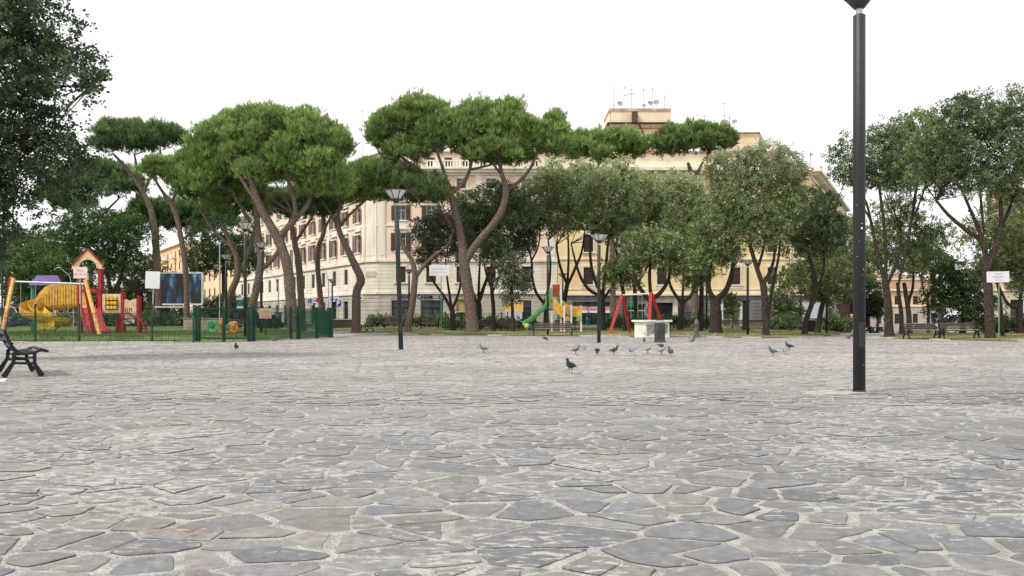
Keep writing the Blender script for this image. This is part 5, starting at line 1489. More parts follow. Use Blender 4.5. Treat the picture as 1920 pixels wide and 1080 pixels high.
# ---- benches
def bench_proto(L=1.8):
    t = thing('park_bench', 'x', 'bench')
    prof_back = [(-0.33, 0.80), (-0.285, 0.68), (-0.21, 0.52), (-0.13, 0.42)]
    seat = [(-0.15, 0.43), (-0.02, 0.385), (0.13, 0.405), (0.26, 0.45), (0.37, 0.425)]
    for sx in (-L / 2, L / 2):
        b = MB(); O = (sx, 0, 0); U = (0, -1, 0); V = (0, 0, 1); W = (1, 0, 0); th = 0.05
        b.ribbon(prof_back, [0.045, 0.05, 0.055, 0.07], O, U, V, W, th)
        b.ribbon(seat, [0.07, 0.045, 0.042, 0.05, 0.04], O, U, V, W, th * 0.96)
        b.ribbon([(-0.17, 0.42), (-0.185, 0.25), (-0.34, 0.0)], [0.07, 0.065, 0.10], O, U, V, W, th * 0.98)
        b.ribbon([(0.15, 0.40), (0.15, 0.22), (0.27, 0.0)], [0.065, 0.06, 0.105], O, U, V, W, th * 0.94)
        b.ribbon([(-0.20, 0.235), (0.16, 0.225)], [0.042, 0.042], O, U, V, W, th * 0.9)
        b.ribbon([(-0.19, 0.34), (0.0, 0.315), (0.15, 0.33)], [0.03, 0.03, 0.03], O, U, V, W, th * 0.86)
        b.build('end_frame', mat('bench_iron', (0.013, 0.015, 0.016), 0.5, 0.3, 6), t, bevel=0.006)
    def slats(pts, nm):
        b = MB()
        for (u, z, an) in pts:
            rot = Matrix.Rotation(an, 3, 'X')
            b.box((0, -u, z - 0.030 * (nm == 'seat')), (L - 0.052, 0.095, 0.022), rot)
        b.build(nm, M_wood, t, bevel=0.005)
    # u forward is -Y
    bk = []
    for u, z in ((-0.312, 0.765), (-0.266, 0.65), (-0.208, 0.54)): bk.append((u, z, R(-63)))
    slats(bk, 'backrest')
    slats([(-0.09, 0.447, R(14)), (0.02, 0.43, R(0)), (0.135, 0.448, R(-9)), (0.25, 0.487, R(-8)), (0.345, 0.476, R(18))], 'seat')
    return t
BP = bench_proto()
GB = 'slatted benches on cast iron legs'
benches = [  # x,y centre, rotation (0 = faces the camera), label, scale x
    (-8.80, 14.35, R(125), 'near dark bench at the left edge seen from its end', 1.0),
    (X(1036.5, 52.6), 52.6, 0, 'bench facing the camera in front of the small green slide', 1.38),
    (X(1729, 43), 43.0, R(6), 'left one of the two benches standing close together on the right', 0.98),
    (X(1799, 41.6), 41.6, R(-3), 'right one of the two benches standing close together on the right', 0.98),
    (X(687, 63), 63, R(-60), 'bench turned left on the grass near the path', 0.85),
    (X(956, 62), 62.5, 0, 'dark bench behind the little pale leaved oak', 0.8),
    (X(905, 65), 65.5, 0, 'dark bench half hidden behind the base of the largest pine', 0.8),
    (X(740, 70), 70, 0, 'low brown bench in front of the left bank window', 1.0),
    (X(806, 70), 70, 0, 'low brown bench in front of the right bank window', 0.85),
    (X(1372, 66), 66, R(4), 'brown bench right of the goblet shaped trunk', 1.1),
    (X(1425, 66), 66, R(-3), 'brown bench right of the dark pillar', 1.1),
    (X(447, 56), 56, R(25), 'pale slatted bench behind the spring rider', 0.9),
    (X(1500, 62), 62, 0, 'dark bench left of the litter container near the advertising board', 0.8),
    (X(1060, 66), 66, 0, 'dark bench behind the small green slide', 0.9)]
for i, (x, y, rz, lab, sx) in enumerate(benches):
    o = BP if i == 0 else copy_tree(BP)
    o.location = (x, y, (0.008 if y < 34 else G(x, y)) + (0.004)); o.rotation_euler = (0, 0, rz); o.scale = (sx, 0.92 if i == 0 else 1, 1)
    o['label'] = lab; o['group'] = GB

M_dkwood = mat('dark_slats', (0.018, 0.017, 0.017), 0.55, 0.3, 3, 0.2, 30, stretch=(1, 6, 6))
for c_ in BP.children:
    if c_.name.split('.')[0] in ('backrest', 'seat'):
        c_.data = c_.data.copy(); c_.data.materials[0] = M_dkwood
# ---- litter bin
t = thing('litter_bin', 'dark grey octagonal litter bin in front of the white stone block', 'litter bin', (X(1237, 36.5), 36.5, 0.01))
b = MB(); b.lathe([(0.225, 0.07), (0.225, 0.88)], n=8, smooth=False, rot0=R(22.5)); 
b = MB()
for k in range(8):
    a0 = R(22.5 + 45 * k); a1 = R(22.5 + 45 * (k + 1)); r0 = 0.225
    p0 = Vector((r0 * math.cos(a0), r0 * math.sin(a0), 0)); p1 = Vector((r0 * math.cos(a1), r0 * math.sin(a1), 0)); mid = (p0 + p1) / 2
    an = math.atan2(p1.y - p0.y, p1.x - p0.x)
    b.box((mid.x, mid.y, 0.475), ((p1 - p0).length * 0.93, 0.02, 0.81), an)
    b.bar((p0.x, p0.y, 0.07), (p0.x, p0.y, 0.88), 0.03)
for v in range(len(b.v)): pass
M_bin = mat('bin_metal', (0.05, 0.053, 0.05), 0.5, 0.3, 3)
def off(b, t): b.v = [(x + t.location.x, y + t.location.y, z + t.location.z) for x, y, z in b.v]; return b
off(b, t).build('body', M_bin, t)
b = MB(); b.lathe([(0.27, 0.0), (0.275, 0.05), (0.24, 0.075), (0.0, 0.075)], n=24); off(b, t).build('foot', M_bin, t)
b = MB(); b.lathe([(0.235, 0.86), (0.25, 0.90), (0.245, 0.93), (0.20, 0.935), (0.19, 0.88)], n=24); off(b, t).build('rim', mat('bin_rim', (0.22, 0.24, 0.25), 0.5, 0.2, 3), t)
b = MB(); b.tube([(-0.2, 0, 0.93), (-0.12, 0, 1.0), (0.12, 0, 1.0), (0.2, 0, 0.93)], 0.015, 6); off(b, t).build('hoop', M_bin, t)

# ---- white stone block with grilles (old fountain)
cx0, cy0 = X(1226, 47.6), 47.6
t = thing('stone_block', 'low white angular stone block with a slab top and two grey grilles', 'stone block', (cx0, cy0, 0.0))
def sc_poly(k, n=0.0):
    return [(cx0 + x * k, cy0 + 0.75 + y * k) for x, y in ((-0.58, -0.82), (0.98, -0.62), (1.18, 0.4), (0.4, 1.0), (-0.9, 0.8), (-1.1, -0.2))]
M_wst = mat('white_stone', (0.62, 0.59, 0.50), 0.85, 0, 1.5, 0.15, 20, col2=(0.75, 0.73, 0.66))
b = MB(); b.prism(sc_poly(0.97), (0, 0, -0.1), (1, 0, 0), (0, 1, 0), (0, 0, 1), 1.02, center=False); b.build('body', M_wst, t, bevel=0.015)
b = MB(); b.prism(sc_poly(1.14), (0, 0, 0.923), (1, 0, 0), (0, 1, 0), (0, 0, 1), 0.12, center=False); b.build('top_slab', M_wst, t, bevel=0.02)
pA = Vector((sc_poly(0.97)[0])); pB = Vector((sc_poly(0.97)[1])); ux = (pB - pA).normalized(); nx_ = Vector((ux.y, -ux.x)); wl_ = (pB - pA).length
M_gril = mat('grille_grey', (0.26, 0.265, 0.25), 0.5, 0.3, 4)
for u0, u1 in ((0.09, 0.55), (0.62, 0.93)):
    b = MB(); a = pA + ux * wl_ * u0; c = pA + ux * wl_ * u1; an = math.atan2(ux.y, ux.x)
    m = (a + c) / 2
    b.box((m.x + nx_.x * 0.012, m.y + nx_.y * 0.012, 0.53), ((c - a).length, 0.02, 0.56), an)
    for k in range(9):
        p = a.lerp(c, (k + .5) / 9); b.box((p.x + nx_.x * 0.03, p.y + nx_.y * 0.03, 0.53), (0.015, 0.02, 0.56), an)
    b.build('grille', M_gril, t)

# ---- cast iron drinking fountain
x_, y_ = X(1306, 48), 48.0
t = thing('drinking_fountain', 'grey ribbed column of a drinking fountain right of the white stone block', 'drinking fountain', (x_, y_, G(x_, y_)))
M_ci = mat('grey_cast_iron', (0.10, 0.105, 0.10), 0.55, 0.35, 4, 0.2, 20)
b = MB(); b.lathe([(0.24, -0.05), (0.25, 0.08), (0.17, 0.14), (0.15, 0.2), (0.14, 0.75), (0.17, 0.8), (0.17, 0.84), (0.13, 0.9), (0.13, 1.0), (0.09, 1.08), (0.0, 1.12)], n=14)
off(b, t).build('column', M_ci, t)
b = MB(); b.tube([(0, -0.14, 0.68), (0, -0.24, 0.69), (0, -0.28, 0.62)], 0.02, 6); off(b, t).build('spout', M_ci, t)
b = MB(); b.lathe([(0.22, 0.0), (0.26, 0.03), (0.24, 0.05), (0.1, 0.03)], (0, -0.32, 0.0), n=14); off(b, t).build('drain_basin', M_ci, t)

# ---- notice boards on poles
def board(px, y0, y1, x0, x1, d, ybase, label, polem, facem, txt=None, tilt=0, txm=None, leanx=0):
    x = X(px, d); z = G(x, d) if ybase is None else CAMZ - (ybase - HZ) / F * d
    z = G(x, d)
    t = thing('notice_board', label, 'notice board', (x, d, z), group='white notice boards on poles')
    a = P(x0, y1, d); c = P(x1, y0, d)
    b = MB(); b.tube([(x, d + 0.04, z - 0.1), (x + leanx, d + 0.04, c.z - 0.03)], 0.03, 10); b.build('pole', polem, t)
    b = MB(); rot = Matrix.Rotation(R(tilt), 3, 'Y')
    b.box(((a.x + c.x) / 2 + 0, d - 0.01, (a.z + c.z) / 2), (c.x - a.x, 0.03, c.z - a.z), rot); o = b.build('board', facem, t, bevel=0.004)
    if txt:
        for k, (s_, zz, sz) in enumerate(txt):
            text_mesh(s_, sz, 'lettering', txm, o, ((a.x + c.x) / 2, d - 0.03, a.z + (c.z - a.z) * zz), (R(90), 0, 0), 0.002, 0.0)
M_bw = mat('board_white', (0.66, 0.66, 0.68), 0.6, 0.06, 2)
M_bp = mat('board_pinkish', (0.66, 0.55, 0.50), 0.6, 0.1, 3)
M_faint = mat('faded_lettering', (0.42, 0.36, 0.34), 0.7, 0.1, 3)
M_faintred = mat('faded_red_lettering', (0.60, 0.28, 0.22), 0.7, 0.1, 3)
M_gpole = mat('pale_green_pole', (0.10, 0.26, 0.14), 0.5, 0.2, 2)
board(149.5, 501, 522, 138, 164, 36.9, None, 'small pinkish notice board with faded red lines at the playground fence', M_grey, M_bp, [('VILLA', 0.68, 0.13), ('AREA GIOCHI', 0.36, 0.10)], 0, M_faintred)
board(284, 509, 541, 273, 300, 38.0, None, 'blank square white board on a slanting pole at the playground fence', M_grey, M_bw, None, 2, leanx=0.1)
board(827, 497, 517, 805, 843, 56.5, None, 'faded white notice board on a green pole in front of the bank', M_gpole, M_bw, [('PARCO PUBBLICO', 0.62, 0.13), ('COMUNE DI ROMA', 0.32, 0.11)], -1, M_faint)
board(1874, 509, 529.5, 1850, 1892, 39.0, None, 'white notice board on a tall pale green pole beside the thick trunk on the right', M_gpole, M_bw, [('PARCO', 0.78, 0.10), ('PUBBLICO', 0.5, 0.12), ('DI ROMA', 0.22, 0.09)], -1, M_faint)
# orange sign box near the fence
x_, d_ = X(497.5, 44), 44.0
t = thing('notice_board', 'low orange notice panel right of the green gate', 'notice board', (x_, d_, G(x_, d_)))
b = MB(); a = P(486, 597, d_); c = P(509, 578, d_); b.box(((a.x + c.x) / 2, d_, (a.z + c.z) / 2), (c.x - a.x, 0.04, c.z - a.z)); pn = b.build('panel', mat('orange_panel', (0.75, 0.36, 0.16), 0.6, 0, 1.8, col2=(0.75, 0.62, 0.50)), t)
b = MB(); b.tube([(x_, d_ + 0.05, G(x_, d_) - 0.1), (x_, d_ + 0.05, a.z + 0.2)], 0.03, 8); b.build('pole', M_iron, t)
b = MB()
for k in range(3): b.box(((a.x + c.x) / 2, d_ - 0.024, a.z + 0.17 + 0.11 * k), (0.42, 0.006, 0.03))
b.build('text_line', M_faintred, t)

# ---- parking sign and two road signs
def road_sign(px, py, ph, d, label, shape, m, txt=None):
    c = P(px, py, d); x = c.x; z = h0(x, d)
    t = thing('road_sign', label, 'road sign', (x, d, z))
    b = MB(); b.tube([(x, d + 0.05, z - 0.1), (x, d + 0.05, c.z + ph * 0.4)], 0.035, 8); b.build('pole', M_grey, t)
    b = MB()
    if shape == 'sq': b.box(c, (ph, 0.03, ph))
    else: b.prism([(ph / 2 * math.cos(k * math.pi / 10), ph / 2 * math.sin(k * math.pi / 10)) for k in range(20)], c, (1, 0, 0), (0, 0, 1), (0, 1, 0), 0.03)
    f_ = b.build('face', m, t, bevel=0.004)
    if txt: text_mesh(txt, ph * 1.05, 'lettering', M_white, f_, c + Vector((0, -0.025, 0)), (R(90), 0, 0), 0.006, 0.02)
road_sign(634, 569, 0.62, 82, 'blue parking sign with a white P', 'sq', mat('parking_blue', (0.01, 0.035, 0.28), 0.4, 0.1, 2), 'P')
road_sign(581, 566, 0.7, 80, 'white information sign with a blue symbol left of the parking sign', 'sq', M_bw, None)
b = MB(); c = P(581, 564.5, 79.9)
b.box(c + Vector((-0.1, 0, 0)), (0.09, 0.02, 0.36)); b.box(c + Vector((0.1, 0, 0)), (0.09, 0.02, 0.36)); b.box(c + Vector((-0.1, -0.004, 0.14)), (0.2, 0.02, 0.08)); b.box(c + Vector((0.1, 0.004, 0.14)), (0.2, 0.02, 0.08))
o_ = [o for o in bpy.data.objects if o.get('label', '').startswith('white information sign')][0]
b.build('symbol', mat('parking_blue', (0, 0, 0)), o_)
road_sign(597, 563, 0.5, 81, 'small red road sign on a white post left of the parking sign', 'round', mat('sign_red', (0.45, 0.02, 0.02), 0.5, 0.1, 2))

# ---- playground fence on the left: posts and wire panels, one thing; gates are things of their own
fence_line = [(-34, 35.75), (-22.8, 35.75), (-15.05, 35.75), (-12.75, 38.8)]
def wire_panel(parent, a, c, z0, z1, name='wire_panel', sp=0.06, thick=0.010, mi=M_green_metal):
    b = MB(); a = Vector((a[0], a[1])); c = Vector((c[0], c[1])); ln = (c - a).length
    if ln < 0.05: return
    u = (c - a) / ln
    ga, gc = G(a.x, a.y + 0.1), G(c.x, c.y + 0.1)
    n = int(ln / sp)
    for k in range(n + 1):
        t_ = k / max(1, n); p = a.lerp(c, t_); g = ga + (gc - ga) * t_
        b.bar((p.x, p.y, g + z0), (p.x, p.y, g + z1), thick)
    m = int((z1 - z0) / 0.2)
    for k in range(m + 1):
        z = z0 + (z1 - z0) * k / m
        b.bar((a.x, a.y - 0.008, ga + z), (c.x, c.y - 0.008, gc + z), thick * (1.6 if k in (0, m) else 1))
    return b.build(name, mi, parent)
def post(parent, x, y, h, w=0.06, name='post', m=None):
    b = MB(); g = G(x, y + 0.05)
    b.box((x, y, g + h / 2 - 0.05), (w, w, h + 0.1)); b.box((x, y, g + h + 0.012), (w + 0.02, w + 0.02, 0.025))
    return b.build(name, m or M_green_metal, parent)
FT = thing('wire_fence', 'green wire mesh fence along the front of the left playground', 'fence', (-22.8, 35.75, 0.03))
fposts = [(X(p, 35.75), 35.75) for p in (-320, -130, -30, 66, 148.5, 285)] + [(X(363, 36.2), 36.2)]
for x, y in fposts: post(FT, x, y, 1.68)
for i in range(len(fposts) - 1): wire_panel(FT, fposts[i], fposts[i + 1], 0.06, 1.28)
GT = thing('metal_gate', 'double green wire gate with thick box posts in the playground fence', 'gate', (X(420, 37.4), 37.4, 0.03))
pg = [(X(371, 36.5), 36.5), (X(420, 37.3), 37.3), (X(469, 38.2), 38.2)]
for (x, y), w in zip(pg, (0.20, 0.12, 0.20)): post(GT, x, y, 1.62, w, 'gate_post')
for i in range(2):
    b = MB(); a, c = pg[i], pg[i + 1]; g = G(a[0], a[1] + .1)
    for z in (0.16, 1.52): b.bar((a[0], a[1], g + z), (c[0], c[1], G(c[0], c[1] + .1) + z), 0.05)
    lf_ = b.build('gate_leaf', M_green_metal, GT)
    wire_panel(lf_, a, c, 0.2, 1.5, 'mesh')
FT2 = thing('wire_fence', 'green wire mesh fence with dense side panels between the gate and the path', 'fence', (X(550, 42), 42, 0.03))
p2 = [(X(476, 38.5), 38.5), (X(545, 42.5), 42.5), (X(560, 43.0), 43.0), (X(594, 45.5), 45.5), (X(619, 48.0), 48.0)]
for (x, y), w in zip(p2, (0.12, 0.12, 0.2, 0.16, 0.32)): post(FT2, x, y, 1.75, w)
for i in range(len(p2) - 1): wire_panel(FT2, p2[i], p2[i + 1], 0.06, 1.65, sp=0.06, thick=0.012 if i else 0.010)
back = [(X(619, 48.0), 48.0), (-13.2, 55), (-18, 64)]
for x, y in back[1:]: post(FT2, x, y, 1.7, 0.08)
for i in range(2): wire_panel(FT2, back[i], back[i + 1], 0.06, 1.6, sp=0.09, thick=0.009)

# central playground fence
FC = thing('wire_fence', 'dark green wire mesh fence round the middle playground', 'fence', (X(1000, 63), 63, 0.2))
cp = [835, 865, 902, 940, 952, 980, 994]
for px in cp: post(FC, X(px, 63.5), 63.5, 1.45, 0.09)
wire_panel(FC, (X(835, 63.5), 63.5), (X(994, 63.5), 63.5), 0.1, 1.35, sp=0.12, thick=0.012)
for px in (1125, 1190, 1256, 1310, 1352): post(FC, X(px, 62.5), 62.5, 1.55, 0.10)
wire_panel(FC, (X(1125, 62.5), 62.5), (X(1352, 62.5), 62.5), 0.1, 1.4, sp=0.12, thick=0.012)
wire_panel(FC, (X(994, 63.5), 63.5), (X(1125, 62.5), 62.5), 0.1, 1.2, sp=0.12, thick=0.012)

# ---- hedges and low walls behind the lawns
def hedge(label, x0, x1, d, h, dep, cols=OAK_DARK, name='hedge', zoff=0.0):
    xa, xb = X(x0, d), X(x1, d); n = max(2, int((xb - xa) / 1.0))
    t = thing(name, label, 'hedge', ((xa + xb) / 2, d, G((xa + xb) / 2, d)))
    E = []
    for k in range(n):
        x = xa + (xb - xa) * (k + .5) / n
        E.append(((x, d, G(x, d) + h * 0.45 + zoff), ((xb - xa) / n * 0.75, dep, h * 0.6 * random.uniform(0.85, 1.12))))
    crown(E, 'oak', d, t, 0.9, 0.35, cols, None, 0.17, 'foliage')
    b = MB()
    for k in range(n):
        x = xa + (xb - xa) * (k + .5) / n; b.tube([(x, d, G(x, d) - 0.05), (x + 0.05, d, G(x, d) + h * 0.6)], 0.03, 5)
    b.build('stem', M_oakbark, t)
hedge('low dark hedge in front of the bank windows', 690, 836, 76, 0.9, 0.6)
hedge('low dark hedge behind the middle fence and the big pine', 836, 1000, 70, 0.7, 0.5)
hedge('low dark hedge behind the red swing and the white stone block', 1130, 1345, 72, 0.8, 0.6)
hedge('leafy hedge with lighter tips right of the tallest middle oak', 1452, 1500, 66, 1.0, 0.7)
hedge('bushy hedge between the advertising board and the path', 1540, 1592, 70, 1.3, 0.8, OAK_DARK + OAK_YEL[:1])
hedge('long hedge behind the billboard and the playground', 380, 480, 84, 3.0, 1.0)
hedge('low hedge along the street behind the playground slides', 20, 350, 72, 0.9, 0.7)
hedge('hedge behind the lawn at the right edge', 1830, 1990, 60, 1.1, 0.6)
def low_wall(label, x0, x1, d, h, m, name='low_wall', cat='wall'):
    xa, xb = X(x0, d), X(x1, d); g = min(G(xa, d), G(xb, d))
    t = thing(name, label, cat, ((xa + xb) / 2, d, g))
    b = MB(); b.box(((xa + xb) / 2, d, g + h / 2 - 0.1), (xb - xa, 0.3, h + 0.2)); b.build('wall_body', m, t, bevel=0.02)
    b = MB(); b.box(((xa + xb) / 2, d, g + h + 0.03), (xb - xa + 0.1, 0.4, 0.06)); b.build('coping', M_kerb, t, bevel=0.01)
M_dbrown = mat('dark_brown_boards', (0.05, 0.042, 0.038), 0.8, 0.3, 2)
low_wall('low dark brown wall left of the bench on the grass', 622, 672, 72, 0.75, M_dbrown)
low_wall('low pale concrete wall behind the spring rider', 345, 430, 60, 0.8, mat('pale_concrete', (0.36, 0.30, 0.25), 0.9, 0.2, 1.5))
low_wall('low wall behind the benches right of the path', 1480, 1512, 74, 0.7, M_dbrown)

# ------------------------------------------------------------------ LEFT SWING
def leg(b, px0, py0, px1, py1, d0, d1, w, mi=None):
    b.bar(P(px0, py0, d0), P(px1, py1, d1), w, w * 0.8, (0, -1, 0), mi)
d_ = 42.0
t = thing('swing_set', 'orange and yellow wooden swing frame with a long grey top bar', 'swing', (X(90, d_), d_, G(X(90, d_), d_)))
M_swo = mat('orange_beam', (0.70, 0.27, 0.05), 0.55, 0, 1.5, col2=(0.75, 0.52, 0.20), stretch=(1, 1, 3))
def gz(px, d): return HZ + (CAMZ - G(X(px, d), d) + 0.05) / d * F
for nm, s in (('leg', ((25, 522, 3, 41.3), (21, 520, 8, 43.5))), ('leg', ((160, 525, 187, 41.3), (158, 525, 176, 43.3)))):
    for q in s:
        b = MB(); leg(b, q[0], q[1], q[2], gz(q[2], q[3]), d_, q[3], 0.16); b.build('leg', M_swo if q[3] < 42 else M_redsw, t, bevel=0.01)
b = MB(); b.tube([P(24, 528, d_), P(166, 533, d_)], 0.055, 10); b.build('top_bar', M_grey, t)
for px in (39, 67, 100, 128):
    b = MB(); a = P(px, 529 + (px - 24) * .035, d_); 
    b.tube([a, a - Z3 * 1.75], 0.012, 5); b.build('chain', M_grey, t)
for px in (53, 114):
    b = MB(); c = P(px, 530, d_) - Z3 * 1.78; b.box(c, (0.85, 0.2, 0.04)); b.build('swing_seat', M_iron, t, bevel=0.008)

# ------------------------------------------------------------------ LEFT PLAY TOWER
d_ = 46.0; S_ = d_ / F
def W_(px, py, dd=0.0):
    v = P(px, py, d_); v.y += dd; v.x *= 1 + 0.85 * dd / d_; return v
gl = G(X(180, d_), d_)
gy = HZ + (CAMZ - gl) / d_ * F + 1.5
PT_ = thing('playground_tower', 'red playground tower with a cream gabled arch, a spiral yellow slide and a red slide', 'playground tower', (X(170, d_), d_, gl))
def vpost(px, ytop, dd, w=0.14, m=None, nm='post', ybot=None):
    b = MB(); a = W_(px, ybot or gy, dd); c = W_(px, ytop, dd); a.z = min(a.z, G(a.x, a.y) - 0.05) if ybot is None else a.z
    b.bar(a, c, w, w, (0, -1, 0)); b.box(c, (w * 1.15, w * 1.15, 0.05)); b.build(nm, m or M_red, PT_, bevel=0.012)
for px, dd in ((149, 0), (188, 0), (149, 1.3), (188, 1.3)): vpost(px, 503, dd, 0.2 if dd == 0 and px == 188 else 0.17)
for px, yt, dd in ((230, 548, 0), (230, 548, 1.2), (260, 556, 0.0), (260, 556, 1.2), (219, 590, 0.3)): vpost(px, yt, dd, 0.15)
vpost(265, 602, 0.1, 0.1); vpost(273, 603, 0.1, 0.1)
# gabled arch panels front and back
arch = [(X(px, d_), CAMZ - (py - HZ) / F * d_) for px, py in ((137, 505), (138, 497), (165, 468), (193, 497), (194, 505), (186, 505))]
inner = []
for k in range(13):
    an = math.pi * k / 12
    inner.append((X(167 + 16.5 * math.cos(an), d_), CAMZ - ((503 - 16 * math.sin(an)) - HZ) / F * d_))
for dd in (-0.12,):
    b = MB()
    outl = arch[:5] + [inner[0]] + inner[1:] 
    # split the arch in a left and right half so that each polygon stays simple
    L_ = [arch[0], arch[1], arch[2], inner[6]] + inner[7:]
    R_ = [arch[2], arch[3], arch[4]] + inner[:7]
    for q in (L_, R_): b.prism(q, (0, d_ + dd, 0), (1, 0, 0), (0, 0, 1), (0, 1, 0), 0.06)
    b.build('gable_panel', M_crm, PT_)
b = MB()
for dd in (-0.12,):
    ap = W_(165, 467, dd); el = W_(136.5, 497.5, dd); er = W_(194, 497.5, dd)
    for q in (el, er):
        n = (q - ap).normalized()
        b.bar(ap, q, 0.16, 0.05, (n.z if q is er else -n.z, 0, abs(n.x)))
b.build('gable_edge', M_red, PT_)
# platform, red rail arch and bars
b = MB(); c0 = W_(168, 580, 0.65); b.box(c0, (1.25, 1.35, 0.08)); b.build('platform', M_iron, PT_)
b = MB()
b.ribbon([(X(150, d_), W_(0, 547).z), (X(158, d_), W_(0, 545).z), (X(169, d_), W_(0, 543.5).z), (X(180, d_), W_(0, 545).z), (X(188, d_), W_(0, 547).z)], 0.18, (0, d_ - 0.05, 0), (1, 0, 0), (0, 0, 1), (0, 1, 0), 0.05)
for px in (152, 186): b.bar(W_(px, 547, -.05), W_(px, 580, -.05), 0.10, 0.05, (0, -1, 0))
b.build('rail_arch', M_red, PT_)
b = MB()
for px in (156, 161, 166): b.bar(W_(px, 552, 1.25), W_(px, 579, 1.25), 0.05, 0.04, (0, -1, 0))
b.build('bars', M_white, PT_)
b = MB(); px_ = [(181, 550), (188, 578)]
a = W_(177, 578, 1.2); c = W_(188, 550, 1.2); b.box(((a.x + c.x) / 2, d_ + 1.2, (a.z + c.z) / 2), (c.x - a.x, 0.05, c.z - a.z)); b.build('side_panel', M_red, PT_)
# red slide: chute with raised lips
b = MB()
path = [(W_(0, 579).z, 0.0), (W_(0, 590).z, -0.55), (W_(0, 606).z, -1.35), (W_(0, 620).z, -2.0), (gl + 0.16, -2.4), (gl + 0.14, -2.75)]
xc = [X(p_, d_ + q_[1]) for p_, q_ in zip((169, 171, 175, 180, 184, 187), path)]; hw = 0.58
for i in range(len(path) - 1):
    for (o0, o1, dz) in ((-hw, -hw + 0.07, 0.14), (-hw + 0.07, -0.03, 0.0), (-0.03, 0.03, 0.06), (0.03, hw - 0.07, 0.0), (hw - 0.07, hw, 0.14)):
        z0, y0 = path[i]; z1, y1 = path[i + 1]
        v = [(xc[i] + o0, d_ + y0, z0 + dz), (xc[i] + o1, d_ + y0, z0 + dz), (xc[i + 1] + o1, d_ + y1, z1 + dz), (xc[i + 1] + o0, d_ + y1, z1 + dz)]
        v += [(p[0], p[1], p[2] - dz - 0.05) for p in v]
        b.add(v, [(0, 1, 2, 3), (7, 6, 5, 4), (0, 4, 5, 1), (1, 5, 6, 2), (2, 6, 7, 3), (3, 7, 4, 0)])
b.build('red_slide', M_red, PT_)
# yellow spiral slide: ribbed side wall, curling chute and bowl
sp = thing('spiral_slide', 'x', 'x'); bpy.data.objects.remove(sp)
b = MB()
path = []
for k in range(9):      # straight covered run from the tower to the left
    t_ = k / 8; path.append(Vector((X(150 - 72 * t_, d_), d_ + 0.45, W_(0, 578 + 4 * t_).z)))
cx, cy = X(98, d_), d_ - 0.35
for k in range(1, 19):  # then round and down
    an = math.pi * 0.78 + math.pi * 1.15 * k / 18
    path.append(Vector((cx - 0.25 + 0.0 + 0.85 * math.cos(an), cy + 0.75 * math.sin(an), W_(0, 582).z - 1.0 * (k / 18))))
def chute(b, path, r, wall_h, ang0=-1, n=10, th=0.04):
    rows_ = []
    for i, p in enumerate(path):
        tdir = (path[min(i + 1, len(path) - 1)] - path[max(i - 1, 0)]); tdir.z = 0; tdir.normalize()
        sd = Vector((tdir.y, -tdir.x, 0))
        row = []
        for k in range(n + 1):
            a_ = math.pi * (k / n)
            u = math.cos(a_) * r; z = -math.sin(a_) * r * 0.6
            wh = wall_h[i] if isinstance(wall_h, list) else wall_h
            if k == 0 or k == n: z += wh
            row.append(p + sd * u + Z3 * (z + r * 0.6))
        rows_.append(row)
    vs = [v for row in rows_ for v in row]; m = n + 1
    fs = [(i * m + k, i * m + k + 1, (i + 1) * m + k + 1, (i + 1) * m + k) for i in range(len(rows_) - 1) for k in range(n)]
    b.add(vs, fs, True)
wh = [1.1] * 6 + [1.0, 0.85, 0.6] + [0.45 - 0.02 * k for k in range(18)]
chute(b, path, 0.42, wh)
for k in range(13):     # moulded ribs on the outside
    px = 148 - k * 5.2; top = 534 + max(0, (k - 8)) ** 2 * 1.1
    b.bar(W_(px, top, -0.02), W_(px, 573, -0.02), 0.05, 0.05, (0, -1, 0))
a = [(150, 533), (96, 533), (84, 538), (74, 548), (64, 566), (60, 575), (92, 574), (110, 571), (150, 569)]
b.prism([(X(p, d_), CAMZ - (q - HZ) / F * d_) for p, q in a], (0, d_ + 0.02, 0), (1, 0, 0), (0, 0, 1), (0, 1, 0), 0.05)
b.prism([(X(p, d_), CAMZ - (q - HZ) / F * d_) for p, q in a], (0, d_ + 0.92, 0), (1, 0, 0), (0, 0, 1), (0, 1, 0), 0.05)
b.build('yellow_slide', M_yel, PT_)
b = MB()
bowl = []
for px, py, dd in ((64, 577, 0.2), (72, 588, -0.5), (86, 598, -0.95), (102, 604, -0.95), (116, 609, -0.5), (122, 611, 0.1)):
    v = W_(px, py, dd); bowl.append(v)
bp, _ = smooth_path(bowl, [1] * 6, 4)
chute(b, bp, 0.36, 0.16)
fl = [(88, 588), (96, 588), (110, 592), (122, 599), (125, 606), (124, 613), (112, 616), (98, 615), (90, 608)]
b.prism([(X(p, d_), CAMZ - (q - HZ) / F * d_) for p, q in fl], (0, d_ - 1.2, 0), (1, 0, 0), (0, 0, 1), (0, 1, 0), 0.05)
b.build('slide_bowl', M_yel2, PT_)
b = MB(); b.bar(W_(89, 612, -0.6), Vector((X(89, d_), d_ - 0.6, gl - 0.05)), 0.09); b.bar(W_(109, 614, -0.6), Vector((X(109, d_), d_ - 0.6, gl - 0.05)), 0.09); b.build('slide_support', M_yel2, PT_)
# ladder stairs behind
b = MB()
for px in (97, 112): b.tube([W_(px, 575, 1.3), W_(px + 34, 611, 1.6)], 0.03, 6)
for k in range(5): b.bar(W_(100 + 8 * k, 580 + 8 * k, 1.35), W_(114 + 8 * k, 580 + 8 * k, 1.35), 0.05)
b.build('ladder', M_white, PT_)
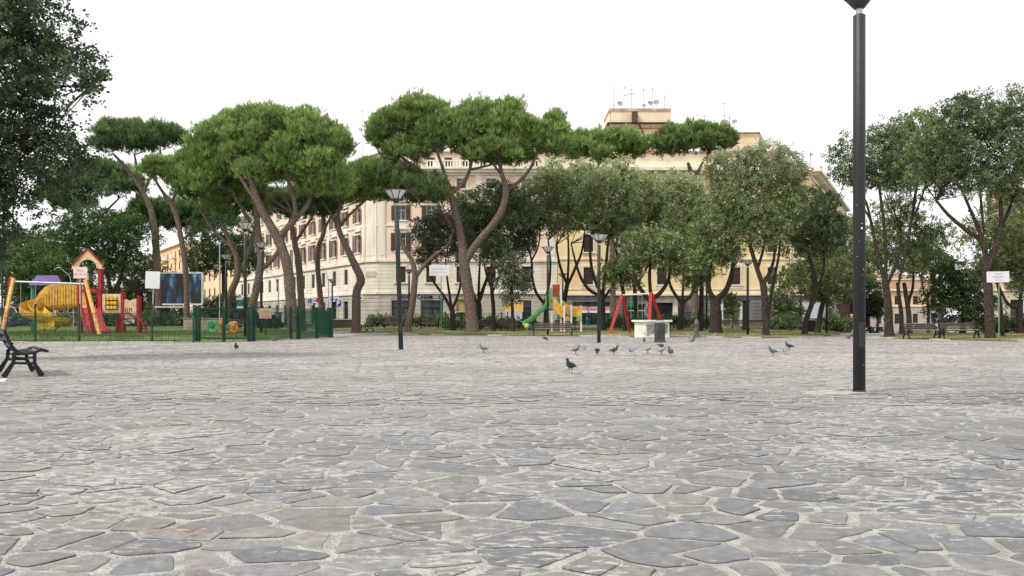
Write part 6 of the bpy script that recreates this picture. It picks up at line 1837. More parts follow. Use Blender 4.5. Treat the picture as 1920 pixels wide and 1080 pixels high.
# noughts-and-crosses panel with nine blocks
a = W_(192, 588, -0.05); c = W_(227, 551.5, -0.05)
b = MB(); b.box(((a.x + c.x) / 2, a.y, (a.z + c.z) / 2), (c.x - a.x, 0.06, c.z - a.z)); pn = b.build('game_panel', M_crm, PT_, bevel=0.02)
for i in range(3):
    for j in range(3):
        q = W_(203.2 + 6.6 * i, 560.2 + 8.2 * j, -0.14)
        m = MB(); m.box(q, (0.17, 0.14, 0.19)); m.build('game_block', M_yel2, pn, bevel=0.025)
b = MB(); px_l = [(x + 0, y) for x, y in ((199, 556.5), (222, 556.5), (222, 581), (199, 581))]
b.prism([(X(p, d_), CAMZ - (q - HZ) / F * d_) for p, q in px_l], (0, d_ - 0.086, 0), (1, 0, 0), (0, 0, 1), (0, 1, 0), 0.006); b.build('panel_recess', M_iron, pn)
# second cream panel with slots, low panels, red underboard
b = MB()
poly = [(233, 597), (233, 562), (237, 561), (243, 564), (250, 561), (256, 560), (256, 597)]
b.prism([(X(p, d_), CAMZ - (q - HZ) / F * d_) for p, q in poly], (0, d_ + 0.0, 0), (1, 0, 0), (0, 0, 1), (0, 1, 0), 0.05); o2 = b.build('slot_panel', M_crm, PT_)
b = MB()
for px in (235.5, 239, 243, 247): b.bar(W_(px, 577.5, -0.03), W_(px, 584, -0.03), 0.045, 0.02, (0, -1, 0))
b.build('slot', M_iron, o2)
b = MB(); a = W_(232, 607, 0.05); c = W_(252, 598, 0.05); b.box(((a.x + c.x) / 2, a.y, (a.z + c.z) / 2), (c.x - a.x, 0.05, c.z - a.z)); b.build('low_panel', M_bw, PT_)
b = MB(); a = W_(214, 628, 0.0); c = W_(228, 592, 0.0); b.box(((a.x + c.x) / 2, a.y + .3, (a.z + c.z) / 2), (c.x - a.x, 0.08, c.z - a.z)); b.build('back_board', M_red, PT_)
for dd in (-0.1, 1.0):
    b = MB(); b.tube([W_(232, 587, dd), W_(241, 586, dd), W_(252, 592, dd), W_(262, 600, dd), W_(270, 610, dd)], 0.045, 8); b.build('handrail', M_red, PT_)
b = MB()
for k in range(6): b.box(W_(236 + 6.0 * k, 593 + 4.6 * k, 0.45), (0.26, 1.0, 0.05))
b.build('steps', M_iron, PT_)
# purple roofed small tower with purple slide
d_ = 53.0
g2 = G(X(85, d_), d_)
T2 = thing('playground_tower', 'small playground tower with a purple roof and a purple slide behind the yellow slide', 'playground tower', (X(85, d_), d_, g2))
for px, dd in ((60, 0), (60, 1.3), (104, 0), (104, 1.3)):
    b = MB(); a = W_(px, 620, dd); a.z = g2 - 0.05; b.bar(a, W_(px, 530, dd), 0.12, 0.12, (0, -1, 0)); b.build('post', M_gpole if px == 60 else M_crm, T2)
b = MB()
rf_ = [W_(54, 535, -.4), W_(118, 535, -.4), W_(118, 535, 1.8), W_(54, 535, 1.8), W_(68, 515.5, 0.5), W_(106, 515.5, 0.5), W_(106, 515.5, 0.9), W_(68, 515.5, 0.9)]
b.add(rf_, [(3, 2, 1, 0), (4, 5, 6, 7), (0, 1, 5, 4), (1, 2, 6, 5), (2, 3, 7, 6), (3, 0, 4, 7)]); b.build('roof', M_purple, T2)
b = MB(); b.box(W_(82, 583, 0.65), (1.7, 1.4, 0.1)); b.build('platform', M_iron, T2)
b = MB(); pth, _ = smooth_path([W_(72, 590, 0.3), W_(62, 597, 0.2), W_(50, 605, -0.1), W_(36, 610, -0.3), W_(18, 612, -0.4)], [1] * 5, 4); chute(b, pth, 0.33, 0.12)
chute(b, [p - Z3 * 0.05 for p in pth], 0.35, 0.12); b.build('purple_slide', M_purple, T2)

# ---- spring rider (green and orange) 
d_ = 43.5
g3 = G(X(420, d_), d_)
SR = thing('spring_rider', 'green and orange four seat spring rider with round discs', 'spring rider', (X(418, d_), d_, g3))
def disc(px, py, r, dd, m, nm, th=0.07):
    b = MB(); c = W_(px, py, dd)
    b.prism([(r * math.cos(k * math.pi / 12), r * math.sin(k * math.pi / 12)) for k in range(24)], c, (1, 0, 0), (0, 0, 1), (0, 1, 0), th); return b.build(nm, m, SR, bevel=0.012)
disc(399, 611.5, 0.34, 0, M_pgreen, 'side_disc'); disc(396, 608, 0.17, -0.06, mat('dark_play_green', (0.03, 0.22, 0.12), 0.5, 0.1, 2), 'hub_disc')
disc(438, 614.5, 0.24, -0.02, M_orange, 'side_disc'); disc(437.5, 615, 0.11, -0.07, mat('deep_orange', (0.45, 0.12, 0.03), 0.5, 0.1, 2), 'hub_disc')
b = MB(); b.tube([W_(402, 611, 0.05), W_(436, 612, 0.05)], 0.06, 8); b.build('beam', M_pgreen, SR)
b = MB(); b.prism([(X(p, d_), CAMZ - (q - HZ) / F * d_) for p, q in ((410, 608), (412, 598), (418, 596), (421, 608))], (0, d_ + 0.05, 0), (1, 0, 0), (0, 0, 1), (0, 1, 0), 0.3); b.build('seat', M_orange, SR, bevel=0.03)
b = MB(); b.prism([(X(p, d_), CAMZ - (q - HZ) / F * d_) for p, q in ((428, 607), (432, 604), (442, 602), (444, 608), (440, 612), (432, 611))], (0, d_ + 0.05, 0), (1, 0, 0), (0, 0, 1), (0, 1, 0), 0.3); b.build('seat', M_yel, SR, bevel=0.03)
b = MB(); b.prism([(X(p, d_), CAMZ - (q - HZ) / F * d_) for p, q in ((424, 608), (430, 608), (432, 614), (427, 619), (424, 617))], (0, d_ - 0.02, 0), (1, 0, 0), (0, 0, 1), (0, 1, 0), 0.12); b.build('body', mat('dark_play_green', (0, 0, 0)), SR, bevel=0.02)
for px in (413, 427):
    b = MB(); pts = []
    for k in range(40):
        a_ = k * 0.9; c = W_(px, 612, 0.05); pts.append((c.x + 0.09 * math.cos(a_), c.y + 0.09 * math.sin(a_), g3 + (c.z - g3) * k / 39))
    b.tube(pts, 0.018, 5); b.build('spring', M_orange, SR)

# ------------------------------------------------------------------ CENTRAL SLIDE
d_ = 58.0
g4 = G(X(1050, d_), d_)
CS = thing('playground_slide', 'small climbing tower with a green slide, yellow stair sides and a red back board', 'playground slide', (X(1050, d_), d_, g4))
def cbar(nm, pts, m, w=0.12, dd=0.0):
    b = MB(); b.bar(W_(pts[0][0], pts[0][1], dd), W_(pts[1][0], pts[1][1], dd), w, w, (0, -1, 0)); b.build(nm, m, CS)
def cpoly(nm, pts, m, dd=0.0, th=0.05):
    b = MB(); b.prism([(X(p, d_), CAMZ - (q - HZ) / F * d_) for p, q in pts], (0, d_ + dd, 0), (1, 0, 0), (0, 0, 1), (0, 1, 0), th); return b.build(nm, m, CS)
for px, yt, dd in ((1034.5, 536, 0), (1052, 536, 0), (1034.5, 536, 1.1), (1052, 536, 1.1), (1058, 573, -0.6), (1071, 572, -0.3), (1089.5, 573, 0), (1071, 573, 1.0), (1089.5, 573, 1.0)):
    cbar('post', ((px, 622), (px, yt)), M_bw, 0.11, dd)
cpoly('back_board', ((1036, 533), (1051, 533), (1050, 552), (1045, 556), (1036, 556)), mat('board_red', (0.32, 0.06, 0.02), 0.6, 0.1, 2), 0.6)
cpoly('green_board', ((1045, 556), (1050, 552), (1050, 560), (1044, 560)), M_pgreen, 0.62)
cpoly('side_panel', ((1030, 544), (1033.5, 538), (1033.5, 580), (1030, 577)), M_pgreen, -0.05, 0.6)
cpoly('stair_side', ((1035.5, 559), (1038, 560), (1056, 576), (1056, 597), (1050, 593), (1036, 580)), M_yel, -0.3, 0.06)
cpoly('stair_side', ((1051, 562), (1054, 561), (1070, 573), (1070, 592), (1064, 590), (1052, 577)), M_yel, 0.7, 0.06)
b = MB()
for k in range(6): b.box(W_(1040 + 4.6 * k, 580 + 5.0 * k, 0.2), (0.25, 0.85, 0.05))
b.build('steps', M_yel, CS)
cpoly('lower_box', ((1060, 594), (1070, 594), (1070, 602), (1060, 602)), M_yel, -0.28)
cpoly('end_panel', ((1073, 574), (1090, 574), (1090, 594), (1073, 594)), M_yel, -0.05); cpoly('end_panel', ((1081, 594.5), (1090, 594.5), (1090, 602), (1079, 602)), M_pgreen, -0.05)
cpoly('low_step', ((1082, 604), (1087, 604), (1087, 607), (1082, 607)), M_redsw, -0.05)
b = MB()
pth, _ = smooth_path([W_(1032, 566, 0.25), W_(1026, 575, 0.1), W_(1010, 590, -0.1), W_(996, 602, -0.3), W_(987, 608, -0.4), W_(982, 610, -0.45)], [1] * 6, 4)
chute(b, pth, 0.30, 0.14); chute(b, [p - Z3 * 0.06 for p in pth], 0.33, 0.16); b.build('slide', M_pgreen, CS)
cpoly('platform', ((1030, 579), (1052, 579), (1052, 581.5), (1030, 581.5)), M_iron, 0.5, 1.1)
cpoly('hood', ((1022, 557), (1026, 548), (1031, 540), (1031, 566), (1022, 576)), M_pgreen, 0.0, 0.08)
# little spring toy by the slide foot
g5 = G(X(990, 56), 56)
TY = thing('spring_rider', 'tiny yellow and green toy beside the foot of the green slide', 'spring rider', (X(989, 56), 56, g5))
b = MB(); c = P(988, 611.5, 56); b.lathe([(0.0, -0.2), (0.14, -0.12), (0.18, 0.02), (0.12, 0.16), (0.0, 0.2)], (c.x, c.y, c.z), 12); b.build('body', M_yel2, TY)
b = MB(); b.tube([(c.x, c.y, g5 - .02), (c.x + .03, c.y, c.z - 0.15)], 0.05, 6); b.build('spring', M_pgreen, TY)
b = MB(); b.box((c.x + 0.22, c.y, c.z), (0.25, 0.2, 0.3)); b.build('seat', mat('toy_blue', (0.03, 0.12, 0.2), 0.5, 0.1, 2), TY, bevel=0.03)

# ------------------------------------------------------------------ RED SWING
d_ = 57.0
SW = thing('swing_set', 'red A-frame swing with a pale top bar behind the white stone block', 'swing', (X(1195, d_), d_, G(X(1195, d_), d_)))
for a_, c_ in (((1166, 553), (1143, 56.0)), ((1168, 553), (1181, 58.6)), ((1220, 550), (1216, 55.6)), ((1222, 550), (1247, 58.0))):
    b = MB(); b.bar(P(a_[0], a_[1], d_), P(c_[0], gz(c_[0], c_[1]), c_[1]), 0.20, 0.16, (0, -1, 0)); b.build('leg', M_redsw, SW, bevel=0.01)
b = MB(); b.tube([P(1166, 553.5, d_), P(1222, 550.5, d_)], 0.06, 10); b.build('top_bar', M_bw, SW)
for px in (1183, 1196, 1204):
    b = MB(); a = P(px, 552.5, d_); b.tube([a, a - Z3 * 1.7], 0.015, 5); b.build('chain', M_grey, SW)
b = MB(); c = P(1189.5, 552.5, d_) - Z3 * 1.72; b.box(c, (0.5, 0.2, 0.05)); b.build('swing_seat', M_iron, SW)

# ------------------------------------------------------------------ BILLBOARD, ADVERTISING BOARD, CONTAINERS
def art_mat(name, c_dark, c_mid, c_light, scale, diag):
    m, nt, p = _nodes(name); N = nt.nodes; L = nt.links
    tc = N.new("ShaderNodeTexCoord"); nz = N.new("ShaderNodeTexNoise"); nz.inputs['Scale'].default_value = scale; nz.inputs['Detail'].default_value = 3
    mp = N.new("ShaderNodeMapping"); mp.inputs['Rotation'].default_value = (0, R(diag), 0); mp.inputs['Scale'].default_value = (1, 1, 0.35)
    L.new(tc.outputs['Object'], mp.inputs[0]); L.new(mp.outputs[0], nz.inputs['Vector'])
    cr = N.new("ShaderNodeValToRGB"); e = cr.color_ramp.elements
    e[0].position = 0.46; e[0].color = (*c_dark, 1); e[1].position = 0.70; e[1].color = (*c_light, 1); x = e.new(0.57); x.color = (*c_mid, 1)
    L.new(nz.outputs['Fac'], cr.inputs['Fac']); L.new(cr.outputs[0], p.inputs['Base Color']); p.inputs['Roughness'].default_value = 0.5
    return m
db = 72.0
BB = thing('billboard', 'large billboard with a dark blue abstract picture in a pale frame behind the pine trunks', 'billboard', (X(340, db), db, h0(X(340, db), db)))
a = P(301, 569, db); c = P(377, 513, db); w_ = c.x - a.x; hz_ = c.z - a.z
b = MB(); b.box(((a.x + c.x) / 2, db, (a.z + c.z) / 2), (w_, 0.16, hz_)); pc_ = b.build('picture', art_mat('billboard_print', (0.006, 0.008, 0.014), (0.015, 0.05, 0.12), (0.22, 0.38, 0.52), 1.5, 45), BB)
b = MB()
for z in (a.z - 0.08, c.z + 0.06): b.box(((a.x + c.x) / 2, db, z), (w_ + 0.3, 0.26, 0.14))
for x in (a.x - 0.13, c.x + 0.13): b.box((x, db, (a.z + c.z) / 2), (0.13, 0.25, hz_))
b.box(((a.x + c.x) / 2, db - 0.3, a.z - 0.33), (w_ + 0.6, 0.5, 0.12))
b.build('frame', M_paleMetal, BB)
for f_ in (0.15, 0.5, 0.85):
    x = a.x + w_ * f_; b = MB(); b.bar((x, db + 0.1, h0(x, db) - 0.2), (x, db + 0.1, a.z), 0.18); b.build('leg', M_iron, BB)
for f_ in (0.25, 0.75):
    x = a.x + w_ * f_; b = MB(); b.tube([(x, db, c.z + .2), (x, db - .5, c.z + .55), (x, db - 1.0, c.z + .5)], 0.03, 6); b.box((x, db - 1.05, c.z + .46), (0.3, 0.2, 0.12)); b.build('floodlight', M_iron, BB)
da = 78.0
gA = h0(X(1525, da), da)
AB = thing('advertising_board', 'wide white and pale blue advertising board behind the two leaning trunks', 'advertising board', (X(1525, da), da, gA))
a = P(1499, 603, da); c = P(1549, 566, da)
b = MB(); b.box(((a.x + c.x) / 2, da, (a.z + c.z) / 2), (c.x - a.x, 0.14, c.z - a.z)); b.build('picture', art_mat('pale_map_print', (0.50, 0.58, 0.60), (0.62, 0.68, 0.70), (0.20, 0.38, 0.62), 1.3, 20), AB)
for px in (1498.3, 1549.8):
    b = MB(); x = X(px, da); b.bar((x, da, gA - 0.2), (x, da, c.z + 0.1), 0.12); b.build('post', M_bw, AB)
for px, pys in ((1494, (575, 602)), (1556, (575, 602))):
    x = X(px, da); z = h0(x, da)
    t = thing('bollard_light', ['slim post with two square white lamps left of the advertising board', 'slim post with two square white lamps right of the advertising board'][px > 1500], 'post light', (x, da, z), group='posts beside the advertising board')
    b = MB(); b.bar((x, da, z - 0.1), (x, da, P(0, 573, da).z), 0.08); b.build('post', M_iron, t)
    for py in pys: b = MB(); b.box(P(px, py, da - 0.1), (0.22, 0.14, 0.22)); b.build('lamp_box', M_bw, t)
# dark container between the leaning trunks, dark pillar
def container(px0, px1, y0, d, label, name='waste_container', cat='waste container'):
    xa, xb = X(px0, d), X(px1, d); xm = (xa + xb) / 2; g = G(xm, d); top = P(0, y0, d).z
    t = thing(name, label, cat, (xm, d, g))
    b = MB(); b.box((xm, d, (g + top) / 2 - 0.03), (xb - xa, 0.7, top - g - 0.1)); b.build('body', mat('container_black', (0.022, 0.023, 0.025), 0.5, 0.3, 2), t, bevel=0.04, segs=2)
    b = MB(); b.box((xm, d, top), (xb - xa + 0.08, 0.78, 0.09)); b.build('lid', M_pole, t, bevel=0.03)
    b = MB(); b.box((xm, d - 0.36, (g + top) / 2 + 0.1), ((xb - xa) * 0.7, 0.03, 0.1)); b.build('handle', M_pole, t)
    return t
container(1513, 1527, 598, 60, 'black waste container standing between the two leaning trunks')
container(415, 424, 588, 62, 'green black waste container behind the spring rider')
container(440, 452, 582, 66, 'tall dark cabinet in front of the turquoise signs behind the gate', 'street_cabinet', 'cabinet')
xp = X(1398.5, 64); gp = G(xp, 64)
t = thing('advertising_column', 'dark grey square pillar right of the white framed shop', 'pillar', (xp, 64, gp))
b = MB(); tp = P(0, 566, 64).z; b.box((xp, 64, (gp + tp) / 2), (0.42, 0.42, tp - gp)); b.build('shaft', M_pole, t, bevel=0.02)
b = MB(); b.box((xp, 64, tp + 0.06), (0.6, 0.6, 0.14)); b.build('cap', M_pole, t, bevel=0.02)
b = MB(); b.box((xp, 64, gp + 0.1), (0.5, 0.5, 0.24)); b.build('plinth', M_pole, t, bevel=0.02)
# turquoise direction signs
xs_, ds_ = X(449, 76), 76.0
t = thing('direction_sign', 'stack of turquoise and white direction plates behind the gate', 'road sign', (xs_, ds_, h0(xs_, ds_)))
b = MB(); b.tube([(xs_, ds_ + .06, h0(xs_, ds_)), (xs_, ds_ + .06, P(0, 556, ds_).z)], 0.04, 6); b.build('pole', M_grey, t)
for k, (py, m_) in enumerate(((560, M_bw), (565.5, mat('turquoise_plate', (0.02, 0.20, 0.20), 0.5, 0.1, 2)), (571, MATS['turquoise_plate']), (576, M_bw), (580.5, MATS['turquoise_plate']))):
    b = MB(); b.box(P(449 + (k % 2), py, ds_), (0.62, 0.03, 0.2)); b.build('plate', m_, t)
# white pole (tall) left
x_ = X(412, 58); g_ = G(x_, 58)
t = thing('plain_pole', 'tall bare grey pole left of the leaning pine behind the gate', 'pole', (x_, 58, g_))
b = MB(); b.tube([(x_, 58, g_ - .1), (x_, 58, P(0, 458, 58).z)], 0.05, 8); b.build('shaft', M_grey, t); b = MB(); b.box((x_, 58, P(0, 457, 58).z), (0.16, 0.12, 0.1)); b.build('cap', M_grey, t)
x_ = X(4, 44); g_ = G(x_, 44)
t = thing('plain_pole', 'dark thin pole at the left edge behind the orange swing', 'pole', (x_, 44, g_))
b = MB(); b.tube([(x_, 44, g_ - .1), (x_, 44, P(0, 468, 44).z)], 0.045, 8); b.build('shaft', M_pole, t); b = MB(); b.box((x_, 44, P(0, 467, 44).z), (0.14, 0.1, 0.1)); b.build('cap', M_pole, t)
# curved street lights on the left street
def arm_lamp(px, ytop, d, label, dx):
    x = X(px, d); z = h0(x, d); tz = P(0, ytop, d).z
    t = thing('arm_street_light', label, 'street light', (x, d, z), group='thin curved street lights')
    b = MB(); b.tube([(x, d, z - .1), (x, d, tz - 2.0), (x + dx * .3, d, tz - 0.6), (x + dx, d, tz)], [0.08 * d / 95, 0.06 * d / 95, 0.04 * d / 95, 0.03 * d / 95], 8); b.build('pole', M_grey, t)
    b = MB(); b.box((x + dx * 1.1, d, tz + 0.0), (0.6 * d / 95, 0.2, 0.1 * d / 95), Matrix.Rotation(R(12 if dx > 0 else -12), 3, 'Y')); b.build('lamp_head', M_grey, t, bevel=0.03)
arm_lamp(522, 507, 96, 'thin curved street light in front of the peach building, left one', -1.6)
arm_lamp(616, 494, 91, 'thin curved street light in front of the peach building, right one', -1.4)
arm_lamp(138, 502, 60, 'thin curved street light above the yellow slide', -1.0)

# ------------------------------------------------------------------ VEHICLES
M_tyre = mat('tyre', (0.02, 0.02, 0.02), 0.8, 0.2, 5)
M_rim = mat('wheel_rim', (0.45, 0.46, 0.47), 0.35, 0.1, 5, metal=0.7)
M_glassc = glass_mat('car_glass', (0.015, 0.02, 0.022), 0.05)
M_lightc = mat('car_lamp', (0.6, 0.6, 0.58), 0.2, 0.05, 5); M_tail = mat('tail_lamp', (0.4, 0.01, 0.01), 0.3, 0.05, 5)
def car(label, x, y, rz, color, kind='car', group='vehicles parked along the streets'):
    t = thing('parked_van' if kind == 'van' else 'parked_car', label, 'van' if kind == 'van' else 'car', (0, 0, 0), 0, group)
    pm = mat('car_paint_%d' % int(color[0] * 1000 + color[2] * 100), color, 0.3, 0.05, 1, spec=0.6)
    if kind == 'van':
        L = 4.9; low = [(-2.4, .32), (2.3, .32), (2.42, .6), (2.35, .95), (1.7, 1.12), (-2.42, 1.12), (-2.45, .6)]
        top = [(-2.40, 1.12), (1.75, 1.12), (1.15, 1.92), (-2.30, 1.95)]; W = 1.85
    else:
        L = 4.1; low = [(-2.0, .3), (1.95, .3), (2.05, .5), (1.98, .72), (1.1, .9), (-1.9, .93), (-2.04, .6)]
        top = [(-1.85, .91), (1.1, .88), (.45, 1.42), (-1.35, 1.46)]; W = 1.68
    b = MB(); b.prism(low, (0, 0, 0), (1, 0, 0), (0, 0, 1), (0, 1, 0), W); bo = b.build('body', pm, t, bevel=0.07, segs=2)
    # tapered cabin: glass block with painted roof and pillars
    b = MB(); n = len(top); z0 = top[0][1]; z1 = max(p[1] for p in top); vs = []
    for s in (-1, 1):
        for (px, pz) in top:
            k = (pz - z0) / (z1 - z0); vs.append((px, s * (W / 2 - 0.03 - 0.16 * k), pz))
    b.add(vs, [tuple(reversed(range(n))), tuple(range(n, 2 * n))] + [(i, (i + 1) % n, n + (i + 1) % n, n + i) for i in range(n)])
    b.build('windows', M_glassc, bo)
    b = MB(); rx0, rx1 = top[3][0], top[2][0]
    b.box(((rx0 + rx1) / 2, 0, z1 + 0.01), (rx1 - rx0 + 0.04, W - 0.34, 0.06))
    for s in (-1, 1):
        yb, yt = s * (W / 2 - 0.02), s * (W / 2 - 0.18)
        b.bar((top[1][0], yb, z0), (top[2][0], yt, z1), 0.06); b.bar((top[0][0], yb, z0), (top[3][0], yt, z1), 0.12 if kind != 'van' else 0.2)
        m_ = (top[1][0] + top[0][0]) / 2; b.bar((m_ + .1, yb, z0), (m_, yt, z1), 0.08)
        if kind == 'van': b.add([(top[0][0] + .1, yb * 1.0, z0), (m_ - .1, yb, z0), (m_ - .2, yt * 1.02, z1), (top[3][0] + .1, yt * 1.02, z1)], [(0, 1, 2, 3)])
    b.build('roof', pm, bo, bevel=0.015)
    for wx in (low[0][0] + 0.72, low[1][0] - 0.78):
        for s in (-1, 1):
            b = MB(); r = 0.31
            prof = [(0.0, -0.1), (r * .9, -0.1), (r, -0.07), (r, 0.07), (r * .9, 0.1), (0, 0.1)]
            b.lathe(prof, (0, 0, 0), 20); b.v = [(wx + x_, s * (W / 2 - 0.09) + z_, 0.31 + y_) for x_, y_, z_ in b.v]
            wo_ = b.build('wheel', M_tyre, t)
            b = MB(); b.lathe([(0.0, 0.0), (0.19, 0.0), (0.17, 0.02), (0, 0.03)], (0, 0, 0), 14); b.v = [(wx + x_, s * (W / 2 + 0.012) + s * z_, 0.31 + y_) for x_, y_, z_ in b.v]; b.build('rim', M_rim, wo_)
    for s in (-1, 1):
        b = MB(); b.box((low[2][0] - 0.06, s * (W / 2 - 0.26), 0.66), (0.12, 0.34, 0.14)); b.build('headlight', M_lightc, bo, bevel=0.02)
        b = MB(); b.box((low[-1][0] + 0.05, s * (W / 2 - 0.16), 0.78), (0.1, 0.2, 0.26)); b.build('tail_light', M_tail, bo, bevel=0.02)
    b = MB(); b.box((low[2][0] - 0.02, 0, 0.42), (0.1, W * 0.6, 0.14)); b.build('bumper_grille', M_iron, bo)
    t.location = (x, y, h0(x, y)); t.rotation_euler = (0, 0, rz)
    return t
car('white van parked behind the orange swing at the left edge', X(10, 74), 74, R(4), (0.55, 0.56, 0.57), 'van')
car('silver grey car partly hidden by the purple slide', X(75, 76), 76, R(185), (0.40, 0.42, 0.43))
car('silver car seen under the game panel of the red tower', X(205, 76), 76, R(6), (0.42, 0.44, 0.47))
car('pale car seen behind the blank white board', X(330, 77), 77, R(188), (0.50, 0.52, 0.52))
car('white car far left of the red board slide behind the bank hedge', X(880, 86), 86, R(0), (0.55, 0.55, 0.55))
car('dark grey car parked behind the right middle hedge', X(1290, 87), 87, R(180), (0.06, 0.065, 0.07))
car('light grey car behind the hedge of the corner shop', X(1465, 86), 86, R(0), (0.4, 0.4, 0.41))
car('silver estate car showing above the right park bench', X(1812, 78), 78, R(183), (0.44, 0.46, 0.48), 'van')
car('grey car visible just above the left park bench', X(1735, 84), 84, R(0), (0.35, 0.36, 0.4))
car('white car parked right of the big lamp post in the distance', X(1652, 98), 98, R(20), (0.55, 0.55, 0.56))
# bus
bx_, by_ = X(1600, 96), 96.0
t = thing('city_bus', 'cream and orange city bus half hidden behind the big lamp post', 'bus', (0, 0, 0))
M_busb = mat('bus_cream', (0.55, 0.50, 0.44), 0.4, 0.08, 1); M_led = mat('led_orange', (0.7, 0.25, 0.02), 0.5, 0.1, 3)
b = MB(); b.box((0, 0, 1.62), (2.4, 9.0, 2.6)); bo = b.build('body', M_busb, t, bevel=0.12, segs=2)
b = MB(); b.box((0, -4.52, 1.75), (2.1, 0.05, 1.3)); b.build('windscreen', M_glassc, bo)
b = MB(); b.box((0, -4.53, 2.62), (1.7, 0.05, 0.3)); b.build('destination_display', M_led, bo)
for s in (-1, 1):
    for k in range(5): b = MB(); b.box((s * 1.205, -3.4 + 1.7 * k, 1.95), (0.03, 1.4, 0.9)); b.build('side_window', M_glassc, bo)
    b = MB(); b.box((s * 1.21, 0, 0.75), (0.03, 8.6, 0.5)); b.build('orange_stripe', M_orange, bo)
    for yy in (-2.8, 2.6):
        b = MB(); b.lathe([(0.0, -0.14), (0.45, -0.14), (0.48, 0), (0.45, 0.14), (0, 0.14)], (0, 0, 0), 20); b.v = [(s * 1.08 + z_, yy + x_, 0.48 + y_) for x_, y_, z_ in b.v]; b.build('wheel', M_tyre, t)
    b = MB(); b.box((s * 0.85, -4.53, 0.75), (0.35, 0.06, 0.18)); b.build('headlight', M_lightc, bo)
t.location = (bx_ + 0.9, by_ + 4.5, h0(bx_, by_)); t.rotation_euler = (0, 0, R(-14))
# motor scooters parked behind the fence
def scooter():
    t = thing('parked_scooter', 'x', 'scooter')
    for x in (-0.62, 0.62):
        b = MB(); b.lathe([(0.0, -0.05), (0.2, -0.05), (0.24, -0.02), (0.24, 0.02), (0.2, 0.05), (0, 0.05)], (0, 0, 0), 16); b.v = [(x + x_, z_, 0.24 + y_) for x_, y_, z_ in b.v]; b.build('wheel', M_tyre, t)
    b = MB(); b.prism([(-.8, .35), (-.35, .28), (.1, .25), (.35, .28), (.5, .75), (.42, .95), (.3, .9), (.28, .42), (-.05, .4), (-.2, .7), (-.85, .72)], (0, 0, 0), (1, 0, 0), (0, 0, 1), (0, 1, 0), 0.3); b.build('body', M_pole, t, bevel=0.05, segs=2)
    b = MB(); b.box((-0.5, 0, 0.77), (0.7, 0.26, 0.1)); b.build('saddle', M_iron, t, bevel=0.03)
    b = MB(); b.tube([(0.62, 0, 0.24), (0.42, 0, 0.95)], 0.03, 6); b.tube([(0.36, -.3, 1.02), (0.42, 0, 0.97), (0.36, .3, 1.02)], 0.02, 6); b.build('handlebar', M_grey, t)
    b = MB(); b.prism([(.42, .9), (.5, 1.3), (.44, 1.3), (.38, .95)], (0, 0, 0), (1, 0, 0), (0, 0, 1), (0, 1, 0), 0.34); b.build('windshield', M_glassc, t)
    b = MB(); b.box((-0.85, 0, 0.95), (0.34, 0.36, 0.28)); b.build('top_box', M_iron, t, bevel=0.05)
    return t
sc0 = scooter()
for i, (px, lab) in enumerate(((487, 'black scooter at the left end of the row behind the orange panel'), (497, 'black scooter, second from left of the row behind the orange panel'), (507, 'black scooter, third from left of the row behind the orange panel'), (518, 'black scooter, second from right of the row behind the orange panel'), (529, 'black scooter at the right end of the row behind the orange panel'), (1640, 'scooter parked right of the big lamp post'), (1766, 'scooter parked between the two right park benches'))):
    o = sc0 if i == 0 else copy_tree(sc0)
    d = [64, 64.3, 64, 64.4, 64, 80, 47][i]; x = X(px, d)
    o.location = (x, d, G(x, d)); o.rotation_euler = (0, 0, R([40, 52, 44, 60, 48, 30, 70][i])); o['label'] = lab; o['group'] = 'parked scooters'

# ------------------------------------------------------------------ PIGEONS
M_pig = [mat('pigeon_grey', (0.10, 0.105, 0.12), 0.7, 0, 18, col2=(0.24, 0.25, 0.27)), mat('pigeon_dark', (0.03, 0.032, 0.038), 0.7, 0, 18, col2=(0.09, 0.095, 0.105)), mat('pigeon_pale', (0.16, 0.16, 0.17), 0.7, 0, 14, col2=(0.42, 0.42, 0.42))]
M_pink = mat('bird_leg', (0.20, 0.08, 0.07), 0.7, 0.1, 10)
def loft(b, secs, n=10, mi=None):
    vs = []; fs = []
    for (c, u, v, ru, rv) in secs:
        for k in range(n):
            a = 2 * math.pi * k / n; vs.append(Vector(c) + Vector(u) * ru * math.cos(a) + Vector(v) * rv * math.sin(a))
    for i in range(len(secs) - 1):
        for k in range(n): fs.append((i * n + k, i * n + (k + 1) % n, (i + 1) * n + (k + 1) % n, (i + 1) * n + k))
    fs.append(tuple(reversed(range(n)))); fs.append(tuple((len(secs) - 1) * n + k for k in range(n)))
    b.add(vs, fs, True, mi)
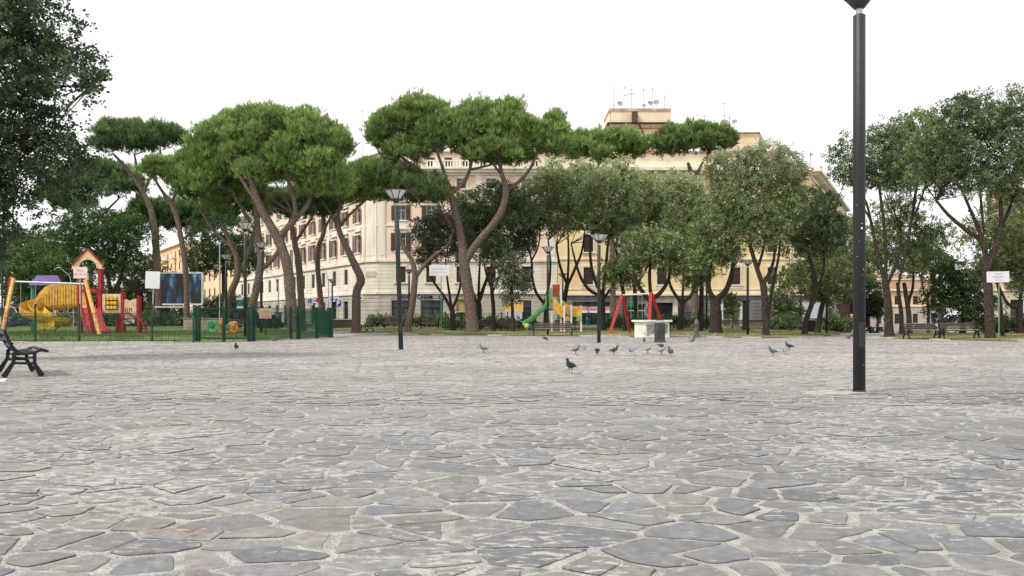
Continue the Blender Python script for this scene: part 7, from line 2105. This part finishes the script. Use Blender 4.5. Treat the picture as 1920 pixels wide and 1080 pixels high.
def pigeon(label, x, y, rz, pose, m, z=None):
    t = thing('pigeon', label, 'pigeon', group='pigeons on the square')
    b = MB(); Y = (0, 1, 0)
    # spine from tail to beak in the xz plane
    if pose == 'stand': sp = [(-.19, .105, .006, .03), (-.13, .115, .012, .036), (-.07, .13, .042, .045), (0, .145, .06, .062), (.06, .165, .055, .058), (.095, .20, .034, .034), (.105, .235, .026, .025), (.12, .262, .024, .026), (.138, .262, .018, .018), (.15, .255, .006, .006), (.168, .247, .002, .002)]
    elif pose == 'peck': sp = [(-.19, .16, .006, .03), (-.13, .155, .012, .036), (-.07, .15, .042, .045), (0, .14, .06, .062), (.06, .125, .052, .055), (.10, .095, .032, .034), (.12, .065, .025, .025), (.135, .048, .022, .024), (.145, .035, .016, .016), (.15, .022, .006, .006), (.155, .008, .002, .002)]
    else: sp = [(-.19, .12, .006, .045), (-.13, .125, .012, .04), (-.07, .135, .042, .045), (0, .145, .056, .056), (.06, .16, .05, .052), (.10, .175, .032, .034), (.13, .19, .025, .025), (.15, .198, .022, .024), (.165, .195, .016, .016), (.175, .19, .006, .006), (.19, .184, .002, .002)]
    secs = []
    for i, (px, pz, rv, rh) in enumerate(sp):
        q0 = sp[max(i - 1, 0)]; q1 = sp[min(i + 1, len(sp) - 1)]; tx, tz = q1[0] - q0[0], q1[1] - q0[1]; l = math.hypot(tx, tz)
        secs.append(((px, 0, pz), Y, (-tz / l, 0, tx / l), rh, rv))
    loft(b, secs, 12, 0)
    for s in (-1, 1):
        if pose in ('stand', 'peck'):
            b.tube([(0.0, s * .028, .10), (0.008, s * .028, .05), (0.0, s * .028, .008)], [0.011, 0.005, 0.004], 6, mi=1)
            for a in (-.4, 0, .4, math.pi): b.tube([(0, s * .028, .006), (.032 * math.cos(a), s * .028 + .032 * math.sin(a), .003)], [.004, .002], 4, mi=1)
    b.build('body', [m, M_pink], t)
    for s in (-1, 1):
        w = MB()
        if pose in ('stand', 'peck'):
            dz = 0.0 if pose == 'stand' else 0.0
            z0 = .15 if pose == 'stand' else .145; zt = .115 if pose == 'stand' else .16
            loft(w, [((.05, s * .052, z0 + .012), (0, 0, 1), Y, .022, .008), ((0, s * .062, z0), (0, 0, 1), Y, .04, .010), ((-.07, s * .052, (z0 + zt) / 2 + .005), (0, 0, 1), Y, .03, .009), ((-.15, s * .025, zt), (0, 0, 1), Y, .008, .005)], 8)
        else:
            up = {'glide': 0.10, 'up': 0.30, 'down': -0.02}[pose]
            v0 = [(.06, s * .05, .165), (.075, s * .16, .165 + up * .55), (.03, s * .30, .165 + up), (-.03, s * .33, .165 + up * 1.05), (-.05, s * .18, .16 + up * .55), (-.05, s * .05, .155)]
            vs = v0 + [(p[0], p[1], p[2] - .008) for p in v0]; n = 6
            w.add(vs, [tuple(range(n)), tuple(reversed(range(n, 2 * n)))] + [(i, n + i, n + (i + 1) % n, (i + 1) % n) for i in range(n)], False)
        w.build('wing', m if (pose in ('stand', 'peck')) else M_pig[0], t)
    if z is None: z = 0.014
    t.location = (x, y, z); t.rotation_euler = (0, 0, rz)
pigs = [(1070, 699, 'stand', 235, 1, 'nearest pigeon, dark and alone in front of the flock'), (1079, 664, 'stand', -30, 0, 'pigeon at the left end of the row walking right'), (1096, 661, 'glide', 80, 0, 'pigeon spreading its wings behind the left end of the row'),
        (1120, 665, 'peck', 90, 1, 'small dark round pigeon seen from behind left of the middle'), (1151, 665, 'stand', 20, 1, 'large dark pigeon in the middle of the row facing right'), (1183, 666, 'glide', 95, 0, 'pigeon with both wings held wide in the middle of the row'),
        (1214, 663, 'stand', 15, 2, 'slim pale pigeon facing right in the middle of the row'), (1240, 665, 'stand', 10, 2, 'pale bellied pigeon with a dark head facing right'), (1240, 655, 'peck', -40, 1, 'pigeon behind the pale bellied one near the bin'),
        (1257, 668, 'stand', 100, 1, 'dark pigeon at the right end of the row'), (907, 661, 'stand', 170, 0, 'lone pigeon left of the flock between two lamps'), (443, 658, 'stand', -80, 1, 'lone pigeon in front of the green gate'),
        (517, 641, 'peck', 200, 1, 'pigeon close to the kerb of the playground'), (1022, 639, 'peck', 0, 1, 'pigeon pecking below the middle bench'), (1208, 644, 'stand', 90, 1, 'pigeon left of the litter bin'),
        (1449, 667, 'stand', 200, 0, 'grey pigeon at the left of the right hand trio'), (1471, 663, 'stand', 80, 2, 'upright pale pigeon in the middle of the right hand trio'), (1480, 656, 'stand', 185, 1, 'dark pigeon at the back of the right hand trio'),
        (1592, 637, 'stand', 20, 1, 'distant pigeon just left of the big lamp post'), (1602, 636, 'stand', 160, 1, 'distant pigeon close beside the big lamp post'), (1340, 631, 'stand', 40, 2, 'distant pale pigeon in front of the goblet shaped trunk'), (1215, 631, 'glide', 60, 0, 'pigeon with open wings at the foot of the white stone block')]
for px, py, pose, rz, mi, lab in pigs:
    d = F * 0.93 / (py - HZ); d = min(d, 47)
    pigeon(lab, X(px, d), d, R(rz), pose, M_pig[mi], 0.014)
pigeon('flying pigeon with raised wings low over the paving in front of the fountain', X(1297, 29.5), 29.5, R(25), 'up', M_pig[0], 0.10)

# ------------------------------------------------------------------ PEOPLE
M_skin = mat('skin', (0.45, 0.27, 0.19), 0.6, 0.08, 5)
def person(label, x, y, rz, shirt, trous, hairc, arms):
    z0 = h0(x, y)
    t = thing('person', label, 'person', (x, y, z0), rz)
    V = {'pelvis': (0, 0, .95), 'waist': (0, 0, 1.1), 'chest': (0, .0, 1.32), 'neck': (0, 0, 1.48), 'head0': (0, -.01, 1.56), 'head1': (0, -.02, 1.68), 'head2': (0, -.01, 1.75)}
    Rr = {'pelvis': .15, 'waist': .13, 'chest': .15, 'neck': .06, 'head0': .075, 'head1': .098, 'head2': .06}
    Ed = [('pelvis', 'waist'), ('waist', 'chest'), ('chest', 'neck'), ('neck', 'head0'), ('head0', 'head1'), ('head1', 'head2')]
    for s, n in ((-1, 'l'), (1, 'r')):
        st = 0.10 * s
        V.update({n + 'hip': (s * .10, 0, .90), n + 'knee': (s * .11, -.02 - st * .6, .50), n + 'ank': (s * .11, st * .6, .09), n + 'toe': (s * .12, st * .6 - .16, .04), n + 'sh': (s * .19, 0, 1.41)})
        a = arms[0 if s < 0 else 1]
        V.update({n + 'el': (s * .24, a[0], 1.12 + a[1]), n + 'wr': (s * .22, a[0] * 2 - .08, .90 + a[2]), n + 'pl': (s * .215, a[0] * 2 - .13, .83 + a[2])})
        Rr.update({n + 'hip': .095, n + 'knee': .062, n + 'ank': .042, n + 'toe': .035, n + 'sh': .062, n + 'el': .042, n + 'wr': .028, n + 'pl': .032})
        Ed += [('pelvis', n + 'hip'), (n + 'hip', n + 'knee'), (n + 'knee', n + 'ank'), (n + 'ank', n + 'toe'), ('chest', n + 'sh'), (n + 'sh', n + 'el'), (n + 'el', n + 'wr'), (n + 'wr', n + 'pl')]
        for f_ in range(5):
            nm = n + 'f%d' % f_; off_ = (f_ - 1.5) * .018 if f_ < 4 else -0.04
            px_, py_, pz_ = V[n + 'pl']; V[nm] = (px_ + (0 if f_ < 4 else -s * .02), py_ + off_, pz_ - (.085 - .01 * abs(f_ - 1.5) if f_ < 4 else .03)); Rr[nm] = .009; Ed.append((n + 'pl', nm))
    keys = list(V); me = bpy.data.meshes.new('body')
    me.from_pydata([V[k] for k in keys], [(keys.index(a), keys.index(c)) for a, c in Ed], [])
    o = bpy.data.objects.new('tmp', me); COL.objects.link(o)
    sk = o.modifiers.new('s', 'SKIN')
    for k, sv in zip(keys, me.skin_vertices[0].data): sv.radius = (Rr[k] * (1.25 if k in ('chest', 'waist', 'pelvis') else 1), Rr[k]); sv.use_root = (k == 'pelvis')
    o.modifiers.new('u', 'SUBSURF').levels = 1
    bpy.context.view_layer.update()
    m2 = bpy.data.meshes.new_from_object(o.evaluated_get(bpy.context.evaluated_depsgraph_get()))
    bpy.data.objects.remove(o)
    for m_ in (M_skin, shirt, trous, M_iron): m2.materials.append(m_)
    for p in m2.polygons:
        c = p.center; p.use_smooth = True
        p.material_index = 3 if c.z < .1 else 2 if c.z < .97 and abs(c.x) < .19 else 1 if c.z < 1.47 and c.z > 1.0 else 0
    bo = bpy.data.objects.new('body', m2); COL.objects.link(bo); bo.parent = t
    b = MB(); b.lathe([(0.098, 1.655), (0.105, 1.69), (0.09, 1.745), (0.05, 1.785), (0, 1.79)], (0, 0.018, 0), 14)
    b.v = [(x_, y_, z_) for x_, y_, z_ in b.v]; h = MB(); h.v = b.v; h.f = b.f; h.m = b.m; h.sm = b.sm
    ho = h.build('hair', hairc); ho.parent = t
    b = MB(); b.tube([(0, -.115, 1.665), (0, -.14, 1.635)], [.012, .018], 6); b.box((-.035, -.11, 1.68), (.02, .02, .012)); b.box((.035, -.11, 1.68), (.02, .02, .012)); b.box((0, -.108, 1.60), (.05, .012, .012))
    for s in (-1, 1): b.box((s * .1, 0, 1.665), (.02, .04, .06))
    fo = b.build('face_features', M_skin); fo.parent = t
M_teal = mat('teal_cloth', (0.03, 0.12, 0.13), 0.85, 0.1, 4); M_dkcl = mat('dark_cloth', (0.03, 0.035, 0.045), 0.85, 0.1, 4); M_blucl = mat('blue_cloth', (0.05, 0.10, 0.20), 0.85, 0.1, 4); M_hair = mat('dark_hair', (0.025, 0.018, 0.014), 0.7, 0.1, 20)
M_ltcl = mat('light_cloth', (0.45, 0.42, 0.40), 0.85, 0.1, 4)
person('person in teal trousers and dark top standing under the dark red awning', X(1103, 78), 78, R(20), M_dkcl, M_teal, M_hair, ((-.05, 0, 0), (-.12, .05, .25)))
person('person in pale shirt and blue trousers left of the goblet shaped trunk', X(1329, 76), 76, R(-30), M_ltcl, M_blucl, M_hair, ((-.05, 0, 0), (-.10, .02, .1)))

# ---- scraps on the paving
b = MB(); x_, d_ = X(2, 12.1), 12.1
t = thing('paper_cup', 'crumpled white paper cup lying at the left edge below the bench', 'paper cup', (x_, d_, 0.02))
b.lathe([(0.028, 0), (0.036, 0.05), (0.04, 0.1), (0.037, 0.1), (0.026, 0.004)], (0, 0, 0), 14); b.v = [(x_ + z_, d_ + x__, 0.055 + y__) for x__, y__, z_ in b.v]
b.build('cup_body', M_white, t)
lv = random.Random(8)
for i, (px, py) in enumerate(((355, 1008), (1101, 1079), (1420, 902), (600, 905), (240, 775))):
    if i in (1,): continue
    d = F * CAMZ / (py - HZ); x = X(px, d)
    b = MB(); an = lv.uniform(0, 3); c, s = math.cos(an), math.sin(an); L = 0.032; w = 0.010
    pts = [(-L, 0), (-L * .3, w), (L * .4, w * .8), (L, 0), (L * .4, -w), (-L * .3, -w * .9)]
    vs = [(x + u * c - v * s, d + u * s + v * c, 0.026 + 0.012 * (u / L) ** 2) for u, v in pts]; vs += [(a_, b_, c_ - 0.002) for a_, b_, c_ in vs]
    b.add(vs, [tuple(range(6)), tuple(reversed(range(6, 12)))] + [(k, 6 + k, 6 + (k + 1) % 6, (k + 1) % 6) for k in range(6)])
    tag(b.build('fallen_leaf', mat('dry_leaf', (0.26, 0.13, 0.08), 0.8, 0.3, 8)), ['dry reddish leaf on the slabs at the bottom left', '', 'dry leaf on the slabs at the middle right', 'dry leaf on the slabs left of the centre', 'dry leaf near the brownish slabs on the left'][i], 'leaf', 'dry leaves on the paving')
